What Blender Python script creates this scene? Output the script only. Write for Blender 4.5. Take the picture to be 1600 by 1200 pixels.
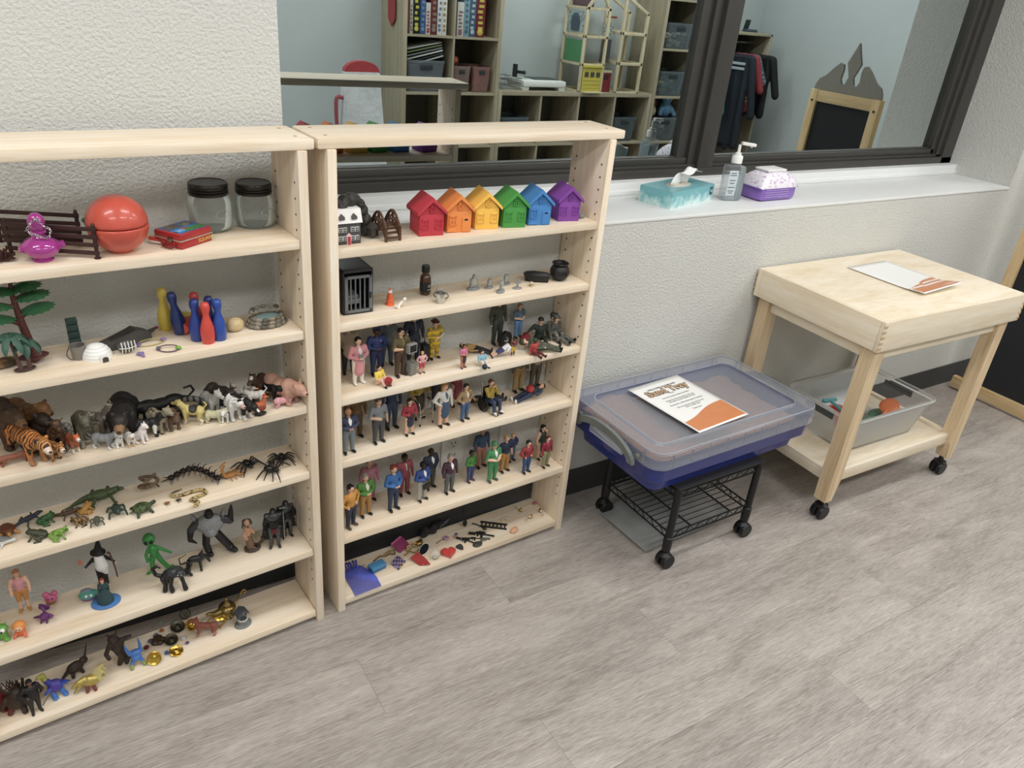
import bpy, bmesh, math, random
import numpy as np
from math import radians, sin, cos, pi
from mathutils import Vector, Matrix, Euler, noise
random.seed(7)
for o in list(bpy.data.objects): bpy.data.objects.remove(o)
SC = bpy.context.scene
COL = SC.collection
# ---------------------------------------------------------------- camera
cd = bpy.data.cameras.new('camera'); cam = bpy.data.objects.new('camera', cd); COL.objects.link(cam)
cd.sensor_width = 36.0; cd.sensor_fit = 'HORIZONTAL'; cd.lens = 26.7851; cd.clip_start = 0.05
cam.matrix_world = Matrix(((0.854001,0.172541,-0.490827,-0.492810),(-0.513124,0.435154,-0.739827,-1.686338),(0.085935,0.883669,0.460157,1.532426),(0,0,0,1)))
SC.camera = cam
# ---------------------------------------------------------------- world, exposure
wd = bpy.data.worlds.new('world'); SC.world = wd; wd.use_nodes = True
wd.node_tree.nodes['Background'].inputs[0].default_value = (0.9, 0.95, 1.0, 1); wd.node_tree.nodes['Background'].inputs[1].default_value = 0.1
SC.view_settings.view_transform = 'Standard'; SC.view_settings.look = 'None'; SC.view_settings.gamma = 1.0
SC.view_settings.use_curve_mapping = False
SC.view_settings.exposure = 0.0
SC.cycles.max_bounces = 10; SC.cycles.transparent_max_bounces = 24; SC.cycles.transmission_bounces = 12; SC.cycles.glossy_bounces = 6
SC.cycles.sample_clamp_indirect = 6.0; SC.cycles.caustics_reflective = False; SC.cycles.caustics_refractive = False
LAMP_W = (18.5, 14.5)                        # watts of one ceiling panel: far row, row nearer the window
LAMP_COL = (0.99, 1.0, 1.02)
LAMP_POS = [(-1.3, -2.35), (0.7, -2.35), (2.7, -2.35), (4.5, -2.35), (-1.3, -0.95), (0.7, -0.95), (2.7, -0.95), (4.5, -0.95)]
# ---------------------------------------------------------------- materials
def lin(c):
    if isinstance(c, str):
        c = c.lstrip('#'); c = tuple(int(c[i:i+2], 16)/255 for i in (0, 2, 4))
    return tuple((x/12.92 if x <= .04045 else ((x+.055)/1.055)**2.4) for x in c)
_M = {}
def mat(c, rough=.5, metal=0., var=.10, scale=60., bump=0., trans=0., alpha=1., emit=0., ior=1.45, coat=0., name=None, sss=0.):
    key = (c, rough, metal, var, scale, bump, trans, alpha, emit, coat, name)
    if key in _M: return _M[key]
    m = bpy.data.materials.new(name or 'paint_' + str(c).strip('#')); m.use_nodes = True
    nt = m.node_tree; N = nt.nodes; L = nt.links; b = N['Principled BSDF']
    r, g, bl = lin(c); gy = .3*r+.55*g+.15*bl; r, g, bl = [gy+(q-gy)*.86 for q in (r, g, bl)]
    tc = N.new('ShaderNodeTexCoord'); nz = N.new('ShaderNodeTexNoise'); nz.inputs['Scale'].default_value = scale; nz.inputs['Detail'].default_value = 3
    L.new(tc.outputs['Object'], nz.inputs['Vector'])
    mx = N.new('ShaderNodeMix'); mx.data_type = 'RGBA'
    mx.inputs[6].default_value = (r*(1-var), g*(1-var), bl*(1-var), 1); mx.inputs[7].default_value = (min(1, r*(1+var)), min(1, g*(1+var)), min(1, bl*(1+var)), 1)
    L.new(nz.outputs['Fac'], mx.inputs[0]); L.new(mx.outputs[2], b.inputs['Base Color'])
    b.inputs['Roughness'].default_value = rough; b.inputs['Metallic'].default_value = metal; b.inputs['IOR'].default_value = ior
    b.inputs['Transmission Weight'].default_value = trans; b.inputs['Alpha'].default_value = alpha; b.inputs['Coat Weight'].default_value = coat
    if emit: b.inputs['Emission Color'].default_value = (r, g, bl, 1); b.inputs['Emission Strength'].default_value = emit
    if bump:
        bp = N.new('ShaderNodeBump'); bp.inputs['Strength'].default_value = bump; bp.inputs['Distance'].default_value = .01
        L.new(nz.outputs['Fac'], bp.inputs['Height']); L.new(bp.outputs[0], b.inputs['Normal'])
    _M[key] = m
    return m
def ramp(N, stops):
    r = N.new('ShaderNodeValToRGB'); e = r.color_ramp.elements
    while len(e) < len(stops): e.new(.5)
    for el, (p, c) in zip(e, stops): el.position = p; el.color = (*lin(c), 1)
    return r
def wood(name, cols, axis=0, stretch=(1.2, 26, 26), rough=.5, rnd=True, bump=.06, knots=True, ringscale=1.0):
    """planed timber: fine streaks along one axis, broad figure, a few darker flames"""
    if name in _M: return _M[name]
    m = bpy.data.materials.new(name); m.use_nodes = True; nt = m.node_tree; N = nt.nodes; L = nt.links; b = N['Principled BSDF']
    tc = N.new('ShaderNodeTexCoord'); oi = N.new('ShaderNodeObjectInfo')
    off = N.new('ShaderNodeVectorMath'); off.operation = 'SCALE'; off.inputs[0].default_value = (37., 19., 53.); L.new(oi.outputs['Random'], off.inputs['Scale'])
    ad = N.new('ShaderNodeVectorMath'); ad.operation = 'ADD'; L.new(tc.outputs['Object'], ad.inputs[0]); L.new(off.outputs[0], ad.inputs[1])
    st = list(stretch); st = [st[(i - axis) % 3] for i in range(3)]
    mp = N.new('ShaderNodeMapping'); mp.inputs['Scale'].default_value = st; L.new(ad.outputs[0], mp.inputs['Vector'])
    n1 = N.new('ShaderNodeTexNoise'); n1.inputs['Scale'].default_value = 1.6*ringscale; n1.inputs['Detail'].default_value = 5; n1.inputs['Distortion'].default_value = .9; L.new(mp.outputs[0], n1.inputs['Vector'])
    n2 = N.new('ShaderNodeTexNoise'); n2.inputs['Scale'].default_value = 9.*ringscale; n2.inputs['Detail'].default_value = 3; L.new(mp.outputs[0], n2.inputs['Vector'])
    ma = N.new('ShaderNodeMath'); ma.operation = 'MULTIPLY_ADD'; ma.inputs[1].default_value = .35; L.new(n2.outputs['Fac'], ma.inputs[0])
    mb = N.new('ShaderNodeMath'); mb.operation = 'MULTIPLY'; mb.inputs[1].default_value = .65; L.new(n1.outputs['Fac'], mb.inputs[0]); L.new(mb.outputs[0], ma.inputs[2])
    rp = ramp(N, cols); L.new(ma.outputs[0], rp.inputs[0])
    out = rp.outputs[0]
    if rnd:
        hs = N.new('ShaderNodeHueSaturation'); mr = N.new('ShaderNodeMapRange'); mr.inputs[3].default_value = .93; mr.inputs[4].default_value = 1.06
        L.new(oi.outputs['Random'], mr.inputs[0]); L.new(mr.outputs[0], hs.inputs['Value']); L.new(out, hs.inputs['Color']); out = hs.outputs[0]
    L.new(out, b.inputs['Base Color']); b.inputs['Roughness'].default_value = rough
    bp = N.new('ShaderNodeBump'); bp.inputs['Strength'].default_value = bump; bp.inputs['Distance'].default_value = .004; L.new(ma.outputs[0], bp.inputs['Height']); L.new(bp.outputs[0], b.inputs['Normal'])
    _M[name] = m
    return m
def wall_paint(name, c, scale=140., bump=.25):
    if name in _M: return _M[name]
    m = mat(c, .75, 0, .03, 3., name=name); nt = m.node_tree; N = nt.nodes; L = nt.links
    nz = N.new('ShaderNodeTexNoise'); nz.inputs['Scale'].default_value = scale; nz.inputs['Detail'].default_value = 3
    tc = N.new('ShaderNodeTexCoord'); L.new(tc.outputs['Object'], nz.inputs['Vector'])
    bp = N.new('ShaderNodeBump'); bp.inputs['Strength'].default_value = bump; bp.inputs['Distance'].default_value = .012
    L.new(nz.outputs['Fac'], bp.inputs['Height']); L.new(bp.outputs[0], N['Principled BSDF'].inputs['Normal'])
    _M[name] = m
    return m
def stripes(c1, c2, scale, distort=4., axis='X', rough=.6):
    key = ('str', c1, c2, scale, axis)
    if key in _M: return _M[key]
    m = bpy.data.materials.new('striped_coat'); m.use_nodes = True; N = m.node_tree.nodes; L = m.node_tree.links; b = N['Principled BSDF']
    tc = N.new('ShaderNodeTexCoord'); w = N.new('ShaderNodeTexWave'); w.bands_direction = axis; w.inputs['Scale'].default_value = scale; w.inputs['Distortion'].default_value = distort; w.inputs['Detail'].default_value = 2; w.inputs['Detail Scale'].default_value = 2
    L.new(tc.outputs['Object'], w.inputs['Vector']); r = ramp(N, [(.0, c2), (.28, c2), (.45, c1), (1, c1)]); L.new(w.outputs['Fac'], r.inputs[0]); L.new(r.outputs[0], b.inputs['Base Color']); b.inputs['Roughness'].default_value = rough
    _M[key] = m
    return m
def blotch(c1, c2, scale=90., cut=.5, rough=.6, c3=None):
    key = ('blo', c1, c2, scale, cut, c3)
    if key in _M: return _M[key]
    m = bpy.data.materials.new('mottled'); m.use_nodes = True; N = m.node_tree.nodes; L = m.node_tree.links; b = N['Principled BSDF']
    tc = N.new('ShaderNodeTexCoord'); w = N.new('ShaderNodeTexNoise'); w.inputs['Scale'].default_value = scale; w.inputs['Detail'].default_value = 2
    L.new(tc.outputs['Object'], w.inputs['Vector']); st = [(.0, c1), (cut-.03, c1), (cut+.03, c2)]
    if c3: st += [(cut+.12, c2), (cut+.16, c3)]
    r = ramp(N, st); L.new(w.outputs['Fac'], r.inputs[0]); L.new(r.outputs[0], b.inputs['Base Color']); b.inputs['Roughness'].default_value = rough
    _M[key] = m
    return m
def clear(c, rough=.05, amount=.75, name='clear_plastic'):
    """thin see-through plastic or glass: partly transparent, glossy on top"""
    key = ('clr', c, rough, amount)
    if key in _M: return _M[key]
    m = bpy.data.materials.new(name); m.use_nodes = True; N = m.node_tree.nodes; L = m.node_tree.links; b = N['Principled BSDF']
    b.inputs['Base Color'].default_value = (*lin(c), 1); b.inputs['Roughness'].default_value = rough
    tr = N.new('ShaderNodeBsdfTransparent'); r, g, bl = lin(c); tr.inputs[0].default_value = (.88+.12*r, .88+.12*g, .88+.12*bl, 1)
    fr = N.new('ShaderNodeFresnel'); fr.inputs[0].default_value = 1.35; mr = N.new('ShaderNodeMapRange'); mr.inputs[3].default_value = 1-amount; mr.inputs[4].default_value = 1.0; L.new(fr.outputs[0], mr.inputs[0])
    mx = N.new('ShaderNodeMixShader'); L.new(mr.outputs[0], mx.inputs[0]); L.new(tr.outputs[0], mx.inputs[1]); L.new(b.outputs[0], mx.inputs[2])
    L.new(mx.outputs[0], N['Material Output'].inputs['Surface'])
    _M[key] = m
    return m
# ---------------------------------------------------------------- mesh tools
def rotm(rx=0, ry=0, rz=0): return Euler((rx, ry, rz)).to_matrix().to_4x4()
def TR(x=0, y=0, z=0, rx=0, ry=0, rz=0): return Matrix.Translation((x, y, z)) @ rotm(rx, ry, rz)
class MB:
    def __init__(s): s.v = []; s.f = []
    def add(s, vs, fs, T=None):
        n = len(s.v)
        s.v += [tuple(T @ Vector(p)) for p in vs] if T is not None else [tuple(p) for p in vs]
        s.f += [tuple(i+n for i in f) for f in fs]; return s
    def box(s, c, d, T=None, bev=0., taper=1.):
        hx, hy, hz = d[0]/2, d[1]/2, d[2]/2; x, y, z = c
        if not bev:
            vs = [(x+a*hx*(taper if k > 0 else 1), y+b*hy*(taper if k > 0 else 1), z+k*hz) for k in (-1, 1) for a, b in ((-1, -1), (1, -1), (1, 1), (-1, 1))]
            return s.add(vs, [(3, 2, 1, 0), (4, 5, 6, 7), (0, 1, 5, 4), (1, 2, 6, 5), (2, 3, 7, 6), (3, 0, 4, 7)], T)
        bm = bmesh.new(); bmesh.ops.create_cube(bm, size=1)
        for v in bm.verts: v.co = Vector((v.co.x*d[0], v.co.y*d[1], v.co.z*d[2]))
        bmesh.ops.bevel(bm, geom=bm.edges[:], offset=min(bev, min(d)*.48), segments=2, affect='EDGES', profile=.6)
        bm.verts.index_update(); vs = [v.co + Vector(c) for v in bm.verts]; fs = [[v.index for v in f.verts] for f in bm.faces]; bm.free()
        return s.add(vs, fs, T)
    def lathe(s, prof, T=None, seg=20, c=(0, 0, 0), cap=True, sx=1., sy=1.):
        vs = []; fs = []
        for r, z in prof:
            for i in range(seg): a = 2*pi*i/seg; vs.append((c[0]+r*sx*cos(a), c[1]+r*sy*sin(a), c[2]+z))
        for k in range(len(prof)-1):
            for i in range(seg):
                j = (i+1) % seg; fs.append((k*seg+i, k*seg+j, (k+1)*seg+j, (k+1)*seg+i))
        if cap: fs.append(tuple(range(seg-1, -1, -1))); fs.append(tuple((len(prof)-1)*seg+i for i in range(seg)))
        return s.add(vs, fs, T)
    def ell(s, c, r, T=None, seg=12, rings=8, R=None):
        vs = []; fs = []; Rm = R if R is not None else Matrix.Identity(4)
        cc = Vector(c)
        for k in range(1, rings):
            t = pi*k/rings
            for i in range(seg): a = 2*pi*i/seg; vs.append(cc + Rm @ Vector((r[0]*sin(t)*cos(a), r[1]*sin(t)*sin(a), -r[2]*cos(t))))
        b = len(vs); vs.append(cc + Rm @ Vector((0, 0, -r[2]))); vs.append(cc + Rm @ Vector((0, 0, r[2])))
        for k in range(rings-2):
            for i in range(seg): j = (i+1) % seg; fs.append((k*seg+i, k*seg+j, (k+1)*seg+j, (k+1)*seg+i))
        for i in range(seg): j = (i+1) % seg; fs.append((b, j, i)); fs.append((b+1, (rings-2)*seg+i, (rings-2)*seg+j))
        return s.add(vs, fs, T)
    def tube(s, pts, r, T=None, seg=8, closed=False, sub=1, flat=1.):
        P = [Vector(p) for p in pts]; rr = list(r) if isinstance(r, (list, tuple)) else [r]*len(P)
        if sub > 1:
            Q = []; q = []; n = len(P); last = n if closed else n-1
            for i in range(last):
                p0 = P[i-1] if (i or closed) else P[i]; p1 = P[i]; p2 = P[(i+1) % n]; p3 = P[(i+2) % n] if (closed or i+2 < n) else p2
                for k in range(sub):
                    t = k/sub; Q.append(.5*((2*p1)+(p2-p0)*t+(2*p0-5*p1+4*p2-p3)*t*t+(3*p1-p0-3*p2+p3)*t**3)); q.append(rr[i]+(rr[(i+1) % n]-rr[i])*t)
            if not closed: Q.append(P[-1]); q.append(rr[-1])
            P, rr = Q, q
        n = len(P); vs = []; fs = []; up = Vector((0, 0, 1)); prev = None
        for i in range(n):
            d = (P[(i+1) % n]-P[i-1]) if closed else (P[min(i+1, n-1)]-P[max(i-1, 0)])
            d = d.normalized() if d.length > 1e-9 else Vector((0, 0, 1))
            if prev is None: a = d.cross(up if abs(d.z) < .95 else Vector((1, 0, 0))).normalized()
            else: a = (prev - d*prev.dot(d)); a = a.normalized() if a.length > 1e-6 else d.orthogonal().normalized()
            prev = a; b = d.cross(a)
            for k in range(seg): t = 2*pi*k/seg; vs.append(P[i] + rr[i]*(cos(t)*a + sin(t)*b*flat))
        for i in range(n if closed else n-1):
            for k in range(seg): l = (k+1) % seg; j = (i+1) % n; fs.append((i*seg+k, i*seg+l, j*seg+l, j*seg+k))
        if not closed: fs.append(tuple(range(seg-1, -1, -1))); fs.append(tuple((n-1)*seg+k for k in range(seg)))
        return s.add(vs, fs, T)
    def prism(s, out, t, T=None):
        """outline in local x,z; thickness along local y from 0 to t"""
        n = len(out); vs = [(x, 0, z) for x, z in out] + [(x, t, z) for x, z in out]
        fs = [tuple(range(n)), tuple(range(2*n-1, n-1, -1))] + [(i, i+n, (i+1) % n+n, (i+1) % n) for i in range(n)]
        return s.add(vs, fs, T)
    def ring(s, c, R_, r, T=None, seg=24, sides=8, sq=1.):
        return s.tube([(c[0]+R_*cos(2*pi*i/seg), c[1]+R_*sq*sin(2*pi*i/seg), c[2]) for i in range(seg)], r, T, sides, True)
    def mesh(s, name, m, smooth=40):
        me = bpy.data.meshes.new(name); me.from_pydata(s.v, [], s.f); me.validate()
        bm = bmesh.new(); bm.from_mesh(me); bmesh.ops.recalc_face_normals(bm, faces=bm.faces[:]); bm.to_mesh(me); bm.free()
        for k in (m if isinstance(m, (list, tuple)) else [m]): me.materials.append(k)
        if smooth: me.shade_smooth(); me.set_sharp_from_angle(angle=radians(smooth))
        return me
    def build(s, name, m, parent=None, loc=(0, 0, 0), rot=(0, 0, 0), smooth=40):
        return link(name, s.mesh(name, m, smooth), parent, loc, rot)
def link(name, me, parent=None, loc=(0, 0, 0), rot=(0, 0, 0)):
    o = bpy.data.objects.new(name, me); COL.objects.link(o); o.parent = parent; o.location = loc; o.rotation_euler = rot
    return o
def tag(o, label, cat, group=None):
    o['label'] = label; o['category'] = cat
    if group: o['group'] = group
    return o
def thing(name, label, cat, loc=(0, 0, 0), rz=0., group=None, rot=None, sc=1.):
    o = bpy.data.objects.new(name, None); COL.objects.link(o); o.location = loc; o.rotation_euler = rot or (0, 0, rz); o.empty_display_size = .02; o.scale = (sc, sc, sc)
    return tag(o, label, cat, group)
def struct(o): o['kind'] = 'structure'; return o
def copy_thing(root, loc, rz, label=None, group=None):
    r = root.copy(); COL.objects.link(r); r.location = loc; r.rotation_euler = (0, 0, rz)
    if label: r['label'] = label
    if group: r['group'] = group
    for ch in list(root.children):
        c = ch.copy(); COL.objects.link(c); c.parent = r
        for g in list(ch.children): d = g.copy(); COL.objects.link(d); d.parent = c
    return r
_font = {}
def text(name, s, size, m, parent, loc, rot, width=None, ext=.0002, bold=0., align='CENTER'):
    cu = bpy.data.curves.new(name, 'FONT'); cu.body = s; cu.size = size; cu.extrude = ext; cu.align_x = align; cu.align_y = 'CENTER'; cu.resolution_u = 2; cu.offset = bold
    t = bpy.data.objects.new('tmp', cu); COL.objects.link(t); dg = bpy.context.evaluated_depsgraph_get()
    me = bpy.data.meshes.new_from_object(t.evaluated_get(dg)); bpy.data.objects.remove(t); bpy.data.curves.remove(cu)
    me.name = name; me.materials.clear(); me.materials.append(m)
    o = link(name, me, parent, loc, rot)
    return o
# soft bodies: overlapping rounded pieces fused into one skin; every face takes the colour of the piece it belongs to
def cap_(mb, p0, r0, p1, r1, seg=10):
    a = Vector(p0); b = Vector(p1); d = b-a; L_ = d.length
    q = Vector((0, 0, 1)).rotation_difference(d).to_matrix().to_4x4() if L_ > 1e-9 else Matrix.Identity(4)
    prof = [(r0*sin(t), -r0*cos(t)) for t in (.02, .5, 1.05, pi/2)] + [(r1*sin(t), L_-r1*cos(t)) for t in (pi/2, pi-1.05, pi-.5, pi-.02)]
    mb.lathe(prof, Matrix.Translation(a) @ q, seg)
def organic(name, prims, voxel, parent=None, loc=(0, 0, 0), rot=(0, 0, 0), smooth=3):
    mb = MB(); mats = []
    for p in prims:
        if p[-1] not in mats: mats.append(p[-1])
        if p[0] == 'c': cap_(mb, *p[1:5])
        elif p[0] == 'e': mb.ell(p[1], p[2], None, 14, 10, rotm(*p[3]) if p[3] else None)
        elif p[0] == 'b': mb.box((0, 0, 0), p[2], Matrix.Translation(p[1]) @ rotm(*(p[3] or (0, 0, 0))))
    me = bpy.data.meshes.new('tmp'); me.from_pydata(mb.v, [], mb.f)
    bm = bmesh.new(); bm.from_mesh(me); bmesh.ops.recalc_face_normals(bm, faces=bm.faces[:]); bm.to_mesh(me); bm.free()
    t = bpy.data.objects.new('tmp', me); COL.objects.link(t)
    rm = t.modifiers.new('r', 'REMESH'); rm.mode = 'VOXEL'; rm.voxel_size = voxel; rm.use_smooth_shade = True
    if smooth: sm = t.modifiers.new('s', 'SMOOTH'); sm.iterations = smooth; sm.factor = .45
    dg = bpy.context.evaluated_depsgraph_get(); out = bpy.data.meshes.new_from_object(t.evaluated_get(dg))
    bpy.data.objects.remove(t); bpy.data.meshes.remove(me)
    out.name = name; out.materials.clear()
    for m in mats: out.materials.append(m)
    nf = len(out.polygons); ce = np.empty(nf*3); out.polygons.foreach_get('center', ce); ce = ce.reshape(-1, 3)
    best = np.full(nf, 1e9); idx = np.zeros(nf, int); spot = np.full(nf, -1)
    for p in prims:
        k = mats.index(p[-1])
        if p[0] == 'c':
            a = np.array(p[1], float); b = np.array(p[3], float); d = b-a; L2 = max(d@d, 1e-12); h = np.clip((ce-a)@d/L2, 0, 1)
            dist = np.linalg.norm(ce-a-h[:, None]*d, axis=1)-(p[2]+(p[4]-p[2])*h)
        else:
            c0 = np.array(p[1], float); r = np.array(p[2], float)*(1 if p[0] != 'b' else .5); q = ce-c0
            if p[3]: q = q @ np.array(rotm(*p[3]).to_3x3())
            dist = (np.linalg.norm(q/r, axis=1)-1)*r.min() if p[0] != 'b' else np.max(np.abs(q)-r, axis=1)
            if p[0] == 'k': spot[dist < 0] = k; continue
        w = dist < best; best[w] = dist[w]; idx[w] = k
    idx[spot >= 0] = spot[spot >= 0]
    out.polygons.foreach_set('material_index', idx.astype(np.int32)); out.update()
    return link(name, out, parent, loc, rot)

# ================================================================ THE ROOM
XL, XR, YB, ZC = -2.6, 5.7231, -3.32, 2.75      # left wall, right wall, opposite wall, ceiling
XJ, YM, ZL = 3.07, 0.3350, 0.9602                        # window recess: right jamb, mirror glass plane, ledge height
XW = -0.0195                      # left end of the window recess
WP = wall_paint('grey_wall_paint', '#d0d0ca', 150, .42); WB = wall_paint('pale_blue_wall_paint', '#c3cccd', 140, .15)
BBM = mat('#3d3d3d', .55, 0, .06, 20, name='charcoal_rubber_base')
def slab(name, x0, x1, y0, y1, z0, z1, m): return struct(MB().box(((x0+x1)/2, (y0+y1)/2, (z0+z1)/2), (x1-x0, y1-y0, z1-z0)).build(name, m, smooth=0))
slab('wall_window_low', XW, XJ, 0, .5, 0, ZL-.012, WP)
slab('wall_window_left', XL-.1, XW, 0, .5, 0, ZC, WP)
slab('wall_window_right', XJ, XR+.1, 0, .5, 0, ZC, WP)
slab('wall_window_top', XW, XJ, 0, .5, 2.25, ZC, WP)
slab('wall_window_back', XW, XJ, .40, .5, ZL-.012, 2.25, WP)
slab('wall_left', XL-.1, XL, YB-.1, 0, 0, ZC, WP)
slab('wall_right', XR, XR+.1, YB-.1, 0, 0, ZC, WB)
slab('wall_opposite', XL-.1, XR+.1, YB-.1, YB, 0, ZC, WB)
slab('ceiling', XL-.1, XR+.1, YB-.1, .5, ZC, ZC+.05, mat('#e8e6e0', .9, 0, .02, 20, name='ceiling_tile'))
slab('baseboard_window', XL, XR, -.006, 0, 0, .1016, BBM)
slab('baseboard_left', XL, XL+.006, YB, 0, 0, .1016, BBM)
slab('baseboard_right', XR-.006, XR, YB, 0, 0, .1016, BBM)
slab('baseboard_opposite', XL, XR, YB, YB+.006, 0, .1016, BBM)
# ledge: rounded drywall return with a white top, and the small stepped sill behind it
LM = mat('#e6e8e6', .45, 0, .03, 10, name='white_ledge_paint')
struct(MB().box(((XW+XJ)/2, .125, ZL-.006), (XJ-XW, .256, .012), bev=.005).build('trim_1', LM))
struct(MB().box(((XW+XJ)/2, .27, ZL+.008), (XJ-XW, .055, .016), bev=.004).build('trim_2', LM))
struct(MB().box(((XW+XJ)/2, .30, ZL+.02), (XJ-XW, .10, .04), bev=.004).build('trim_3', LM))
# ---- window with one-way mirror glass: left sash and right sash in a dark frame
FM = mat('#4a4844', .42, .35, .05, 8, name='dark_bronze_window_frame')
GM = bpy.data.materials.new('mirror_glass'); GM.use_nodes = True
_b = GM.node_tree.nodes['Principled BSDF']; _b.inputs['Base Color'].default_value = (.56, .62, .615, 1); _b.inputs['Metallic'].default_value = 1.; _b.inputs['Roughness'].default_value = .006
FZ0, FZ1 = 0.9877, 2.2
XM0, XM1 = 1.4252, 1.5774
XF1 = 3.0828
GZ = 1.0591
XG1 = 2.9309
win = struct(thing('window_1', 'wide dark framed one-way mirror window above the ledge', 'window'))
def rail(name, x0, x1, y0, y1, z0, z1, p=win, b=.002): return MB().box(((x0+x1)/2, (y0+y1)/2, (z0+z1)/2), (x1-x0, y1-y0, z1-z0), bev=b).build(name, FM, p)
rail('frame_rail', XW, XF1, .288, .36, FZ0, FZ0+(GZ-FZ0)*.55); rail('frame_rail', XW, XF1, .30, .36, FZ0+(GZ-FZ0)*.55, FZ0+(GZ-FZ0)*.70); rail('frame_rail', XW, XF1, .288, .36, 2.14, FZ1)
rail('sash_rail', XW, XG1+.02, .312, .352, FZ0+(GZ-FZ0)*.70, GZ); rail('sash_bead', XW, XG1+.02, .322, .35, GZ-.004, GZ+.004)
rail('frame_stile', XG1+.062, XF1, .288, .36, FZ0, FZ1); rail('frame_stile', XG1+.03, XG1+.062, .300, .36, FZ0+.03, FZ1); rail('sash_stile', XG1, XG1+.03, .312, .352, FZ0+.03, FZ1)
rail('sash_stile', XM0, XM0+.045, .318, .352, FZ0+.03, FZ1); rail('sash_stile', XM0+.045, XM0+.08, .306, .352, FZ0+.03, FZ1); rail('mullion', XM0+.08, XM1, .290, .352, FZ0+.02, FZ1)
MB().box(((XW+XM0)/2, YM+.003, (GZ+2.15)/2), (XM0-XW+.04, .006, 2.17-GZ)).build('pane', GM, win, smooth=0)
MB().box(((XG1+XM1)/2, YM+.003, (GZ+2.15)/2), (XG1-XM1+.04, .006, 2.17-GZ)).build('pane', GM, win, smooth=0)
# ---- vinyl plank floor: every plank its own piece
def floor_mat():
    m = bpy.data.materials.new('grey_oak_vinyl'); m.use_nodes = True; N = m.node_tree.nodes; L = m.node_tree.links; b = N['Principled BSDF']
    tc = N.new('ShaderNodeTexCoord'); oi = N.new('ShaderNodeObjectInfo'); off = N.new('ShaderNodeVectorMath'); off.operation = 'SCALE'; off.inputs[0].default_value = (7., 5., 3.); L.new(oi.outputs['Random'], off.inputs['Scale'])
    ad = N.new('ShaderNodeVectorMath'); ad.operation = 'ADD'; L.new(tc.outputs['Object'], ad.inputs[0]); L.new(off.outputs[0], ad.inputs[1])
    def nz(sc, scale, det, dist):
        mp = N.new('ShaderNodeMapping'); mp.inputs['Scale'].default_value = sc; L.new(ad.outputs[0], mp.inputs['Vector'])
        n = N.new('ShaderNodeTexNoise'); n.inputs['Scale'].default_value = scale; n.inputs['Detail'].default_value = det; n.inputs['Distortion'].default_value = dist; L.new(mp.outputs[0], n.inputs['Vector']); return n.outputs['Fac']
    def mul(a, k): x = N.new('ShaderNodeMath'); x.operation = 'MULTIPLY'; x.inputs[1].default_value = k; L.new(a, x.inputs[0]); return x.outputs[0]
    def add(a, c): x = N.new('ShaderNodeMath'); x.operation = 'ADD'; L.new(a, x.inputs[0]); L.new(c, x.inputs[1]); return x.outputs[0]
    broad = nz((1, 4.5, 1), 2.2, 3, 1.2); fine = nz((1, 15, 1), 13., 7, 1.8); hair = nz((1, 20, 1), 60., 3, .3)
    v = add(add(mul(broad, .30), mul(fine, .42)), mul(hair, .28))
    rp = ramp(N, [(.32, '#79716a'), (.43, '#968e86'), (.50, '#a8a099'), (.58, '#b8b0a8'), (.68, '#cdc6bd')]); L.new(v, rp.inputs[0])
    vo = N.new('ShaderNodeTexVoronoi'); mp = N.new('ShaderNodeMapping'); mp.inputs['Scale'].default_value = (1.5, 2.6, 0); L.new(ad.outputs[0], mp.inputs['Vector']); vo.inputs['Scale'].default_value = 1.0; L.new(mp.outputs[0], vo.inputs['Vector'])
    kr = ramp(N, [(.0, '#000000'), (.035, '#2a2a2a'), (.09, '#ffffff')]); L.new(vo.outputs['Distance'], kr.inputs[0])
    mx = N.new('ShaderNodeMix'); mx.data_type = 'RGBA'; mx.blend_type = 'MULTIPLY'; mx.inputs[0].default_value = .42; L.new(rp.outputs[0], mx.inputs[6]); L.new(kr.outputs[0], mx.inputs[7])
    hs = N.new('ShaderNodeHueSaturation'); mr = N.new('ShaderNodeMapRange'); mr.inputs[3].default_value = .95; mr.inputs[4].default_value = 1.05; L.new(oi.outputs['Random'], mr.inputs[0]); L.new(mr.outputs[0], hs.inputs['Value']); L.new(mx.outputs[2], hs.inputs['Color'])
    L.new(hs.outputs[0], b.inputs['Base Color']); b.inputs['Roughness'].default_value = .40
    bp = N.new('ShaderNodeBump'); bp.inputs['Strength'].default_value = .08; bp.inputs['Distance'].default_value = .003; L.new(v, bp.inputs['Height']); L.new(bp.outputs[0], b.inputs['Normal'])
    return m
FLM = floor_mat()
fl = struct(MB().box(((XL+XR)/2, (YB)/2, -.03), (XR-XL+.2, -YB+.2, .05)).build('floor', mat('#857c72', .8, 0, .1, 5), smooth=0))
PW, PL = .182, 1.22
pm_full = MB().box((0, 0, -.0025), (PL-.0004, PW-.0004, .005), bev=.0004).mesh('plank', FLM, 0)
row = 0; y = .0
while y > YB:
    x = XL - PL*((row*.37+.13) % 1.0)
    while x < XR:
        a, b = max(x, XL), min(x+PL, XR); w = min(PW, y-YB)
        if b-a > .02:
            if b-a > PL-.001 and w > PW-.001: o = link('plank', pm_full, fl, ((a+b)/2, y-PW/2, 0))
            else: o = MB().box((0, 0, -.0025), (b-a-.0004, w-.0004, .005), bev=.0004).build('plank', FLM, fl, ((a+b)/2, y-w/2, 0), smooth=0)
        x += PL
    y -= PW; row += 1
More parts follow.
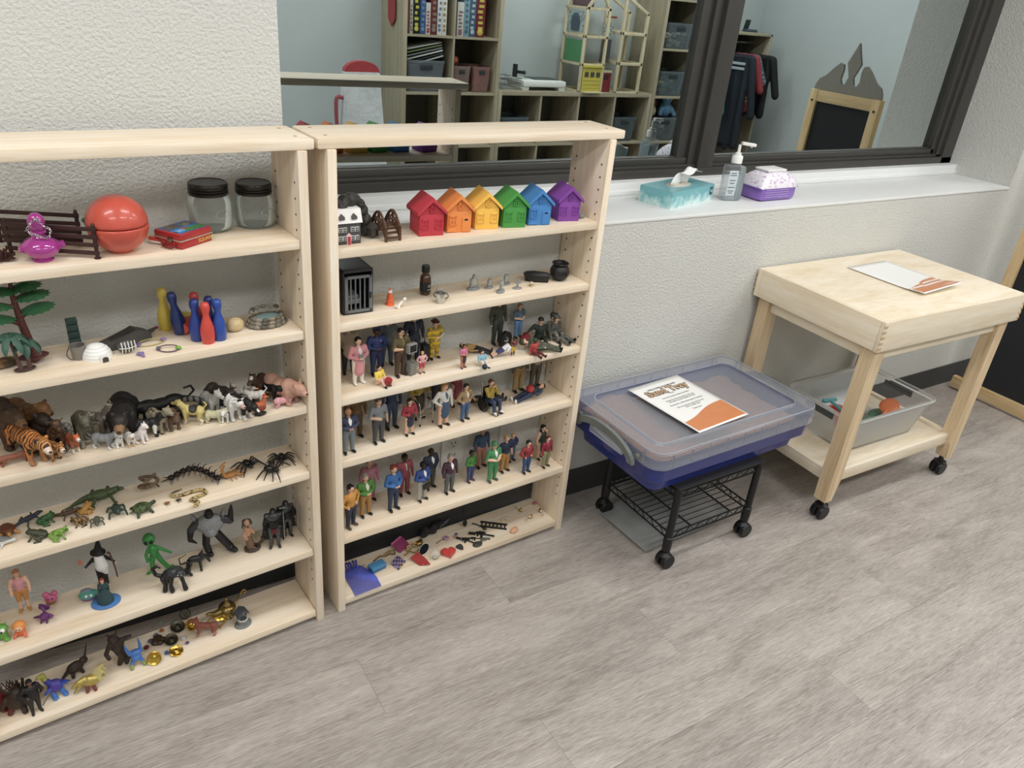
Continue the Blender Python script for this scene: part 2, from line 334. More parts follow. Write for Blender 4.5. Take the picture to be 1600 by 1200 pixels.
# ---- ceiling light panels
for i, (lx, ly) in enumerate(LAMP_POS):
    t = thing('ceiling_light', 'flat white ceiling light panel ' + ('behind the bookcase end', 'in the middle of the room', 'near the board game shelf', 'over the dress-up corner', 'above the animal bookcase', 'above the people bookcase', 'above the sand table', 'above the far corner')[i], 'ceiling light', (lx, ly, ZC), 0, 'ceiling light panels')
    MB().box((0, 0, -.02), (1.24, .34, .04), bev=.004).build('housing', mat('#eeeeea', .5), t)
    MB().box((0, 0, -.042), (1.16, .28, .004)).build('diffuser', mat('#fff6e6', .6, emit=3.0), t)
    ld = bpy.data.lights.new('panel_light', 'AREA'); ld.shape = 'RECTANGLE'; ld.size = 1.14; ld.size_y = .26; ld.energy = LAMP_W[0 if ly < -2 else 1]; ld.color = LAMP_COL
    lo = bpy.data.objects.new('panel_light', ld); COL.objects.link(lo); lo.location = (0, 0, -.05); lo.parent = t

# ================================================================ THE TWO BOOKCASES
MAPLE = [(.22, '#d4bb9c'), (.40, '#e4d0b4'), (.55, '#eddec8'), (.75, '#f3e9da')]
WX = wood('pale_maple_along_x', MAPLE, 0); WZ = wood('pale_maple_upright', MAPLE, 2); WY = wood('pale_maple_across', MAPLE, 1)
TB, DS = 0.0198, 0.1463
U1Z = [1.0419, 0.8392, 0.6551, 0.4749, 0.2400, 0.0346]; U2Z = [1.0104, 0.8396, 0.6510, 0.4763, 0.2414, 0.0350]
HU, TT, DT = 1.2190, 0.0214, 0.1431
def bookcase(label, loc, rz, x0, x1, zs, ovl, ovr):
    u = thing('bookcase', label, 'bookcase', loc, rz)
    for x in (x0+TB/2, x1-TB/2): MB().box((x, -DS/2, HU/2), (TB, DS, HU), bev=.0018).build('side_panel', WZ, u)
    for z in zs: MB().box(((x0+x1)/2, -DS/2+.002, z-TB/2), (x1-x0-2*TB-.001, DS-.005, TB), bev=.003).build('shelf', WX, u)
    MB().box(((x0-ovl+x1+ovr)/2, -DT/2, HU+TT/2), (x1-x0+ovl+ovr, DT, TT), bev=.005).build('top_board', WX, u)
    for x, s in ((x0+TB, 1), (x1-TB, -1)):
        mb = MB()
        for yy in (-.022, -DS+.022):
            z = .13
            while z < HU-.06:
                mb.lathe([(.0026, -.0003), (.0026, .0006)], TR(x, yy, z, 0, pi/2*s), 8); z += .032
        h = mb.build('pin_holes', mat('#4a3a28', .9), u); h['kind'] = 'stuff'
    mb = MB()
    for x in (x0+TB/2, x1-TB/2):
        for yy in (-.03, -DT+.03): mb.lathe([(.004, 0), (.004, .0006)], TR(x, yy, HU+TT), 10)
    h = mb.build('screw_plugs', mat('#b99468', .7), u); h['kind'] = 'stuff'
    return u
case2 = bookcase('pale maple bookcase of people figurines standing across the mirror window', (0.0027, -0.0469, 0), 0.0581, 0, .76, U2Z, .018, 0.0288)
case1 = bookcase('pale maple bookcase of toy animals and monsters cut off by the picture edge', (-0.0427, -0.0511, 0), 0.0880, -.76, 0, U1Z, .02, .017)

# ================================================================ FIGURE BUILDERS
SKIN = '#e0b090'; DARK = '#5a3a28'; TAN = '#b98560'
def person(label, pos, h, rz=0., shirt='#335', pants='#333', hair='#2a1c12', skin=SKIN, shoes='#151515', sleeve='long', skirt=0., coat=0., arms='front', hairtype='short', inner=None, pose='stand', cat='figurine', group=None, name='person_figurine', bulk=1.2, hat=None, socks=None, extra=None, rot=None, tie=None, shoe_len=1., pants_len=1., belt=None, glasses=False):
    """toy person facing local -y, feet on z = 0; the body is one fused skin"""
    S = mat(skin, .55); SH = mat(shirt, .6) if isinstance(shirt, str) else shirt; PA = mat(pants, .6) if isinstance(pants, str) else pants; BO = mat(shoes, .35); SO = mat(socks, .6) if socks else None
    t = thing(name, label, cat, pos[:3], rz, group, rot); b = bulk; P = []
    q = lambda x, y, z: (x*h, y*h, z*h)
    def C(p0, r0, p1, r1, m): P.append(('c', q(*p0), r0*h, q(*p1), r1*h, m))
    def E(c, r, m, ro=None): P.append(('e', q(*c), (r[0]*h, r[1]*h, r[2]*h), ro, m))
    hz = .50; dz = 0
    if pose == 'sit': hz = .075
    if pose == 'chair': hz = .30
    dz = hz-.50
    LEG = S if skirt else PA
    for sx in (-1, 1):
        hip = (sx*.055*b, 0, hz-.01)
        if pose in ('sit', 'chair'):
            kn = (sx*.075*b, -.24, hz+.02); an = (sx*.075*b, -.27, hz-.21) if pose == 'chair' else (sx*.09*b, -.46, .045)
            if pose == 'sit' and arms == 'knees': kn = (sx*.08, -.16, .20); an = (sx*.08, -.27, .045)
        else:
            kn = (sx*.062*b, -.005, .27); an = (sx*.065*b, .01, .065)
        up = PA if (skirt and skirt > .3) else LEG
        C(hip, .062*b, kn, .046*b, PA if not skirt else S); 
        mid = tuple(kn[i]+(an[i]-kn[i])*.1 for i in range(3))
        if pants_len < 1 and not skirt: C(kn, .042*b, an, .030*b, S)
        else: C(kn, .044*b, an, .034*b, LEG if not socks else SO)
        if pose == 'sit' and arms != 'knees': C(an, .035, (an[0], an[1]-.03, an[2]+.07), .03, BO)
        else: C((an[0], an[1]+.01, an[2]-.028), .036, (an[0]*1.25, an[1]-.085*shoe_len, an[2]-.035), .031, BO)
    if skirt: C((0, 0, hz+.09), .085*b, (0, 0, hz+.02-skirt*.55), .095*b+.01, PA); C((0, 0, hz+.02), .1*b, (0, 0, hz-skirt), .098*b, PA)
    else: E((0, 0, hz+.01), (.098*b, .068*b, .07), PA)
    if coat: C((0, .004, hz+.1), .10*b, (0, .004, hz-coat), .105*b, SH)
    C((0, 0, hz+.08), .082*b, (0, 0, hz+.20), .088*b, SH); E((0, 0, hz+.22), (.118*b, .075*b, .10), SH); E((0, .0, hz+.09), (.098*b, .072*b, .07), SH)
    if inner: P.append(('k', q(0, -.08, hz+.25), (.032*h, .05*h, .10*h), None, mat(inner, .6)))
    if tie: P.append(('k', q(0, -.08, hz+.24), (.011*h, .05*h, .08*h), None, mat(tie, .5)))
    if belt: P.append(('k', q(0, 0, hz+.045), (.2*h, .2*h, .014*h), None, mat(belt, .4)))
    sz = hz+.285; hd = hz+.425
    C((0, 0, hz+.29), .036, (0, -.004, hz+.36), .034, S)
    E((0, -.008, hd), (.060, .067, .078), S); E((0, -.03, hd-.035), (.036, .034, .032), S); E((0, -.072, hd-.006), (.011, .014, .016), S)
    for sx in (-1, 1): E((sx*.060, 0, hd-.005), (.010, .014, .02), S)
    for sx in (-1, 1):
        shd = (sx*.112*b, 0, sz); a = arms[0 if sx < 0 else 1] if isinstance(arms, tuple) else arms
        if a == 'down': el = (sx*.155*b, .01, sz-.17); wr = (sx*.155*b, -.03, sz-.31)
        elif a == 'front': el = (sx*.165*b, .0, sz-.165); wr = (sx*.05, -.115, sz-.19)
        elif a == 'hip': el = (sx*.205*b, .02, sz-.14); wr = (sx*.115*b, -.04, sz-.24)
        elif a == 'up': el = (sx*.17*b, -.03, sz+.11); wr = (sx*.17*b, -.07, sz+.24)
        elif a == 'face': el = (sx*.14, -.10, sz-.14); wr = (sx*.04, -.12, sz+.06)
        elif a == 'out': el = (sx*.21*b, -.02, sz-.10); wr = (sx*.28*b, -.10, sz-.13)
        elif a == 'knees': el = (sx*.16, -.06, sz-.15); wr = (sx*.10, -.20, sz-.20)
        else: el = (sx*.17*b, -.04, sz-.16); wr = (sx*.11*b, -.16, sz-.13)
        C(shd, .045*b, el, .034*b, SH if sleeve != 'none' else S); C(el, .033*b, wr, .026, SH if sleeve == 'long' else S)
        d = Vector(wr)-Vector(el); d.normalize(); e = Vector(wr)+d*.035
        E(tuple(e), (.021, .021, .028), S); E(tuple(e+Vector((-sx*.012, -.012, .012))), (.009, .009, .016), S)
    organic('body', P, max(h*.0145, .0011), t)
    if hairtype:
        mb = MB(); H = q(0, .008, hd+.018)
        mb.ell(H, (.067*h, .070*h, .072*h), None, 14, 10)
        if hairtype == 'short': mb.ell(q(0, .03, hd-.02), (.056*h, .04*h, .06*h), None, 12, 8); mb.ell(q(.018, -.04, hd+.055), (.038*h, .026*h, .022*h), None, 10, 6)
        if hairtype == 'bob': mb.ell(q(0, .028, hd-.03), (.068*h, .046*h, .075*h), None, 12, 8); mb.ell(q(0, -.035, hd+.055), (.05*h, .03*h, .022*h), None, 10, 6)
        if hairtype == 'long': mb.ell(q(0, .035, hd-.07), (.066*h, .042*h, .13*h), None, 12, 8); mb.ell(q(.01, -.035, hd+.055), (.05*h, .03*h, .022*h), None, 10, 6)
        if hairtype == 'bald': mb = MB(); mb.ell(q(0, .03, hd-.005), (.059*h, .04*h, .05*h), None, 12, 8)
        mb.build('hair', mat(hair, .7, 0, .25, 300), t, smooth=60)
    mb = MB()
    for sx in (-1, 1): mb.ell(q(sx*.022, -.071, hd+.012), (.0062*h, .005*h, .0052*h), None, 6, 4)
    mb.build('eyes', mat('#1a1210', .3), t)
    MB().ell(q(0, -.064, hd-.037), (.015*h, .006*h, .004*h), None, 8, 4).build('mouth', mat('#a04a40', .5), t)
    if glasses:
        mb = MB()
        for sx in (-1, 1): mb.ring((0, 0, 0), .016*h, .003*h, Matrix.Translation(q(sx*.021, -.078, hd+.012)) @ rotm(pi/2), 10, 4)
        mb.build('glasses', mat('#111111', .3), t)
    if hat:
        mb = MB(); m = mat(hat[1], .4)
        if hat[0] == 'cap': mb.lathe([(.064*h, 0), (.068*h, .03*h), (.055*h, .055*h), (.01*h, .065*h)], Matrix.Translation(q(0, .0, hd+.035)), 14); mb.box(q(0, -.075, hd+.04), (.075*h, .06*h, .012*h), bev=.003*h)
        elif hat[0] == 'peaked': mb.lathe([(.062*h, 0), (.064*h, .03*h), (.085*h, .05*h), (.08*h, .065*h), (.01*h, .07*h)], Matrix.Translation(q(0, 0, hd+.035)), 14); mb.box(q(0, -.07, hd+.038), (.085*h, .05*h, .012*h), bev=.003*h)
        elif hat[0] == 'fire': mb.lathe([(.10*h, 0), (.10*h, .008*h), (.066*h, .014*h), (.06*h, .05*h), (.03*h, .07*h), (.008*h, .075*h)], Matrix.Translation(q(0, .01, hd+.04)), 16, sy=1.2)
        elif hat[0] == 'helmet': mb.ell(q(0, .005, hd+.03), (.075*h, .083*h, .065*h), None, 14, 8)
        mb.build('hat', m, t, smooth=45)
    if extra: extra(t, h, q, hz)
    return t
def quad(name, label, pos, rz, L, H, col, bulk=1., neck=(.35, .30), head=1., muzzle=.5, ears='round', tail='thin', legcol=None, muzcol=None, facecol=None, spots=(), bellycol=None, voxel=None, cat='animal figurine', sit=False, headdown=0., horns=None, tailcol=None, mane=None, group=None, tilt=None, legs=1.0, extra=None):
    """four-legged animal, facing local +x, L = trunk length, H = back height"""
    m = (lambda c: mat(c, .55, 0, .18, 200) if isinstance(c, str) else c)
    B = m(col); LG = m(legcol) if legcol else B; MZ = m(muzcol) if muzcol else B; FC = m(facecol) if facecol else B
    r = H*.27*bulk; lr = H*.085*max(.8, bulk)*legs; zb = H-r; P = []
    def C(p0, r0, p1, r1, mm): P.append(('c', p0, r0, p1, r1, mm))
    def E(c, rr, mm, ro=None): P.append(('e', c, rr, ro, mm))
    f, k = L*.36, -L*.36
    if sit:
        E((k, 0, H*.24), (L*.26, r*1.15, H*.25), B); C((k*.5, 0, H*.35), r*.95, (f*.55, 0, H*.66), r*.85, B); E((f*.6, 0, H*.7), (r*.9, r*.85, r*1.1), B)
        for s in (-1, 1):
            C((f*.7, s*r*.55, H*.6), lr*1.2, (f*.95, s*r*.6, lr), lr*.9, LG); E((f*1.05, s*r*.6, lr*.7), (lr*1.5, lr, lr*.75), LG)
            E((k*.8, s*r*.95, H*.2), (L*.2, lr*1.3, H*.2), LG); E((k*.2, s*r*1.05, lr*.8), (lr*2.4, lr*1.05, lr*.8), LG)
        fx, fz = f*.6, H*.78
    else:
        E((f*.8, 0, zb+r*.02), (L*.26, r*.93, r*1.08), B); E((0, 0, zb-r*.06), (L*.36, r*.95, r*.93), B); E((k*.8, 0, zb+r*.08), (L*.26, r*.9, r*1.0), B)
        if bellycol: P.append(('k', (0, 0, zb-r*.95), (L*.45, r*.8, r*.5), None, m(bellycol)))
        for s in (-1, 1):
            C((f, s*r*.55, zb), lr*1.5, (f*.93, s*r*.6, H*.30), lr*1.0, B); C((f*.93, s*r*.6, H*.30), lr*.95, (f*1.0, s*r*.6, lr*1.0), lr*.82, LG); E((f*1.0+lr*.5, s*r*.6, lr*.72), (lr*1.35, lr*1.0, lr*.75), LG)
            C((k, s*r*.5, zb), lr*1.9, (k*.86, s*r*.62, H*.36), lr*1.3, B); C((k*.86, s*r*.62, H*.36), lr*1.1, (k*1.28, s*r*.62, H*.24), lr*.85, LG); C((k*1.28, s*r*.62, H*.24), lr*.85, (k*1.16, s*r*.62, lr), lr*.78, LG); E((k*1.16+lr*.5, s*r*.62, lr*.72), (lr*1.3, lr*.95, lr*.75), LG)
        fx, fz = f*1.25, zb+r*.35
    nx, nz = neck[0]*H, neck[1]*H; hr = H*.17*head
    hx, hz_ = fx+nx, fz+nz
    C((fx-r*.2, 0, fz), r*.72, (hx, 0, hz_), hr*.95, B)
    E((hx+hr*.2, 0, hz_), (hr*1.15, hr*.95, hr), FC)
    ml = muzzle*H*.35; mx, mz = hx+hr*.8+ml, hz_-hr*.3-headdown*ml
    C((hx+hr*.6, 0, hz_-hr*.2), hr*.68, (mx, 0, mz), hr*.50, MZ)
    if ears == 'round':
        for s in (-1, 1): E((hx-hr*.2, s*hr*.75, hz_+hr*.8), (hr*.18, hr*.33, hr*.36), B)
    elif ears == 'pointy':
        for s in (-1, 1): C((hx-hr*.1, s*hr*.55, hz_+hr*.6), hr*.34, (hx-hr*.2, s*hr*.7, hz_+hr*1.5), hr*.1, B)
    elif ears == 'long':
        for s in (-1, 1): C((hx-hr*.2, s*hr*.35, hz_+hr*.6), hr*.28, (hx-hr*.7, s*hr*.6, hz_+hr*2.7), hr*.2, B)
    elif ears == 'flop':
        for s in (-1, 1): C((hx-hr*.1, s*hr*.75, hz_+hr*.6), hr*.3, (hx-hr*.1, s*hr*1.3, hz_-hr*.3), hr*.22, FC)
    elif ears == 'side':
        for s in (-1, 1): C((hx-hr*.3, s*hr*.7, hz_+hr*.4), hr*.25, (hx-hr*.4, s*hr*1.5, hz_+hr*.6), hr*.16, B)
    T_ = m(tailcol) if tailcol else B; kx = k*1.3 if not sit else k*1.5
    kz = zb+r*.5 if not sit else H*.18
    if tail == 'thin': C((kx, 0, kz), lr*.5, (kx-L*.16, 0, kz-H*.22), lr*.38, T_); C((kx-L*.16, 0, kz-H*.22), lr*.38, (kx-L*.2, 0, kz-H*.5), lr*.42, T_)
    elif tail == 'bushy': C((kx, 0, kz), lr*.9, (kx-L*.22, 0, kz-H*.1), lr*1.6, T_); C((kx-L*.22, 0, kz-H*.1), lr*1.6, (kx-L*.42, 0, kz-H*.2), lr*.7, T_)
    elif tail == 'up': C((kx, 0, kz), lr*.6, (kx-L*.2, 0, kz+H*.25), lr*.55, T_); C((kx-L*.2, 0, kz+H*.25), lr*.55, (kx-L*.08, 0, kz+H*.42), lr*.4, T_)
    elif tail == 'stub': E((kx-lr*.3, 0, kz), (lr*.9, lr*.9, lr*.9), T_)
    elif tail == 'curl': 
        pts = [(kx, kz), (kx-L*.18, kz-H*.1), (kx-L*.32, kz+H*.12), (kx-L*.26, kz+H*.36), (kx-L*.1, kz+H*.33)]
        for a, b in zip(pts, pts[1:]): C((a[0], 0, a[1]), lr*.55, (b[0], 0, b[1]), lr*.5, T_)
    if mane: C((fx, 0, fz+r*.75), r*.28, (hx-hr*.3, 0, hz_+hr*.9), r*.22, m(mane))
    if horns:
        for s in (-1, 1): C((hx-hr*.1, s*hr*.5, hz_+hr*.7), hr*.22, (hx-hr*.6, s*hr*.9, hz_+hr*1.8), hr*.1, m(horns))
    for c, rr, cc in spots: P.append(('k', (c[0]*L, c[1]*H, c[2]*H), (rr[0]*L, rr[1]*H, rr[2]*H), None, m(cc)))
    t = thing(name, label, cat, pos[:3], rz, group, tilt)
    organic('body', P, voxel or max(H*.024, .0009), t)
    mb = MB()
    for s in (-1, 1): mb.ell((hx+hr*.85, s*hr*.55, hz_+hr*.30), (hr*.15, hr*.13, hr*.15), None, 6, 4)
    mb.build('eyes', mat('#120d0a', .2), t)
    MB().ell((mx+hr*.42, 0, mz+hr*.12), (hr*.16, hr*.24, hr*.18), None, 8, 5).build('nose', mat('#2a1c18', .4) if (muzcol or True) else B, t)
    if extra: extra(t, hx, hz_, hr, mx, mz)
    return t
def blob(name, label, cat, pos, rz, prims, voxel, group=None, rot=None, parts=None, smooth=2, part='body'):
    t = thing(name, label, cat, pos[:3], rz, group, rot); organic(part, prims, voxel, t, smooth=smooth)
    if parts: parts(t)
    return t

# ================================================================ BOOKCASE 2, SHELF 1: houses
def toy_house(label, pos, rz, col, front, L=.066, W=.060, H=.050):
    m = mat(col, .62, 0, .06, 30); t = thing('toy_house', label, 'toy house', pos, rz, 'rainbow toy houses')
    MB().box((0, L/2, H/2), (W, L, H), bev=.0025).build('walls', m, t)
    r = .034; e = .006
    out = [(-W/2-e, H-.002), (-W/2-e, H+.006), (0, H+r+.006), (W/2+e, H+.006), (W/2+e, H-.002), (0, H+r-.004)]
    MB().prism(out, L+.012, TR(0, -.006, 0)).build('roof', m, t, smooth=0)
    MB().prism([(-W/2, H-.001), (W/2, H-.001), (0, H+r-.003)], L-.002, TR(0, .001, 0)).build('gable', m, t, smooth=0)
    def win(x, z, w, h):
        g = MB()
        for a in (-1, 1): g.box((x+a*w/2, -.0006, z), (.002, .003, h+.002)); g.box((x, -.0006, z+a*h/2), (w+.002, .003, .002))
        g.box((x, -.0004, z), (.0014, .002, h)); g.box((x, -.0004, z), (w, .002, .0014)); g.build('window_frame', m, t, smooth=0)
    win(0, H+.012, .010, .012)
    if front == 'ww': win(-.017, H*.55, .016, .020); win(.017, H*.55, .016, .020)
    else:
        win(-.017, H*.58, .016, .020); MB().box((.016, -.0006, H*.38), (.020, .003, H*.66), bev=.001).build('door', m, t)
        MB().prism([(.005*cos(a), .005*sin(a)) for a in [pi*k/8 for k in range(9)]], .003, TR(.016, -.0024, H*.58)).build('fanlight', mat('#33302c', .5), t)
        MB().prism([(-.014+.013*cos(a), .009*sin(a)) for a in [pi*k/8 for k in range(9)]], .003, TR(-.004, -.002, .003)).build('bush', m, t)
HZ = 0.0581-.20
toy_house('bright red toy house with two front windows', (0.2679,-0.1460,1.0104), HZ+.06, '#c8283c', 'ww')
toy_house('orange toy house with a door and one window', (0.3436,-0.1376,1.0104), HZ, '#f08a2a', 'dw')
toy_house('yellow toy house between the orange and green ones', (0.4218,-0.1311,1.0104), HZ-.02, '#fbc22d', 'ww')
toy_house('green toy house beside the yellow one', (0.4965,-0.1365,1.0104), HZ-.02, '#3f9d3a', 'ww')
toy_house('blue toy house with a door and one window', (0.5720,-0.1330,1.0104), HZ-.03, '#3b86cc', 'dw')
toy_house('purple toy house, last before the side panel', (0.6699,-0.1222,1.0104), HZ-.02, '#8a3fa6', 'ww')
# dark grey cottage ornament with white roof
t = thing('cottage_ornament', 'small grey cottage ornament with white roof and red door', 'ornament', (0.0668,-0.1544,1.0104), .05)
MB().box((0, .02, .024), (.056, .04, .048), bev=.001).build('walls', mat('#4b4b4b', .6), t)
MB().prism([(-.023, .047), (.023, .047), (.012, .075), (-.012, .075)], .062, TR(-.031, .02, 0, 0, 0, -pi/2) @ TR(0, 0, 0)).build('roof', mat('#f2f0ec', .6), t, smooth=0)
WM = mat('#f4f2ee', .5)
for x in (-.019, -.009, .009, .019):
    for z in (.014, .033):
        g = MB().box((x, -.001, z), (.0085, .002, .010)); g.build('window_frame', WM, t, smooth=0)
        pn = MB()
        for a in (-1, 1):
            for b in (-1, 1): pn.box((x+a*.0019, -.0021, z+b*.0024), (.0028, .001, .0036))
        pn.build('pane', mat('#2c2c2e', .3), t, smooth=0)
MB().box((0, -.001, .010), (.009, .003, .020)).prism([(-.006, .020), (.006, .020), (0, .026)], .003, TR(0, -.0025, 0)).build('door_surround', mat('#f0c8c4', .5), t, smooth=0)
MB().box((0, -.003, .009), (.006, .002, .018)).build('door', mat('#b3253a', .5), t)
for x in (-.015, .013):
    MB().prism([(-.006, 0), (.006, 0), (.006, .006), (0, .012), (-.006, .006)], .008, TR(x, -.003, .055)).build('dormer', mat('#5c5c5c', .6), t, smooth=0)
# black rock arch
t = thing('rock_arch', 'black rocky arch beside the cottage ornament', 'ornament', (0.0956,-0.1436,1.0104), .25)
P = []; BK = mat('#35332f', .5, 0, .35, 120, .6); random.seed(3)
for k in range(11):
    a = pi*k/10; P.append(('e', (-.042*cos(a)-.006, .03+random.uniform(-.004, .004), .010+.072*sin(a)), (.013+random.uniform(0, .004), .016, .013+random.uniform(0, .004)), (random.random(), random.random(), 0), BK))
organic('arch', P, .0022, t, smooth=1)
mb = MB().box((.040, .008, .010), (.018, .018, .018), bev=.001); mb.prism([(-.012, 0), (.012, 0), (0, .012)], .022, TR(.040, -.003, .018)); mb.build('hut', mat('#4a443c', .7, 0, .2, 200), t, smooth=0)
MB().box((.044, -.0015, .008), (.005, .002, .012)).build('hut_door', mat('#15120e', .7), t)
# brown toy bridge
t = thing('toy_bridge', 'brown arched plank footbridge with carved railings', 'toy bridge', (0.1677,-0.1585,1.0104), .12)
WBm = mat('#5b3a26', .6, 0, .25, 150, .3)
for k in range(9):
    a = k/8; y = .066*a; z = .008+.024*sin(pi*a); MB().box((0, y, z), (.030, .0074, .004), TR(0, 0, 0), bev=.0006).build('plank', WBm, t)
for s in (-1, 1):
    mb = MB(); up = [(s*.0175, .066*k/8, .030+.030*sin(pi*k/8)) for k in range(9)]; lo = [(s*.0175, .066*k/8, .008+.024*sin(pi*k/8)) for k in range(9)]
    mb.tube(up, .0032, seg=6); mb.tube(lo, .0035, seg=6)
    for k in range(0, 9, 2): mb.tube([lo[k], up[k]], .0022, seg=5)
    for k in range(0, 8, 2): mb.tube([lo[k], up[k+2 if k+2 < 9 else 8]], .0014, seg=5); mb.tube([up[k], lo[k+2 if k+2 < 9 else 8]], .0014, seg=5)
    for k in (0, 8): mb.tube([(s*.0175, .066*k/8, 0), up[k]], .0034, seg=6)
    mb.build('railing', WBm, t)
blob('pebble', 'small grey stone behind the purple house', 'stone', (0.7232,-0.1048,1.0104), 0, [('e', (0, 0, .006), (.010, .008, .006), None, mat('#8a8880', .7, 0, .3, 200)), ('e', (.004, 0, .009), (.006, .006, .005), None, mat('#8a8880', .7, 0, .3, 200))], .0012)
# ================================================================ SHELF 2
t = thing('toy_jail_cage', 'black toy jail cage with grey barred door', 'toy cage', (0.0929,-0.1399,0.8396), .02)
CB = mat('#2b2b2d', .45); CG = mat('#6d7072', .4)
W_, D_, H_ = .072, .10, .105
for nm, c, d in (('side_wall', (-W_/2+.002, D_/2, H_/2), (.004, D_, H_)), ('side_wall', (W_/2-.002, D_/2, H_/2), (.004, D_, H_)), ('back_wall', (0, D_-.002, H_/2), (W_, .004, H_)), ('roof', (0, D_/2, H_-.003), (W_, D_, .006)), ('floor_plate', (0, D_/2, .003), (W_, D_, .006))): MB().box(c, d, bev=.001).build(nm, CB, t)
fr = MB()
for a in (-1, 1): fr.box((a*(W_/2-.007), -.001, H_/2-.004), (.007, .005, H_-.018)); fr.box((0, -.001, H_/2-.004+a*(H_/2-.012)), (W_-.008, .005, .006))
fr.build('door_frame', CG, t, smooth=0)
for x in (-.018, -.007, .004, .015): MB().tube([(x, -.001, .010), (x, -.001, H_-.014)], .0018, seg=8).build('bar', CG, t)
MB().box((W_/2-.008, -.0042, H_*.42), (.005, .003, .014), bev=.001).build('lock', CB, t)
MB().box((-.006, .045, .024), (.034, .06, .012), bev=.002).box((-.006, .045, .034), (.03, .05, .008), bev=.002).build('bunk', mat('#8a8d90', .5), t)
t = thing('traffic_cone', 'tiny orange stacked traffic cone beside the cage', 'toy cone', (0.1817,-0.1126,0.8396), 0)
MB().lathe([(.011, 0), (.011, .003), (.0085, .004), (.008, .012), (.0105, .013), (.007, .014), (.0065, .020), (.0088, .021), (.0055, .022), (.005, .029), (.0068, .030), (.004, .031), (.003, .040), (.001, .042)], None, 16).build('cone', mat('#ee6a24', .4), t)
MB().lathe([(.0058, 0), (.0046, .006)], TR(0, 0, .0315), 16).build('band', mat('#f1e6dc', .5), t)
BN = mat('#eee6d6', .5); blob('toy_bone', 'small white bone leaning near the orange cone', 'toy bone', (0.1893,-0.1404,0.8396), .0, [('c', (0, 0, .004), .0035, (.018, .004, .019), .003, BN), ('e', (-.002, .003, .004), (.005, .004, .004), None, BN), ('e', (.001, -.004, .004), (.005, .004, .004), None, BN), ('e', (.018, .0, .022), (.005, .004, .004), None, BN), ('e', (.021, .006, .018), (.005, .004, .004), None, BN)], .0011)
t = thing('amber_bottle', 'amber glass dropper bottle with black cap and label', 'bottle', (0.2918,-0.0743,0.8396), .3)
MB().lathe([(.0125, 0), (.0138, .002), (.0138, .042), (.012, .048), (.0075, .053), (.0075, .058)], None, 20).build('glass', mat('#4a2c10', .08, 0, .1, 30, coat=.6), t)
MB().lathe([(.0096, 0), (.0100, .002), (.0098, .016), (.0088, .0175)], TR(0, 0, .057), 20).build('cap', mat('#191817', .4), t)
MB().lathe([(.0141, .009), (.0141, .034)], None, 20, cap=False).build('label', mat('#1c1d20', .5), t)
lb = MB()
for z, w in ((.026, .010), (.022, .007), (.015, .012)): lb.box((0, -.0142, z), (w, .0006, .0016))
lb.build('label_print', mat('#b9b7b0', .5), t, smooth=0)
t = thing('toy_bucket', 'small silver metal bucket with a looped key ring', 'toy bucket', (0.3018,-0.1402,0.8396), 0)
SV = mat('#c9cac8', .25, 1., .1, 80)
MB().lathe([(.0095, 0), (.0098, .001), (.0125, .024), (.0135, .0245), (.0135, .026), (.0118, .026), (.009, .003)], None, 20, cap=False).lathe([(.0001, .001), (.0096, .001)], None, 20, cap=False).build('pail', SV, t)
MB().tube([(-.012, 0, .024), (-.006, .012, .030), (.004, .016, .033), (.012, 0, .024)], .001, sub=4, seg=6).build('handle', SV, t)
MB().ring((.012, .022, .003), .018, .0013, TR(0, 0, .004, .15)).build('key_ring', mat('#6a665e', .3, 1.), t)
def tombstone(label, pos, rz, kind, s=1.):
    m = mat('#8f918e', .6, 0, .28, 260, .3); t = thing('tombstone', label, 'toy tombstone', pos, rz, 'toy tombstones', sc=s)
    MB().lathe([(.019, 0), (.018, .004), (.012, .006)], None, 14, sy=.6).build('base', m, t)
    if kind == 'arch': out = [(-.0105, .004)] + [(-.0105, .026)] + [(.0105*cos(a), .027+.009*sin(a)) for a in [pi-pi*k/8 for k in range(9)]] + [(.0105, .004)]
    elif kind == 'peak': out = [(-.011, .004), (-.011, .028), (-.004, .033), (-.004, .038), (0, .042), (.004, .038), (.004, .033), (.011, .028), (.011, .004)]
    else: out = [(-.003, .004), (-.003, .020), (-.011, .020), (-.011, .026), (-.003, .026), (-.003, .036), (.003, .036), (.003, .026), (.011, .026), (.011, .020), (.003, .020), (.003, .004)]
    MB().prism(out, .005, TR(0, -.0025, 0, .06)).build('slab', m, t)
    c = (sum(a for a, b in out)/len(out), sum(b for a, b in out)/len(out))
    if kind != 'cross': MB().prism([(c[0]+(a-c[0])*.68, c[1]+(b-c[1])*.68) for a, b in out], .002, TR(0, -.0036, 0, .06)).build('relief', mat('#a9aba7', .6, 0, .3, 300), t)
tombstone('tallest grey pointed toy tombstone nearest the silver bucket', (0.4224,-0.0842,0.8396), .1, 'peak')
tombstone('small arched grey tombstone second from the bucket', (0.4668,-0.0890,0.8396), .3, 'arch', .75)
tombstone('leaning grey tombstone standing closest to the shelf edge', (0.4818,-0.1227,0.8396), .7, 'peak', .92)
tombstone('small faint grey tombstone at the back behind the leaning one', (0.5236,-0.0778,0.8396), .2, 'arch', .8)
tombstone('tiny grey cross tombstone beside the toy skull', (0.5359,-0.1162,0.8396), -.2, 'cross', .72)
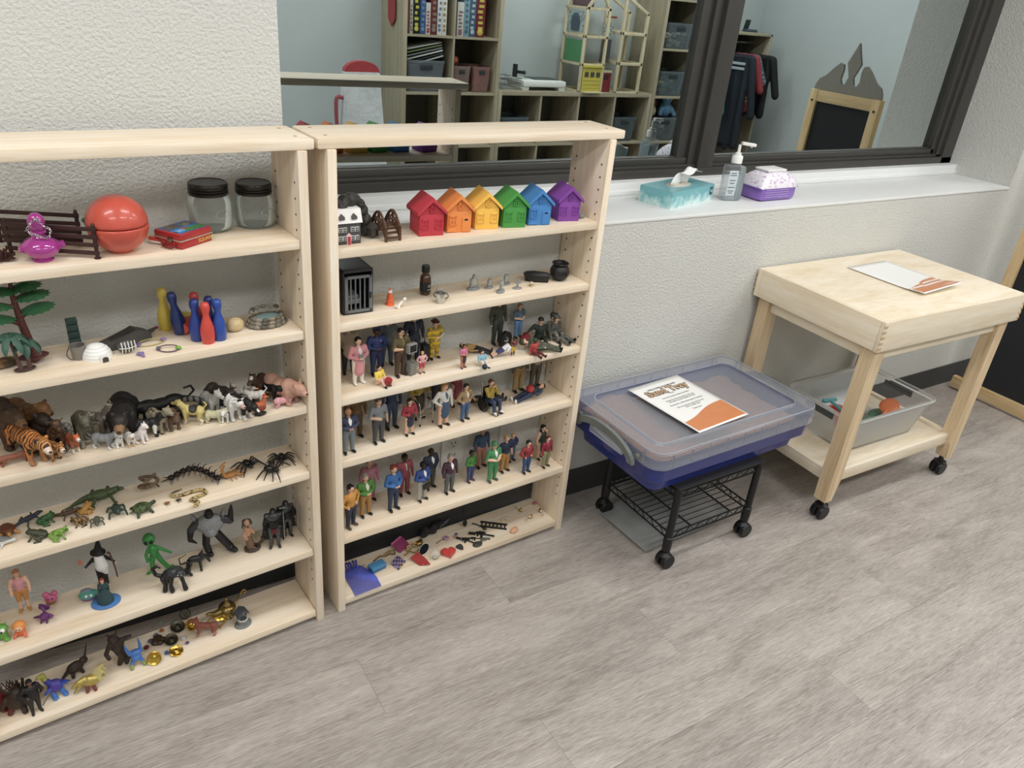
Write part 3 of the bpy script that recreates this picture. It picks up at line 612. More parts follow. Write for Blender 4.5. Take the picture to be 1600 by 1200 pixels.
IV = mat('#c9b793', .55); blob('toy_skull', 'tiny ivory toy skull in front of the coffin', 'toy skull', (0.5824,-0.1116,0.8396), -.3, [('e', (0, 0, .0065), (.0065, .0075, .0062), None, IV), ('e', (0, -.005, .003), (.0042, .0035, .003), None, IV), ('k', (-.0026, -.0075, .006), (.0018, .0035, .0018), None, mat('#3a2c1c', .7)), ('k', (.0026, -.0075, .006), (.0018, .0035, .0018), None, mat('#3a2c1c', .7))], .0007, smooth=1, part='skull')
t = thing('toy_coffin', 'black toy coffin with ridged lid beside the cauldron', 'toy coffin', (0.6173,-0.0823,0.8396), -.55)
K = mat('#1d1d1e', .45)
def hexo(s, z): return [(x*s, y*s, z) for x, y in ((-.034, -.007), (-.012, -.015), (.034, -.009), (.034, .009), (-.012, .015), (-.034, .007))]
def loft(rings, name, m, t):
    n = len(rings[0]); vs = sum(rings, []); fs = [tuple(range(n))[::-1], tuple(range((len(rings)-1)*n, len(rings)*n))]
    for k in range(len(rings)-1):
        for i in range(n): j = (i+1) % n; fs.append((k*n+i, k*n+j, (k+1)*n+j, (k+1)*n+i))
    return MB().add(vs, fs).build(name, m, t, smooth=30)
loft([hexo(.9, 0), hexo(1, .016)], 'box', K, t); loft([hexo(1.06, .0165), hexo(1.06, .019), hexo(.8, .0245), hexo(.55, .0255)], 'lid', K, t)
t = thing('toy_cauldron', 'black round toy cauldron with rolled rim', 'toy cauldron', (0.6834,-0.0928,0.8396), 0)
MB().lathe([(.012, 0), (.020, .004), (.0265, .015), (.027, .024), (.0235, .034), (.0185, .039), (.0215, .043), (.0235, .0455), (.022, .047), (.0175, .044), (.016, .034), (.001, .030)], None, 28).build('pot', K, t, smooth=50)
for a in (0, 2.1, 4.2): MB().ell((.014*cos(a), .014*sin(a), .002), (.004, .004, .004)).build('foot', K, t)
MB().ring((0, 0, 0), .005, .0012, TR(-.0225, -.006, .040, pi/2)).build('ear', K, t); MB().ring((0, 0, 0), .006, .0014, TR(0, -.0268, .022, pi/2), 16).build('emblem', K, t)
# ================================================================ SHELF 3: working people, soldiers, children
F = 'play people on the third shelf'
def clip(t, h, q, hz): MB().box(q(.0, -.135, hz+.12), (.10*h, .012*h, .14*h), TR(0, 0, 0)).build('clipboard', mat('#7d7f80', .5), t)
person('figurine of a doctor in a pink coat with white trousers and clipboard', (0.0966,-0.1266,0.6510), 0.1226, .15, '#d88f95', '#e9e4dc', '#16110e', shoes='#efece6', coat=.20, inner='#e8e2dc', extra=clip, group=F)
person('tan coated figurine half hidden behind the doctor in pink', (0.0943,-0.0671,0.6510), .135, -.1, '#a89a88', '#26262a', '#5a4a3a', coat=.05, arms='down', group=F)
def badge(t, h, q, hz): MB().ell(q(.055, -.075, hz+.24), (.012*h, .006*h, .014*h)).build('badge', mat('#d8d8d0', .3), t)
person('dark skinned police figurine in navy uniform and peaked cap', (0.1544,-0.0981,0.6510), 0.1283, .1, '#26356b', '#222c58', '#15100c', DARK, '#101014', arms='front', hat=('peaked', '#23305e'), extra=badge, group=F, belt='#15151a')
person('figurine in a grey shirt and jeans behind the delivery worker', (0.1986,-0.0576,0.6510), .135, -.15, '#5d6a70', '#47525c', '#2a2018', SKIN, '#151518', arms=('down', 'out'), group=F)
def monitor(t, h, q, hz):
    MB().box(q(.10, -.20, hz+.14), (.20*h, .10*h, .19*h), TR(0, 0, 0), bev=.004*h).build('monitor', mat('#8d8c88', .5), t)
    MB().box(q(.10, -.253, hz+.145), (.155*h, .006*h, .135*h), bev=.002*h).build('screen', mat('#17181a', .2), t)
    MB().box(q(.20, -.06, .13), (.15*h, .2*h, .25*h), bev=.006*h).build('computer_case', mat('#77766f', .5), t)
person('delivery figurine in brown uniform carrying a grey computer monitor', (0.2060,-0.1257,0.6510), 0.1286, .3, '#6a5f3a', '#4e3a2c', '#1c1410', sleeve='short', shoes='#2a1d16', arms='hold', tie='#b99a3c', extra=monitor, group=F, glasses=True)
def bag(t, h, q, hz): MB().box(q(.22, -.04, .17), (.13*h, .16*h, .34*h), bev=.01*h).tube([q(.22, -.04, .34), q(.2, -.04, .47)], .012*h, seg=6).build('flight_bag', mat('#18181b', .4), t)
person('pilot figurine in dark navy suit with a black flight bag', (0.2701,-0.0612,0.6510), .138, .0, '#20263c', '#1d2236', '#2a1a12', arms='down', tie='#6a7a9a', extra=bag, group=F)
def axe(t, h, q, hz): MB().tube([q(-.11, -.15, hz+.04), q(.12, -.15, hz+.16)], .012*h, seg=6).build('axe_handle', mat('#d9cba8', .5), t); MB().ell(q(.13, -.15, hz+.17), (.035*h, .012*h, .03*h)).build('axe_head', mat('#b9b9b4', .3), t); MB().box(q(0, -.088, hz+.20), (.09*h, .01*h, .02*h)).build('name_patch', mat('#2a2418', .5), t)
person('stout firefighter figurine in yellow turnout gear holding an axe', (0.3281,-0.0670,0.6510), 0.1093, .2, stripes('#c9a421', '#8d7a3a', 22, .4, 'Z'), stripes('#c9a421', '#8d7a3a', 18, .4, 'Z'), '#4a1f14', shoes='#151515', bulk=1.32, coat=.08, arms='front', hat=('fire', '#4d1c14'), extra=axe, group=F)
person('blond child figurine in red overalls and pink sleeves', (0.2623,-0.1326,0.6510), 0.0608, .1, '#dba0a0', '#b8434c', '#c9a45a', shoes='#3a241a', arms='hip', pants_len=.5, group=F)
def drum(t, h, q, hz): MB().lathe([(.10*h, 0), (.105*h, .03*h), (.105*h, .12*h), (.10*h, .15*h)], Matrix.Translation(q(.02, -.30, .10)) @ rotm(.35), 16).build('drum', mat('#a3222c', .4), t)
person('child figurine in yellow sitting with a red drum', (0.1409,-0.1477,0.6510), .085, .5, '#e8c81e', '#e3b59a', '#15100d', pose='sit', arms='knees', sleeve='short', extra=drum, group=F)
person('girl figurine in pink shirt and brown skirt', (0.3730,-0.1446,0.6510), 0.0673, .35, '#cf6a92', '#4a2b2e', '#120e0c', '#b97a58', '#3a1f1c', sleeve='short', skirt=.18, group=F, hairtype='bob')
def ball(c): 
    def f_(t, h, q, hz): MB().ell(q(-.10, -.34, .10), (.10*h, .10*h, .10*h)).build('ball', mat(c, .4), t)
    return f_
person('child figurine in light blue sitting behind a dark ball', (0.4255,-0.1489,0.6510), .075, .1, '#7fb2c4', '#ded8cf', '#3a2214', pose='sit', arms='knees', sleeve='short', extra=ball('#252c44'), group=F)
person('child figurine in a tan shirt lying on its back behind the sitting child', (0.4874,-0.0980,0.6510), .09, 0, '#b08a48', '#23262e', '#4a2a14', arms='down', rot=(-pi/2+.12, 0, .95), group=F)
person('child figurine crawling in white shirt and navy shorts', (0.4706,-0.1170,0.6510), .072, 0, '#dcdcdc', '#39406e', '#17120f', arms='hold', pants_len=.5, rot=(1.1, 0, 1.35), group=F, sleeve='short')
def tyre(t, h, q, hz):
    T_ = TR(.006, -.030, .0238, pi/2, 0, .25)
    MB().lathe([(.012, -.006), (.021, -.008), (.0235, -.006), (.0235, .006), (.021, .008), (.012, .006)], T_, 26).build('tyre', mat('#161616', .6), t)
    MB().lathe([(.0125, .0055), (.006, .0075), (.001, .0078)], T_, 20).build('wheel_hub', mat('#c4c4c2', .3, .8), t)
    hb = MB()
    for k in range(5): hb.lathe([(.0026, .0066), (.0026, .0086)], T_ @ TR(.0085*cos(k*1.257), .0085*sin(k*1.257), 0), 8)
    hb.build('lug_holes', mat('#222222', .5), t)
person('mechanic figurine in dark green overalls with a black tyre', (0.5305,-0.0440,0.6510), .138, .15, '#3f463c', '#363d35', '#1c150f', shoes='#1a1a1a', arms=('down', 'down'), extra=tyre, group=F)
person('police figurine in blue shirt and jeans with hands at the belt', (0.6099,-0.0272,0.6510), 0.1025, .2, '#5f7b92', '#5f8ab8', '#8a6a3c', sleeve='short', belt='#18181a', shoes='#18181a', group=F)
person('child figurine in red jersey and yellow shorts holding a basketball', (0.5340,-0.1284,0.6510), 0.0544, .2, '#8c2b2c', '#d9b02c', '#120d0a', DARK, '#dcdad4', arms='front', pants_len=.5, sleeve='none', group=F)
person('child figurine in red and yellow sitting on the shelf edge', (0.5955,-0.1388,0.6510), .08, .2, '#b03a34', '#6a2f2a', '#2a3320', DARK, '#4a2a1e', pose='sit', arms='down', hat=('helmet', '#3a4030'), group=F)
G = 'toy soldiers slumped in the corner'
CM = blotch('#3b4034', '#565a46', 110, .5, .6, '#23261f'); CM2 = blotch('#4a4c48', '#6f716a', 120, .5, .6, '#2b2c2a')
person('dark green soldier figurine sitting with one arm out', (0.6602,-0.0643,0.6510), .118, -.35, '#2f3a30', '#2a332b', '#1c1a14', arms=('out', 'down'), pose='sit', hat=('helmet', '#2c352c'), group=G)
person('camouflaged soldier figurine slumped upright in the middle of the group', (0.7013,-0.0654,0.6510), .13, .25, CM2, CM2, '#23241f', pose='sit', arms='knees', hat=('helmet', '#3a3c38'), group=G)
person('grey camouflaged soldier figurine leaning on the side panel', (0.7325,-0.0721,0.6510), .125, .45, CM2, CM2, '#3a3c36', pose='sit', arms='down', hat=('cap', '#6a6c66'), group=G)
person('green camouflaged soldier figurine lying on its back at the shelf edge', (0.6778,-0.1523,0.6510), .12, 0, CM, CM, '#2a2a22', arms='down', hat=('helmet', '#394030'), rot=(-pi/2+.18, 0, 1.15), group=G)
blob('toy_bag', 'crumpled red toy bag at the feet of the soldiers', 'toy bag', (0.6122,-0.0651,0.6510), .3, [('e', (0, 0, .012), (.018, .014, .012), None, mat('#9a2a2e', .6)), ('e', (.006, .004, .020), (.010, .009, .008), None, mat('#9a2a2e', .6)), ('c', (-.006, 0, .02), .003, (.006, 0, .03), .003, mat('#6a1a1e', .6))], .0018, part='bag')
# ================================================================ SHELF 4: older people and families
F = 'play people on the fourth shelf'
person('elderly man figurine with navy cardigan and grey trousers by the post', (0.0606,-0.1520,0.4763), 0.1263, .1, '#39405c', '#6f7c80', '#7a7068', TAN, inner='#e9e6e0', arms='front', hairtype='bald', group=F)
person('figurine in a brown suit behind the elderly man', (0.1020,-0.0912,0.4763), .14, .05, '#7a5a34', '#5f4a2c', '#c8b8a0', arms='down', shoes='#15120f', group=F)
person('man figurine in grey polo shirt and charcoal trousers', (0.1448,-0.1363,0.4763), 0.1289, .2, '#7d8286', '#45484a', '#6a5a48', '#d0a988', arms=('front', 'down'), sleeve='short', group=F)
person('tall figurine in navy blue overalls behind the grey polo man', (0.2017,-0.0849,0.4763), .15, .1, '#2f3e5c', '#2a3852', '#1a1410', arms='down', shoes='#171717', bulk=1.1, group=F)
def book(t, h, q, hz): MB().box(q(0, -.15, hz+.11), (.13*h, .03*h, .10*h), TR(0, 0, 0), bev=.002).build('book', mat('#3a3026', .5), t)
person('girl figurine in a red jumper and navy skirt holding a book', (0.2317,-0.1326,0.4763), 0.1070, .15, '#a52a3c', '#2b3048', '#120e0c', skirt=.16, hairtype='bob', shoes='#151313', extra=book, group=F)
def walker(t, h, q, hz):
    al = mat('#b9bab6', .3, .9); mb = MB()
    for s in (-1, 1):
        mb.tube([q(s*.15, -.30, .02), q(s*.15, -.28, .44), q(s*.15, -.16, .50), q(s*.15, -.06, .46), q(s*.16, -.04, .02)], .011*h, sub=3, seg=6)
    mb.tube([q(-.15, -.285, .34), q(.15, -.285, .34)], .009*h, seg=6); mb.tube([q(-.15, -.29, .22), q(.15, -.29, .22)], .009*h, seg=6); mb.build('walking_frame', al, t)
    for s in (-1, 1):
        MB().lathe([(.016*h, 0), (.014*h, .05*h)], Matrix.Translation(q(s*.15, -.30, 0)), 8).build('rubber_tip', mat('#1c1c1c', .6), t); MB().tube([q(s*.15, -.20, .49), q(s*.15, -.09, .475)], .017*h, seg=6).build('grip', mat('#2a2a2a', .6), t)
person('elderly figurine in a yellow cardigan leaning on a walking frame', (0.2892,-0.0635,0.4763), .135, .15, '#b39a2a', '#3b352c', '#c9c4ba', skirt=.22, arms='hold', hairtype='bob', extra=walker, group=F)
def cane(t, h, q, hz): MB().tube([q(.2, -.06, 0), q(.2, -.06, .9), q(.17, -.06, .95)], .009*h, seg=6).build('staff', mat('#a8a49a', .4), t)
person('dark suited figurine with a pale staff at the back', (0.3605,-0.0359,0.4763), .14, .0, '#3c4450', '#31363c', '#1c1612', arms='down', extra=cane, group=F)
person('woman figurine in blue waistcoat and blue skirt with white sleeves', (0.3336,-0.1260,0.4763), 0.1296, .2, '#d8d4cc', '#3a526e', '#b98a4a', skirt=.20, arms=('hip', 'down'), hairtype='long', shoes='#12100f', inner='#4a6a80', group=F)
person('pink dressed figurine half hidden behind the man in tan jumper', (0.4169,-0.0393,0.4763), .135, .1, '#b0606c', '#8a3a4a', '#5a3420', skirt=.24, arms='out', hairtype='long', group=F)
person('man figurine in a tan jumper and blue jeans', (0.4004,-0.1209,0.4763), 0.1106, .3, '#a98a5c', '#3c5c86', '#1a120e', arms='hip', shoes='#2a1c16', inner='#e4dccc', group=F)
def chair(t, h, q, hz):
    al = mat('#b4b5b2', .3, .9); bk = mat('#1a1a1c', .5)
    MB().box(q(0, -.05, .20), (.26*h, .30*h, .03*h), bev=.004).build('seat', bk, t); MB().box(q(0, .11, .40), (.26*h, .03*h, .40*h), bev=.004).build('backrest', bk, t)
    for s in (-1, 1):
        MB().ring((0, 0, 0), .165*h, .016*h, Matrix.Translation(q(s*.18, .04, .18)) @ rotm(0, pi/2), 22).lathe([(.12*h, -.003), (.12*h, .003)], Matrix.Translation(q(s*.18, .04, .18)) @ rotm(0, pi/2), 18).build('wheel', bk, t)
        MB().tube([q(s*.14, -.20, .22), q(s*.14, -.24, .03)], .022*h, seg=6).tube([q(s*.15, .12, .3), q(s*.15, .13, .66), q(s*.15, .19, .70)], .020*h, sub=2, seg=6).build('frame_tube', al, t)
        MB().box(q(s*.15, -.05, .40), (.035*h, .22*h, .025*h), bev=.003).build('armrest', bk, t); MB().ell(q(s*.14, -.23, .035), (.014*h, .035*h, .035*h)).build('caster', bk, t)
        MB().box(q(s*.08, -.32, .035), (.09*h, .12*h, .012*h)).build('footrest', bk, t)
person('figurine in a yellow top sitting in a black wheelchair with face in hands', (0.4920,-0.0977,0.4763), .118, .25, '#b79a30', '#39435e', '#5a3018', pose='chair', arms='face', shoes='#e4e2dc', extra=chair, group=F)
person('figurine in tan trousers whose head is hidden by the shelf above', (0.6248,-0.0327,0.4763), .150, .2, '#5a5f52', '#a5834e', '#3a2a1a', arms='down', shoes='#1a1512', group=F)
person('figurine in grey trousers standing at the back by the corner', (0.6871,-0.0272,0.4763), .150, .1, '#a89a84', '#5a5348', '#3a2a1a', arms='down', shoes='#2a2420', group=F)
def heart_(t, h, q, hz): MB().ell(q(0, -.11, .56), (.12*h, .10*h, .11*h)).build('red_cushion', mat('#b8302e', .45), t)
person('figurine lying on its back with a red cushion on its lap', (0.5739,-0.0914,0.4763), .115, 0, '#2f3a48', '#2b3450', '#3a2418', arms='front', rot=(-pi/2+.25, 0, -1.50), shoes='#e6e4de', extra=heart_, group=F)
person('dark figurine lying behind the wheelchair with its boots showing', (0.5649,-0.0632,0.4763), .11, 0, '#3a3f44', '#3f4245', '#2a1c14', arms='down', rot=(-pi/2+.1, 0, 1.5), group=F)
# ================================================================ SHELF 5
F = 'play people on the fifth shelf'
person('figurine in a mustard shirt half cut off by the front post', (0.0517,-0.1488,0.2414), 0.1329, .5, '#c78a22', '#2c3444', '#15100c', arms='hip', shoes='#5a4a3c', group=F)
person('elderly figurine in a green cardigan and tan trousers', (0.1166,-0.1187,0.2414), 0.1331, .2, '#4f8a34', '#a87a34', '#8d8780', inner='#e6e2d8', hairtype='short', group=F)
person('figurine in a pink suit standing behind the green cardigan', (0.1501,-0.0616,0.2414), .138, .1, '#b0707e', '#a86474', '#3a2418', arms='down', group=F)
person('red-haired figurine in a blue jumper and navy trousers', (0.1932,-0.1258,0.2414), 0.1449, .25, '#2f6aa8', '#2b3a52', '#7a2f1c', arms='front', shoes='#121416', inner=None, group=F, bulk=1.08)
person('dark skinned figurine in a maroon suit with white shirt front', (0.2487,-0.0731,0.2414), 0.1332, .1, '#93424e', '#8c3e4a', '#120d0a', DARK, arms='down', tie='#ece6dc', group=F)
def case_(t, h, q, hz): MB().box(q(.0, -.14, hz-.05), (.20*h, .05*h, .14*h), TR(0, 0, 0), bev=.003).tube([q(-.03, -.14, hz+.02), q(-.03, -.14, hz+.05), q(.03, -.14, hz+.05), q(.03, -.14, hz+.02)], .007*h, seg=5).build('briefcase', mat('#26221c', .5), t)
person('dark skinned figurine in a blue blazer holding a briefcase', (0.2831,-0.1183,0.2414), 0.1262, .3, '#2a4a8c', '#a9a8a0', '#0f0b09', '#3a2418', shoes='#2a2220', extra=case_, inner='#e8e6e0', group=F)
person('dark skinned figurine in white waistcoat and charcoal jacket', (0.3277,-0.0747,0.2414), 0.1349, .25, '#2c3444', '#474a44', '#2a241e', '#3a2619', arms=('down', 'front'), inner='#eceae6', hairtype='bald', group=F)
person('grey-haired figurine in a plum cardigan and grey trousers', (0.3682,-0.1166,0.2414), 0.1282, .2, '#4a2c3c', '#55585a', '#8d8a86', arms='down', inner='#f0ece6', shoes='#171717', group=F)
person('dark skinned child figurine in a green jacket and blue jeans', (0.4489,-0.0938,0.2414), 0.1069, .4, '#4c8a3a', '#3c4a76', '#151009', '#5f3d26', arms='front', shoes='#6a3038', group=F)
person('navy jacketed figurine behind the child in green', (0.5138,-0.0384,0.2414), .14, .2, '#334a66', '#a8705c', '#3a2a1c', '#c08a68', arms='down', shoes='#141312', group=F)
person('surgeon figurine in green scrubs and cap', (0.5093,-0.1170,0.2414), 0.1346, .2, '#3c8a52', '#3a8a52', '#3c8a52', arms='front', sleeve='short', shoes='#4a5450', hat=('helmet', '#47905a'), inner='#dfe8e0', group=F)
person('blond figurine in a navy polo and ochre trousers', (0.5679,-0.0883,0.2414), 0.1258, .2, '#27344e', '#b07f32', '#b08a50', sleeve='short', arms='down', group=F, shoes='#241a16')
person('blond boy figurine in a navy jumper and jeans at the back', (0.6163,-0.0489,0.2414), 0.0994, .25, '#2c3a62', '#4a6a92', '#a98c58', arms='hip', shoes='#2a2220', group=F)
person('black-haired figurine in a red shirt and blue jeans', (0.6252,-0.1210,0.2414), 0.1126, .2, '#8f2a2e', '#33507e', '#0f0c0c', arms=('hip', 'front'), shoes='#151313', group=F)
person('dark-haired woman figurine in a sleeveless green dress', (0.7072,-0.0727,0.2414), 0.1205, .3, '#2c4038', '#31443c', '#120e0d', sleeve='none', skirt=.16, arms='down', hairtype='long', shoes='#2a1a14', group=F)
person('figurine in a crimson shirt and khaki trousers nearest the side panel', (0.6965,-0.1184,0.2414), 0.1097, .25, '#8e2338', '#8d8a62', '#5a1f1c', arms='down', shoes='#3a2418', group=F)
# wall outlets seen behind shelf 5
for nm, px, lab in (('outlet', (0.4345,-0.0040,0.3033), 'white double power outlet behind the plum cardigan figurine'), ('blank', (0.6328,-0.0040,0.3231), 'blank grey wall plate behind the blond boy figurine')):
    t = thing('power_outlet' if nm == 'outlet' else 'wall_plate', lab, 'wall plate', px, 0)
    MB().box((0, .001, 0), (.075, .006, .118), bev=.002).build('plate', mat('#cfcdc6', .4), t)
    if nm == 'outlet':
        for s in (-1, 1):
            MB().lathe([(.017, 0), (.016, .002)], TR(0, -.002, s*.021, pi/2), 18).build('socket', mat('#c4c2bb', .4), t)
            sl = MB()
            for x in (-.006, .006): sl.box((x, -.0042, s*.021+.004), (.0022, .001, .008))
            sl.lathe([(.0022, 0), (.0022, .001)], TR(0, -.0037, s*.021-.008, pi/2), 8); sl.build('slots', mat('#26221e', .7), t)

# ================================================================ BOOKCASE 2, SHELF 6: small props
t = thing('organza_pouch', 'sheer royal blue organza pouch lying on the lowest shelf', 'pouch', (0.0941,-0.1509,0.0350), .1)
mb = MB(); n = 9; vs = []; random.seed(5)
for sgn in (1, -1):
    for j in range(n):
        for i in range(n):
            u = i/(n-1)*2-1; v = j/(n-1); w = .040*(1-.30*max(0, v-.55)/.45) ; e = (1-u*u)*(1-(2*v-1)**4)
            vs.append((u*w+.006*sin(3*v), (v-.35)*.105, .0006+(.006*e+.003*noise.noise((u*3, v*4, 1)) if sgn > 0 else 0)))
fs = []
for s_ in range(2):
    for j in range(n-1):
        for i in range(n-1): a = s_*n*n+j*n+i; fs.append((a, a+1, a+n+1, a+n))
mb.add(vs, fs); mb.build('bag', clear('#5b66c4', .7, .70, 'blue_organza'), t)
mb = MB()
for k in range(5): mb.tube([(-.012+.006*k, .062, .006), (-.016+.009*k, .078, .012+.004*(k % 2)), (-.02+.011*k, .088, .006)], .0026, sub=3, seg=6)
mb.build('gathered_neck', mat('#2c36a6', .6), t)
MB().tube([(-.004, .066, .008), (.018, .072, .004), (.030, .060, .002), (.040, .066, .002)], .0008, sub=4, seg=5).build('drawstring', mat('#1f2670', .6), t)
t = thing('blue_box', 'small glossy sky blue hinged box', 'box', (0.1555,-0.1254,0.0350), .2)
MB().box((0, .012, .008), (.046, .026, .012), bev=.003).build('body', mat('#2a6f9c', .3), t); MB().box((0, .012, .0165), (.047, .027, .006), bev=.0025).build('lid', mat('#3f8fc4', .3, coat=.4), t)
t = thing('wallet', 'magenta folding wallet propped at the back', 'wallet', (0.2537,-0.0583,0.0350), .5)
MB().box((0, .01, .012), (.046, .034, .004), TR(0, 0, 0, .5), bev=.0015).build('front_flap', mat('#8a2a5a', .45), t); MB().box((0, .016, .009), (.046, .034, .004), TR(0, 0, 0, .5), bev=.0015).build('back_flap', mat('#c05a86', .45), t)
GD = mat('#c9a24a', .28, 1., .15, 200); GD2 = mat('#9a7a34', .3, 1., .2, 200)
def chain(label, pos, pts, r, m, name='toy_chain', link_=.004):
    t = thing(name, label, 'chain', pos, 0); P = [Vector(p) for p in pts]; n = 0
    Q = []
    for a, b in zip(P, P[1:]):
        k = max(1, int((b-a).length/link_))
        for i in range(k): Q.append(a+(b-a)*i/k)
    me = MB().ring((0, 0, 0), link_*.62, r, None, 10, 5, .7).mesh('chain_link', m)
    for i, q in enumerate(Q):
        d = (Q[min(i+1, len(Q)-1)]-Q[max(i-1, 0)]); link('chain_link', me, t, q, ((pi/2 if i % 2 else .2), 0, math.atan2(d.y, d.x)))
    return t
chain('gold chain heaped beside the magenta wallet', (0.2779,-0.0824,0.0350), [(-.03, -.012, .003), (-.012, -.006, .006), (0, .006, .012), (.012, .0, .008), (.02, .01, .012), (.006, .02, .01), (-.012, .014, .008), (-.02, .004, .004), (.0, -.014, .003), (.03, -.004, .003)], .0010, GD)
chain('dull bronze bead chain trailing behind the blue box', (0.2077,-0.0900,0.0350), [(-.05, .01, .003), (-.03, .02, .004), (-.012, .012, .006), (0, .016, .008), (.012, .008, .006), (.018, .02, .01), (.004, .028, .006), (-.016, .022, .004)], .0010, GD2)
t = thing('bead_bracelet', 'lilac bead bracelet laid in rows', 'bracelet', (0.2183,-0.1254,0.0350), .3)
bm_ = MB().ell((0, 0, 0), (.0032, .0032, .0030), None, 8, 6); pl = bm_.mesh('bead', mat('#9a86b8', .25)); dk = bm_.mesh('bead', mat('#3a2c4a', .3)); gb = bm_.mesh('bead', GD)
for j in range(5):
    for i in range(7): link('bead', gb if (j == 0 and i in (2, 4)) else (dk if (i+j) % 3 == 0 else pl), t, (-.016+.0056*i, -.012+.0075*j+.002*i, .003))
t = thing('folding_fan', 'red slatted toy fan beside the lilac bracelet', 'toy fan', (0.2597,-0.1359,0.0350), .45)
sl = MB().box((.016, 0, 0), (.032, .0052, .0022), bev=.0006).mesh('slat', mat('#a8302c', .4))
for k in range(9): link('slat', sl, t, (0, .004*k-.016, .003+.0008*k), (.15, -.12, -.9+.09*k))
MB().tube([(.006, -.028, .005), (.022, .0, .006), (.034, .026, .008)], .0012, seg=5).build('cord', mat('#d88a80', .5), t)
t = thing('hand_mirror', 'oval toy mirror with white rim lying tilted', 'toy mirror', (0.3045,-0.1012,0.0350), .75)
MB().lathe([(.030, 0), (.031, .003), (.028, .005), (.026, .004), (.0, .004)], TR(0, 0, .006, .25), 28, sy=.42).build('rim', mat('#e6e2dc', .4), t); MB().lathe([(.026, .0045), (.0001, .0048)], TR(0, 0, .006, .25), 28, sy=.42, cap=False).build('glass', mat('#3c4650', .05, .9), t)
t = thing('crystal_ball', 'clear faceted glass ball beside the red heart', 'glass ball', (0.3228,-0.1411,0.0350), 0)
MB().ell((0, 0, .014), (.015, .015, .015), None, 10, 7).build('ball', clear('#f0eee6', .04, .8, 'faceted_glass'), t, smooth=0); MB().lathe([(.009, 0), (.007, .004), (.003, .006)], None, 12).build('stand', clear('#e0ddd2', .1, .6), t)
t = thing('glass_heart', 'glossy orange-red glass heart', 'toy heart', (0.3660,-0.1427,0.0350), -.15)
out = []
for k in range(28): a = 2*pi*k/28; out.append((.00150*16*sin(a)**3, .00150*(13*cos(a)-5*cos(2*a)-2*cos(3*a)-cos(4*a))))
cz = sum(b for a, b in out)/28
rings = [[(x*s, (y-cz)*s, z) for x, y in out] for s, z in ((.8, 0), (1., .005), (.97, .010), (.8, .0145), (.45, .017), (.1, .0175))]
loft(rings, 'heart', mat('#c8322a', .15, coat=.8), t)
t = thing('arrowhead', 'dark grey shield shaped arrowhead', 'toy shield', (0.4102,-0.1315,0.0350), .2)
MB().prism([(-.010, .010), (-.004, .012), (.004, .012), (.010, .010), (.010, .002), (.006, -.008), (0, -.014), (-.006, -.008), (-.010, .002)], .004, TR(0, 0, .002, -pi/2)).build('plate', mat('#3a3d3c', .5), t, smooth=0)
t = thing('oval_shield', 'dark oval embossed toy shield near the shelf edge', 'toy shield', (0.4643,-0.1406,0.0350), .2)
MB().lathe([(.0165, 0), (.0165, .003), (.014, .0045), (.010, .0045), (.009, .0055), (.001, .006)], None, 24, sy=.72).build('disc', mat('#4a4c48', .45, .3), t)
def gun(label, pos, rz, s, kind, tilt=0.):
    K_ = mat('#1f1f20', .4); t = thing('toy_rifle', label, 'toy weapon', pos, rz, 'toy weapons on the lowest shelf', sc=s)
    MB().tube([(.0, 0, .004), (.034, 0, .004)], .0022, seg=6).build('barrel', K_, t); MB().box((-.004, 0, .005), (.022, .004, .007), bev=.001).build('receiver', K_, t)
    MB().box((-.024, -.002, .004), (.018, .0036, .008), TR(0, 0, 0, 0, 0, .12), bev=.001).build('stock', K_, t); MB().box((.0, -.008, .004), (.006, .012, .0036), TR(0, 0, 0, 0, 0, .2), bev=.0008).build('magazine', K_, t)
    MB().box((-.008, -.006, .004), (.004, .010, .0034), bev=.0006).build('grip', K_, t)
    if kind: MB().tube([(-.008, .006, .005), (.010, .006, .005)], .0022, seg=6).build('scope', K_, t)
gun('black toy rifle with scope between the two shields', (0.4411,-0.1100,0.0350), -.95, .95, 1)
gun('long black toy rifle lying behind the oval shield', (0.4968,-0.1058,0.0350), -.7, 1.2, 1)
gun('thin black toy rifle crossing beside the oval shield', (0.4684,-0.1128,0.0350), -.55, .75, 0)
t = thing('toy_pistol', 'grey toy pistol lying beside the oval shield', 'toy weapon', (0.4954,-0.1287,0.0350), -.5); GR = mat('#6a6c6a', .4, .3)
MB().box((.004, 0, .004), (.026, .0045, .006), bev=.001).build('slide', GR, t); MB().box((-.007, -.009, .004), (.007, .014, .0045), TR(0, 0, 0, 0, 0, -.2), bev=.001).build('grip', GR, t); MB().ring((.0, -.006, .004), .0042, .001, None, 12, 5).build('trigger_guard', GR, t)
t = thing('toy_axe', 'dark toy battle axe with curved handle', 'toy weapon', (0.5074,-0.0661,0.0350), -.95)
MB().tube([(-.022, 0, .003), (-.006, .002, .004), (.02, -.002, .003)], .0018, sub=3, seg=6).build('handle', mat('#26201c', .6), t); MB().prism([(-.002, 0), (.006, .010), (.012, 0), (.006, -.010)], .003, TR(.018, 0, .002, -pi/2)).build('blade', mat('#5a5c5a', .4, .4), t, smooth=0)
t = thing('toy_shovel', 'small black toy shovel standing upright against the baseboard', 'toy shovel', (0.4711,-0.0493,0.0350), .2, rot=(-.25, 0, .2)); K_ = mat('#201f1f', .5)
MB().tube([(0, .0, .020), (0, .0, .062)], .0018, seg=6).build('handle', K_, t); MB().prism([(-.007, .020), (.007, .020), (.0085, .012), (.006, .004), (0, 0), (-.006, .004), (-.0085, .012)], .002, TR(0, -.001, 0)).build('blade', K_, t); MB().box((0, 0, .063), (.012, .003, .003)).build('grip', K_, t)
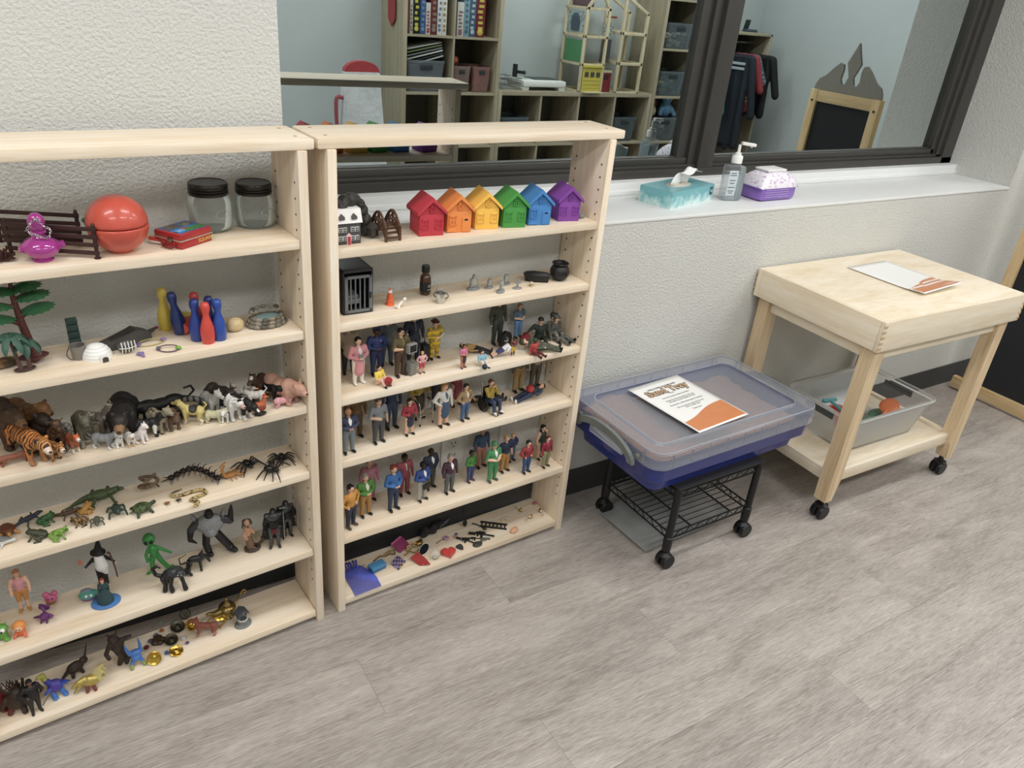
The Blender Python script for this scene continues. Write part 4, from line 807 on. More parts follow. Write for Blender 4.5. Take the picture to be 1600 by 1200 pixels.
t = thing('toy_ladder', 'black toy ladder lying across the lowest shelf', 'toy ladder', (0.5528,-0.0835,0.0350), -.62); LW = .022
for s in (-1, 1): MB().box((0, s*LW/2, .003), (.085, .004, .005), bev=.0008).build('rail', K_, t)
rg = MB().box((0, 0, .003), (.004, LW, .004), bev=.0006).mesh('rung', K_)
for k in range(7): link('rung', rg, t, (-.036+.012*k, 0, 0))
PS = mat('#e0a278', .45); blob('sea_shell', 'peach coloured ridged sea shell', 'sea shell', (0.5969,-0.1351,0.0350), .3, [('e', (0, 0, .006), (.016, .010, .007), None, PS), ('e', (.010, .002, .007), (.007, .006, .005), None, PS), ('c', (-.012, 0, .008), .002, (.012, .006, .010), .0025, PS)], .0011, part='shell')
blob('sponge_coral', 'pale piece of coral behind the peach shell', 'coral', (0.6005,-0.0700,0.0350), 0, [('e', (random.uniform(-.008, .008), random.uniform(-.006, .006), .004), (.005, .004, .004), None, mat('#cfc0a0', .8, 0, .2, 300, .4)) for k in range(6)], .0012, part='coral')
random.seed(11)
def trinket(label, pos, rz, c, group='gold trinkets in the shelf corner'):
    t = thing('gold_trinket', label, 'trinket', pos, rz, group); MB().lathe([(.0015, 0), (.005, .002), (.0062, .006), (.0045, .010), (.002, .012), (.0028, .014), (.001, .016)], TR(0, 0, .006, pi/2-.2), 12).build('bell', GD, t, smooth=60)
    MB().ell((0, .0, .010), (.0035, .0035, .0035), None, 8, 6).build('pearl', mat(c, .2), t); MB().ring((0, .016, .006), .003, .0007, None, 10, 5).build('loop', GD, t)
trinket('gold bell trinket nearest the baseboard', (0.6680,-0.0497,0.0350), .3, '#d8c8a0'); trinket('gold bell trinket closest to the shelf front edge', (0.6753,-0.1007,0.0350), 1.9, '#efe6d8'); trinket('gold bell trinket beside the side panel', (0.7257,-0.0909,0.0350), 2.8, '#efe6d8')
t = thing('red_gem', 'pink faceted gem in the corner of the lowest shelf', 'gem', (0.7326,-0.0414,0.0350), 0); MB().lathe([(.001, 0), (.007, .005), (.005, .008), (.0, .0082)], None, 8).build('gem', mat('#c0485a', .15, coat=.6), t, smooth=0)
t = thing('clear_stud', 'clear round stud stuck on the baseboard', 'glass stud', (0.7202,0.0028,0.0350), 0); MB().ell((0, 0, .006), (.006, .006, .006), None, 10, 7).build('stud', clear('#e4e4e0', .05, .5), t)
DKF = mat('#23211f', .8, 0, .3, 120, .4)
blob('dark_cloth', 'crumpled black toy cape against the baseboard', 'toy cape', (0.3697,-0.0266,0.0350), .4, [('e', (0.014*k-.04, .008*sin(k*2), .008), (.016, .012, .008+.004*(k % 2)), (0, 0, k), DKF) for k in range(6)], .002, part='cloth')
blob('toy_feather', 'grey toy feather lying on the black cape', 'feather', (0.4101,-0.0247,0.0350), .5, [('c', (-.025, 0, .014), .0025, (.03, .004, .020), .001, mat('#4a4a50', .7)), ('e', (.006, 0, .017), (.022, .005, .0025), None, mat('#55555c', .7))], .0011, part='vane')
blob('lilac_flower', 'small pink and lilac flower brooch behind the heart', 'brooch', (0.3907,-0.0766,0.0350), 0, [('e', (.006*cos(a), .006*sin(a), .004), (.005, .005, .003), None, mat('#c08a9a', .5)) for a in (0, 1.26, 2.5, 3.8, 5.0)] + [('e', (0, 0, .006), (.004, .004, .003), None, mat('#6a62a0', .4))], .001, part='petals')
blob('pink_brooch', 'small pink and blue bow brooch beside the flower brooch', 'brooch', (0.4226,-0.0781,0.0350), .5, [('e', (-.005, 0, .003), (.006, .004, .003), None, mat('#b87a78', .5)), ('e', (.006, .002, .004), (.005, .005, .004), None, mat('#4a5290', .35))], .001, part='bow')
blob('brown_twig', 'thin brown twig behind the crystal ball', 'twig', (0.3731,-0.0816,0.0350), .2, [('c', (-.02, 0, .002), .0014, (.0, .003, .003), .0014, mat('#7a5a3c', .7)), ('c', (0, .003, .003), .0014, (.018, .0, .002), .001, mat('#7a5a3c', .7))], .0008, part='twig')
blob('bronze_locket', 'bronze locket among the gold chain', 'locket', (0.3047,-0.0693,0.0350), .2, [('e', (0, 0, .009), (.012, .009, .006), (.3, 0, 0), GD2), ('e', (.010, .006, .010), (.006, .006, .004), None, GD2)], .0012, part='locket')

# ================================================================ BOOKCASE 1, SHELF 1
FB = mat('#3a1f1c', .5, 0, .2, 90)
def fence(label, a, b, h):
    a = Vector(a); b = Vector(b); d = b-a; L_ = d.length; t = thing('toy_fence', label, 'toy fence', a, math.atan2(d.y, d.x))
    for x in (0, L_): MB().lathe([(.006, 0), (.006, .002), (.0035, .003), (.0038, h*.93), (.003, h), (.001, h+.002)], TR(x, 0, 0), 8).build('post', FB, t)
    for k in range(4): MB().box((L_/2, -.003, h*(.18+.23*k)), (L_+.012, .003, .0075), TR(0, 0, 0), bev=.001).build('rail', FB, t)
fence('dark brown four-rail toy fence in front of the red ball jar', (-0.5473,-0.1396,1.0419), (-0.4180,-0.2063,1.0419), .062)
fence('dark brown four-rail toy fence behind the front fence', (-0.5616,-0.0674,1.0419), (-0.4374,-0.1251,1.0419), .066)
t = thing('toy_bush', 'dark reddish brown bristly toy bush at the picture edge', 'toy bush', (-0.5613,-0.1784,1.0419), 0); random.seed(2); mb = MB()
for k in range(90):
    a = random.uniform(0, 2*pi); e = random.uniform(.1, 1.4); r = random.uniform(.012, .024); mb.tube([(0.3*r*cos(a), .3*r*sin(a), .004), (r*cos(a)*cos(e), r*sin(a)*cos(e), .003+r*sin(e)*.9)], [.0022, .0012], seg=4)
h = mb.build('twigs', mat('#42211c', .7, 0, .3, 90), t); h['kind'] = 'stuff'
def potion(label, pos, rz, col, s=1., rot=None):
    g = mat(col, .12, 0, .08, 20, trans=.35, coat=.6); t = thing('potion_bottle', label, 'toy bottle', pos, rz, None, rot, s)
    MB().lathe([(.019, 0), (.020, .003), (.017, .006), (.028, .014), (.036, .024), (.035, .034), (.024, .043), (.014, .048), (.011, .054), (.015, .057), (.015, .060), (.011, .062)], None, 28).build('flask', g, t, smooth=50)
    MB().lathe([(.010, .060), (.014, .066), (.016, .080), (.013, .090), (.006, .096), (.001, .097)], None, 20).build('stopper', g, t, smooth=50)
    MB().tube([(.030, 0, .026), (.043, 0, .028)], .008, seg=8).build('spout', g, t); MB().tube([(-.030, 0, .026), (-.039, 0, .027)], .007, seg=8).build('side_knob', g, t)
    pts = [(.014*cos(.55*k), .014*sin(.55*k)-.003, .064+.003*k if k < 9 else .091-.004*(k-9)) for k in range(16)]; me = MB().ring((0, 0, 0), .0030, .0008, None, 10, 5, .7).mesh('chain_link', mat('#c9ccd0', .2, 1.))
    pts = [(-.004, -.017, .090), (-.012, -.018, .084), (-.017, -.017, .076), (-.022, -.016, .068), (-.016, -.019, .062), (-.006, -.021, .057), (.004, -.022, .052), (.010, -.021, .050), (.015, -.021, .055), (.019, -.019, .062), (.016, -.02, .068), (.009, -.021, .074), (.003, -.021, .080), (-.001, -.019, .087)]
    P = [Vector(p) for p in pts]; Q = []
    for a, b in zip(P, P[1:]+P[:1]): Q += [a, (a+b)/2]
    for i, q in enumerate(Q): link('chain_link', me, t, q, (pi/2 if i % 2 else .4, .5*(i % 3), .6*i))
potion('magenta potion bottle with a silver chain round its neck', (-0.5010,-0.1891,1.0419), .2, '#c832a8', .86)
potion('teal potion bottle lying back behind the fence', (-0.4119,-0.0668,1.0419), .2, '#2f8f80', .62, (-.3, .5, .2))
# plain round red jar
t = thing('round_jar', 'round coral red jar with a groove round the middle', 'jar', (-0.3759,-0.1735,1.0419), 0)
RJ = mat('#cc4a33', .32, 0, .08, 30, coat=.3); R_ = .0520; prof = []
for k in range(21):
    th = .42+(pi/2-.05-.42)*k/20; prof.append((R_*sin(th), R_-R_*cos(th)))
MB().lathe([(.018, 0), (.0205, .002)]+prof+[(R_*.965, R_-.001)], None, 40).build('bowl', RJ, t, smooth=60)
prof = [(R_*.965, R_+.001)] + [(R_*sin(th), R_+R_*cos(th)) for th in [pi/2-.05-(pi/2-.05-.35)*k/16 for k in range(17)]] + [(R_*.335, R_*1.945), (R_*.32, R_*1.945), (R_*.25, R_*1.965), (.001, R_*1.99)]
MB().lathe(prof, None, 40).build('lid', RJ, t, smooth=60)
t = thing('red_clip', 'small red plastic clip beside the tin box', 'clip', (-0.3110,-0.1480,1.0419), -.55); MB().box((0, 0, .006), (.034, .006, .007), TR(0, 0, 0, 0, .25), bev=.002).build('arm', mat('#d8362a', .35), t); MB().box((.004, -.003, .003), (.030, .005, .004), TR(0, 0, 0, 0, .05), bev=.0015).build('jaw', mat('#e8e0da', .4), t)
# tin lunch box
t = thing('tin_box', 'red tin box with a colourful scene printed on its lid', 'tin box', (-0.2630,-0.1488,1.0419), .62)
RT = mat('#b32428', .3, .2, .08, 60)
MB().box((0, 0, .008), (.080, .066, .016), bev=.004).build('base', RT, t); MB().box((0, 0, .0225), (.080, .066, .013), bev=.004).build('lid', RT, t); MB().box((0, 0, .016), (.082, .068, .0022), bev=.001).build('rim', mat('#c9b9a8', .3, .6), t)
for nm, c, d, col in (('sky', (0, 0, .0292), (.068, .054, .0006), '#2c6fb0'), ('grass', (.010, -.016, .0296), (.046, .018, .0006), '#3c7a34'), ('rocks', (-.014, .013, .0296), (.034, .022, .0006), '#5a4a3a'), ('path', (.018, .012, .0297), (.02, .016, .0006), '#8a7a58'), ('splash', (-.02, -.014, .0298), (.018, .010, .0006), '#7ab0d8'), ('red_patch', (-.004, -.008, .0300), (.012, .006, .0006), '#b03a3a')): MB().box(c, d).build('picture_' + nm, blotch(col, '#26303a', 160, .62, .35), t, smooth=0)
MB().box((-.0415, -.008, .016), (.004, .010, .009), bev=.001).build('latch', mat('#8a8a86', .3, 1.), t); MB().tube([(-.041, -.020, .010), (-.050, -.020, .004), (-.050, .004, .004), (-.041, .004, .010)], .0016, sub=3, seg=6).build('handle', mat('#7a1c1e', .4), t)
text('lettering', 'SQUARE', .010, mat('#d8c63a', .4), t, (.022, -.0334, .0085), (pi/2, 0, 0))
def jar(label, pos, lp):
    t = thing('mason_jar', label, 'jar', pos, .4, 'glass jars with black lids', sc=lp); g = clear('#e8efec', .03, .975, 'jar_glass')
    MB().lathe([(.0005, .002), (.031, .0), (.036, .003), (.0385, .012), (.0385, .050), (.036, .060), (.031, .066), (.0305, .070), (.029, .070), (.0295, .066), (.0345, .058), (.037, .050), (.037, .012), (.034, .005), (.0005, .005)], None, 36, cap=False).build('glass', g, t, smooth=60)
    MB().lathe([(.0335, .064), (.0345, .066), (.0345, .069), (.0325, .070), (.0345, .072), (.0345, .074), (.0325, .075), (.034, .077), (.034, .083), (.032, .0855), (.030, .0855), (.029, .0845), (.001, .0845)], None, 36).build('lid', mat('#35322e', .35, .7, .1, 60), t, smooth=40)
    MB().ring((0, -.0370, .034), .013, .0010, TR(0, 0, 0)  @ Matrix.Translation((0, -.0370, .034)) @ rotm(pi/2) @ Matrix.Translation((0, .0370, -.034)), 20, 5, .55).build('embossing', g, t)
jar('clear glass jar with black lid standing behind the tin box', (-0.1963,-0.0741,1.0419), 1.12); jar('clear glass jar with black lid next to the side panel', (-0.1059,-0.0686,1.0419), 1.06)
# ================================================================ SHELF 2
random.seed(21)
LG_ = mat('#2f6b40', .5, 0, .25, 120, .3); TK = mat('#5a2a26', .55, 0, .2, 90, .3)
def frond_leafpad(name, c, r, t, tilt):
    mb = MB(); n = 14; rim = []; vs = [(0, 0, r[2])]; fs = []
    for ring_ in (.55, 1.0):
        for i in range(n*2):
            a = pi*i/n; w = 1+(.12 if i % 2 else -.10)*(ring_ == 1.0); vs.append((r[0]*ring_*w*cos(a), r[1]*ring_*w*sin(a), r[2]*(1-ring_**2)))
    m = n*2
    for i in range(m): j = (i+1) % m; fs.append((0, 1+i, 1+j)); fs.append((1+i, 1+m+i, 1+m+j, 1+j))
    k = len(vs); vs.append((0, 0, -r[2]*.25))
    for i in range(m): j = (i+1) % m; fs.append((k, 1+m+j, 1+m+i))
    mb.add(vs, fs); return mb.build(name, LG_, t, c, tilt)
t = thing('toy_tree', 'tall green layered toy tree with red-brown trunk', 'toy tree', (-0.5477,-0.1636,0.8392), .25, sc=1.02)
organic('trunk', [('c', (0, 0, .002), .012, (-.002, 0, .03), .0075, TK), ('c', (-.002, 0, .03), .0078, (-.008, 0, .075), .0065, TK), ('c', (-.008, 0, .075), .006, (-.012, 0, .125), .0045, TK), ('c', (-.012, 0, .125), .0045, (-.010, 0, .155), .003, TK), ('c', (-.007, 0, .066), .004, (-.034, 0, .084), .003, TK), ('c', (-.008, 0, .078), .004, (.016, 0, .094), .003, TK), ('c', (-.01, 0, .10), .0035, (-.034, 0, .112), .0025, TK), ('c', (-.01, 0, .11), .0035, (.012, 0, .124), .0025, TK), ('e', (0, 0, .003), (.026, .018, .0035), None, TK)], .0014, t)
for c, r, tl in (((-.040, 0, .082), (.026, .018, .009), (.1, .12, 0)), ((.022, 0, .090), (.028, .020, .010), (.1, -.14, 0)), ((-.038, 0, .105), (.024, .016, .009), (.1, .1, 0)), ((.018, 0, .115), (.028, .020, .010), (.1, -.1, 0)), ((-.030, 0, .131), (.030, .018, .010), (.1, .08, 0)), ((.010, 0, .133), (.026, .018, .010), (.1, -.1, 0)), ((-.010, 0, .153), (.030, .020, .011), (.1, .04, 0))): frond_leafpad('leaf_pad', c, r, t, tl)
t = thing('toy_palm', 'small twin-trunk toy palm in front of the tall tree', 'toy tree', (-0.5641,-0.1940,0.8392), .2, sc=.95)
organic('trunks', [('c', (-.006, 0, .002), .004, (-.014, 0, .062), .003, mat('#5d4038', .6)), ('c', (.008, 0, .002), .004, (.010, 0, .045), .003, mat('#5d4038', .6)), ('e', (0, 0, .0025), (.020, .011, .003), None, mat('#4a2f2a', .6))], .0012, t)
LP_ = mat('#35594a', .55, 0, .25, 120)
for bx, bz, n in ((-.014, .064, 8), (.010, .047, 6)):
    for k in range(n):
        a = 2*pi*k/n+.3; L2 = .030 if n == 8 else .022; pts = [(bx, 0, bz), (bx+L2*.45*cos(a), L2*.45*sin(a), bz+.010), (bx+L2*cos(a), L2*sin(a), bz-.004), (bx+L2*1.15*cos(a), L2*1.15*sin(a), bz-.016)]
        MB().tube(pts, [.003, .007, .006, .0015], sub=3, seg=6, flat=.25).build('frond', LP_, t)
blob('flat_stone', 'flat brown stone at the picture edge beside the palm', 'stone', (-0.5991,-0.1610,0.8392), .2, [('e', (0, 0, .005), (.028, .020, .006), None, blotch('#7a5a3a', '#4a3826', 70, .5)), ('e', (.008, .002, .009), (.016, .012, .004), None, blotch('#7a5a3a', '#4a3826', 70, .5))], .0018, part='stone')
t = thing('green_steps', 'dark green stepped plastic block leaning at the back', 'toy block', (-0.4764,-0.1122,0.8392), .15, rot=(-.25, 0, .12))
for k in range(4): MB().box((0, -.002*k, .007+.0135*k), (.019, .014+.003*(3-k), .0125), bev=.0012).build('step', mat('#1f3d36', .5), t)
t = thing('tin_bucket', 'small dull grey tin bucket beside the white igloo', 'toy bucket', (-0.4759,-0.1735,0.8392), 0)
MB().lathe([(.0105, 0), (.011, .001), (.013, .026), (.014, .027), (.0138, .0285), (.0122, .028), (.010, .004), (.001, .004)], None, 20).build('pail', mat('#8a8580', .45, .5, .15, 80), t); MB().tube([(-.0135, 0, .025), (-.019, -.004, .014), (-.016, -.010, .006), (-.010, -.012, .004)], .0010, sub=3, seg=5).build('handle', mat('#6a6662', .4, .8), t)
t = thing('toy_igloo', 'white toy igloo with arched doorway', 'toy igloo', (-0.4458,-0.1760,0.8392), .25, sc=.96)
MB().lathe([(.028, 0)] + [(.028*cos(a), .028*sin(a)) for a in [pi/2*k/9 for k in range(9)]] + [(.0005, .028)], None, 28).build('dome', mat('#efeeea', .5, 0, .04, 60), t)
gr = MB()
for z in (.006, .012, .018, .023): gr.ring((0, 0, z), math.sqrt(.028**2-z*z)+.0001, .0005, None, 28, 5)
gr.build('block_joints', mat('#c9c6c0', .6), t)
MB().prism([(-.0085, 0)] + [(.0085*cos(a), .008+.0065*sin(a)) for a in [pi-pi*k/8 for k in range(9)]] + [(.0085, 0)], .014, TR(.004, -.034, 0)).build('porch', mat('#f0efeb', .5), t); MB().prism([(-.0055, 0)] + [(.0055*cos(a), .007+.004*sin(a)) for a in [pi-pi*k/8 for k in range(9)]] + [(.0055, 0)], .002, TR(.004, -.0352, 0)).build('doorway', mat('#4a4036', .8), t)
t = thing('grey_trough', 'dark grey tapered plastic trough lying on its side', 'toy trough', (-0.3917,-0.1341,0.8392), .42, sc=1.0); GT = mat('#4d4b48', .5, .1)
sec = lambda x, w, h: [(x, -w, 0), (x, w, 0), (x, w*.8, h), (x, -w*.8, h)]
loft([sec(-.050, .014, .014), sec(.006, .017, .024), sec(.022, .018, .028), sec(.048, .016, .015)], 'shell', GT, t); loft([sec(-.030, .009, .0265-.008), sec(.02, .012, .0285)], 'hollow', mat('#35332f', .6), t)
MB().tube([(.048, 0, .008), (.062, .004, .010), (.070, .004, .012)], [.006, .004, .003], seg=8).build('nozzle', GT, t); MB().ell((.072, .004, .012), (.004, .004, .003)).build('red_tip', mat('#8a2c28', .5), t)
t = thing('cage_mask', 'grey oval mask with white cage bars', 'toy mask', (-0.3933,-0.1745,0.8392), .2, sc=1.0)
MB().ell((0, 0, .011), (.018, .012, .013), None, 18, 10).build('shell', mat('#5a5854', .4, .4), t)
for k in range(5): MB().tube([(-.012+.006*k, -.012, .003), (-.012+.006*k, -.0155, .013), (-.011+.006*k, -.008, .023)], .0010, sub=3, seg=5).build('bar', mat('#dcdad4', .4), t)
MB().tube([(-.016, -.010, .012), (0, -.0155, .012), (.016, -.010, .012)], .0010, sub=3, seg=5).build('cross_bar', mat('#dcdad4', .4), t)
def band(label, pos, rz, R1, col, bead, sq=.6, tilt=.15):
    t = thing('elastic_band', label, 'bracelet', pos, rz); MB().ring((0, 0, .003), R1, .0011, TR(0, 0, .001, tilt), 30, 6, sq).build('cord', mat(col, .5), t)
    MB().ell((R1*.9, 0, .005), (.006, .004, .004), None, 10, 7).build('bead', mat(bead, .4), t); MB().box((-R1*.95, .0, .004), (.007, .010, .005), bev=.001).build('charm', mat('#7a62a8' if bead != '#6fae2c' else '#6a6a72', .4), t)
band('yellow elastic band with a lilac charm', (-0.3461,-0.1510,0.8392), .2, .026, '#b9a95a', '#8a72b0', .45); band('purple elastic band with a lime green bead', (-0.3208,-0.1923,0.8392), -.35, .020, '#5f4660', '#6fae2c', .62)
t = thing('toy_cross', 'tiny lilac cross charm lying beside the bands', 'charm', (-0.3719,-0.2010,0.8392), .3); MB().box((0, 0, .003), (.005, .022, .004), bev=.001).build('upright', mat('#8a7ab0', .4), t); MB().box((0, .004, .0035), (.014, .005, .004), bev=.001).build('crossbar', mat('#8a7ab0', .4), t)
def pin(label, pos, h, col, rot=(0, 0, 0)):
    t = thing('bowling_pin', label, 'bowling pin', pos, 0, 'little wooden bowling pins', rot); s = h/.088
    MB().lathe([(r*s, z*s) for r, z in ((.0115, 0), (.0128, .003), (.0142, .020), (.0136, .032), (.0100, .046), (.0066, .057), (.0062, .063), (.0085, .071), (.0092, .078), (.0075, .085), (.004, .0875), (.0005, .088))], None, 24).build('pin', mat(col, .35, 0, .06, 40, coat=.3), t, smooth=60)
pin('yellow bowling pin standing at the back', (-0.3082,-0.0873,0.8392), .092, '#c9ae22'); pin('blue bowling pin tilting beside the yellow one', (-0.2852,-0.1199,0.8392), .092, '#1c2f6a', (0, -.12, 0)); pin('red bowling pin standing behind two blue ones', (-0.2494,-0.1294,0.8392), .090, '#b02a24', (0, -.06, 0))
pin('front blue bowling pin next to the lying red pin', (-0.2610,-0.1626,0.8392), .090, '#1e3a8c'); pin('blue bowling pin at the back of the cluster', (-0.2315,-0.1532,0.8392), .089, '#1c3078'); pin('front red bowling pin closest to the shelf edge', (-0.2438,-0.1822,0.8392), .088, '#d23c2a'); pin('blue bowling pin nearest the wooden egg', (-0.2196,-0.1745,0.8392), .089, '#1e48a0')
pin('red bowling pin lying on its side', (-0.2823,-0.1312,0.8392), .086, '#cc3a26', (pi/2-.05, 0, 2.6))
pin('yellow bowling pin lying behind the others', (-0.2509,-0.0720,0.8392), .08, '#b8a42a', (pi/2, 0, -2.2))
for o in [x for x in bpy.data.objects if x.name.startswith('bowling_pin') and x.type == 'EMPTY' and abs(x.rotation_euler[0]) > 1]: o.location.z += .0135
t = thing('wooden_egg', 'pale wooden egg beside the stone pond', 'wooden egg', (-0.1815,-0.1434,0.8392), .2); MB().ell((0, 0, .0150), (.0190, .0150, .0150), None, 24, 14).build('egg', wood('egg_wood', [(.25, '#b99c6c'), (.5, '#d3bb8e'), (.75, '#e2d0aa')], 0, (8, 60, 60)), t, smooth=80)
# pond with ring of stones
t = thing('stone_pond', 'miniature pond ringed with grey stones', 'pond model', (-0.1119,-0.1286,0.8392), .25); random.seed(9); ST = [mat(c, .6, 0, .25, 150, .4) for c in ('#7a7364', '#8d8676', '#5f594e', '#948a74')]
MB().lathe([(.040, 0), (.042, .006), (.036, .016), (.030, .016)], None, 26, sy=.72).build('bank', mat('#6a6252', .8, 0, .3, 120, .5), t); MB().lathe([(.029, .0165), (.0005, .0165)], None, 26, sy=.66, cap=False).build('water', mat('#8fb6b8', .08, 0, .1, 40, coat=.5), t)
for ring_, (R1, z0, n) in enumerate(((.041, .005, 15), (.037, .012, 14), (.033, .019, 13))):
    for k in range(n):
        a = 2*pi*k/n+.2*ring_; rr = random.uniform(.85, 1.15); z = z0+(.012 if (a % (2*pi)) < pi and ring_ == 2 else 0)
        MB().ell((R1*cos(a), R1*.72*sin(a), z), (.0085*rr, .0050, .0048*rr), None, 8, 5, rotm(0, 0, a+pi/2)).build('stone', ST[(k+ring_) % 4], t)

# ================================================================ BOOKCASE 1, SHELF 3: animals
AG = 'plastic animals on the third shelf'
C_ = -2.1   # heading of an animal that looks towards the room
quad('bear_figurine', 'large dark brown bear at the back near the picture edge', (-0.6178,-0.1114,0.6551), -1.2, .085, .085, '#4a3320', 1.25, (.22, .12), 1.1, .45, 'round', 'stub', muzcol='#7a5a38', group=AG)
quad('lion_figurine', 'tawny brown lioness standing behind the big tiger', (-0.5851,-0.1096,0.6551), -1.0, .085, .078, '#7a5228', 1.0, (.25, .25), 1., .45, 'round', 'thin', group=AG)
TG = stripes('#c07a3c', '#2c1c12', 38, 5.); quad('tiger_figurine', 'large striped orange tiger prowling at the shelf front', (-0.5912,-0.1831,0.6551), -1.15, .10, .066, TG, 1.05, (.42, .05), 1.15, .40, 'round', 'thin', muzcol='#d8c0a8', facecol=stripes('#c88a4c', '#3a2414', 60, 4.), legcol='#a8703c', headdown=.5, group=AG)
quad('fox_figurine', 'small reddish brown fox lying at the very edge of the picture', (-0.6137,-0.2022,0.6551), .15, .050, .022, '#8a4f34', 1.1, (.5, .2), 1.2, .5, 'pointy', 'bushy', group=AG)
quad('gorilla_figurine', 'dark gorilla crouching behind the tiger', (-0.5654,-0.1594,0.6551), -1.1, .05, .068, '#2c2019', 1.25, (.12, .25), 1.2, .3, 'round', 'none', legs=1.4, sit=True, group=AG)
quad('deer_figurine', 'dark mottled deer between the gorilla and the owl', (-0.5447,-0.1784,0.6551), -1.3, .05, .062, blotch('#3c2a1c', '#6a4a2c', 120, .55), .85, (.2, .35), .9, .6, 'side', 'stub', group=AG)
quad('tiger_cub_figurine', 'striped tiger cub beside the big tiger', (-0.5549,-0.2037,0.6551), -1.05, .045, .038, stripes('#b98048', '#3a2416', 60, 5.), 1.1, (.35, .1), 1.4, .35, 'round', 'thin', muzcol='#d9c4ae', group=AG)
OW = blotch('#a8a7a2', '#6f6d68', 200, .5); blob('owl_figurine', 'small grey speckled owl behind the fox', 'animal figurine', (-0.5214,-0.1757,0.6551), -.4, [('e', (0, 0, .020), (.011, .010, .020), None, OW), ('e', (0, -.001, .043), (.0105, .010, .010), None, OW), ('e', (-.011, 0, .020), (.004, .008, .015), None, OW), ('e', (.011, 0, .020), (.004, .008, .015), None, OW), ('k', (-.004, -.010, .045), (.0028, .003, .0028), None, mat('#1a1614', .3)), ('k', (.004, -.010, .045), (.0028, .003, .0028), None, mat('#1a1614', .3)), ('c', (-.005, -.004, .002), .003, (-.005, -.006, .002), .003, OW), ('c', (.005, -.004, .002), .003, (.005, -.006, .002), .003, OW)], .0011, group=AG)
quad('fox_figurine', 'orange and white fox facing the room', (-0.5160,-0.1933,0.6551), -1.2, .032, .034, '#a85a30', .95, (.28, .32), 1.1, .5, 'pointy', 'bushy', muzcol='#e4dcd0', legcol='#d8cdbb', facecol='#c8622c', group=AG)
quad('wolf_figurine', 'olive grey wolf with raised ears behind the small fox', (-0.4917,-0.1704,0.6551), -1.45, .055, .062, '#5d5a48', .95, (.16, .25), 1., .5, 'pointy', 'thin', legcol='#8a8470', group=AG)
quad('wolf_figurine', 'grey and brown patched wolf with open jaws', (-0.4704,-0.1636,0.6551), -.5, .045, .060, blotch('#6a6055', '#b9b0a2', 80, .55), .85, (.22, .35), 1., .55, 'pointy', 'bushy', legcol='#b4aa9a', group=AG)
quad('husky_figurine', 'grey and white husky pup walking to the rabbit', (-0.4635,-0.2082,0.6551), -.6, .038, .033, '#8b8d8e', 1.0, (.35, .25), 1.2, .45, 'pointy', 'curl', legcol='#d9d8d4', muzcol='#e9e7e2', facecol='#c9c9c6', group=AG)
quad('rabbit_figurine', 'white rabbit sitting upright with long ears', (-0.4376,-0.2117,0.6551), -1.3, .020, .026, '#e6e2da', 1.2, (.08, .25), 1.35, .25, 'long', 'stub', sit=True, group=AG)
quad('rabbit_figurine', 'small white rabbit crouching behind the upright rabbit', (-0.4266,-0.1981,0.6551), -.6, .020, .018, '#d8d4cb', 1.2, (.2, .2), 1.4, .25, 'round', 'stub', group=AG)
quad('puppy_figurine', 'white puppy with a brown muzzle', (-0.4171,-0.2153,0.6551), -1.4, .024, .026, '#e4ddd2', 1.1, (.22, .3), 1.3, .35, 'flop', 'stub', muzcol='#b98a62', legcol='#d8a878', group=AG)
quad('cat_figurine', 'white cat sitting with its head turned up', (-0.3976,-0.2105,0.6551), -.7, .030, .034, '#e7dcd6', 1.05, (.15, .35), 1.05, .3, 'pointy', 'curl', sit=True, group=AG)
quad('bear_figurine', 'large black bear with a tan muzzle', (-0.4188,-0.1640,0.6551), -1.75, .075, .082, '#1b1816', 1.25, (.30, -.02), 1.15, .5, 'round', 'stub', muzcol='#8a6440', facecol='#2a211b', headdown=.3, group=AG)
quad('dog_figurine', 'black and white sheepdog behind the white cat', (-0.3820,-0.1931,0.6551), -.25, .046, .040, '#1d1d1c', 1.0, (.2, .3), 1., .5, 'flop', 'bushy', spots=(((.36, 0, .5), (.12, .4, .35), '#dedad2'),), group=AG)
quad('hyena_figurine', 'spotted grey and brown wild dog beside the bear cub', (-0.3579,-0.1787,0.6551), -1.0, .046, .048, blotch('#8f8570', '#3a3128', 130, .6), .95, (.2, .32), 1.05, .5, 'round', 'thin', group=AG)
quad('panther_figurine', 'black panther with a tail curling over its back', (-0.3448,-0.1359,0.6551), 3.3, .090, .052, '#151312', 1.05, (.35, .0), 1.15, .4, 'round', 'curl', headdown=.5, facecol='#221d19', spots=(((.75, .0, .55), (.05, .06, .2), '#8a7a66'),), group=AG)
quad('bear_cub_figurine', 'brown bear cub walking towards the room', (-0.3306,-0.1790,0.6551), -1.45, .032, .042, '#5f4630', 1.15, (.25, .05), 1.35, .45, 'round', 'stub', group=AG)
quad('lemur_figurine', 'grey lemur with a black ringed tail held up', (-0.2920,-0.1490,0.6551), 3.0, .040, .028, '#4f4d49', 1.0, (.3, .1), 1.1, .5, 'pointy', 'none', group=AG, extra=lambda t, hx, hz, hr, mx, mz: MB().tube([(-.018, 0, .022), (-.026, .002, .034), (-.016, .004, .045), (.004, .004, .047), (.014, .004, .040)], [.004, .006, .0065, .006, .004], sub=4, seg=8).build('ringed_tail', stripes('#6a6862', '#161514', 26, 1., 'X'), t))
quad('dog_figurine', 'cream and yellow hound with a black saddle', (-0.2883,-0.1768,0.6551), 2.6, .044, .042, '#cdb969', .95, (.2, .28), 1., .5, 'flop', 'up', legcol='#dcd2b0', spots=(((-.05, 0, .95), (.22, .5, .28), '#3c3a34'),), group=AG)
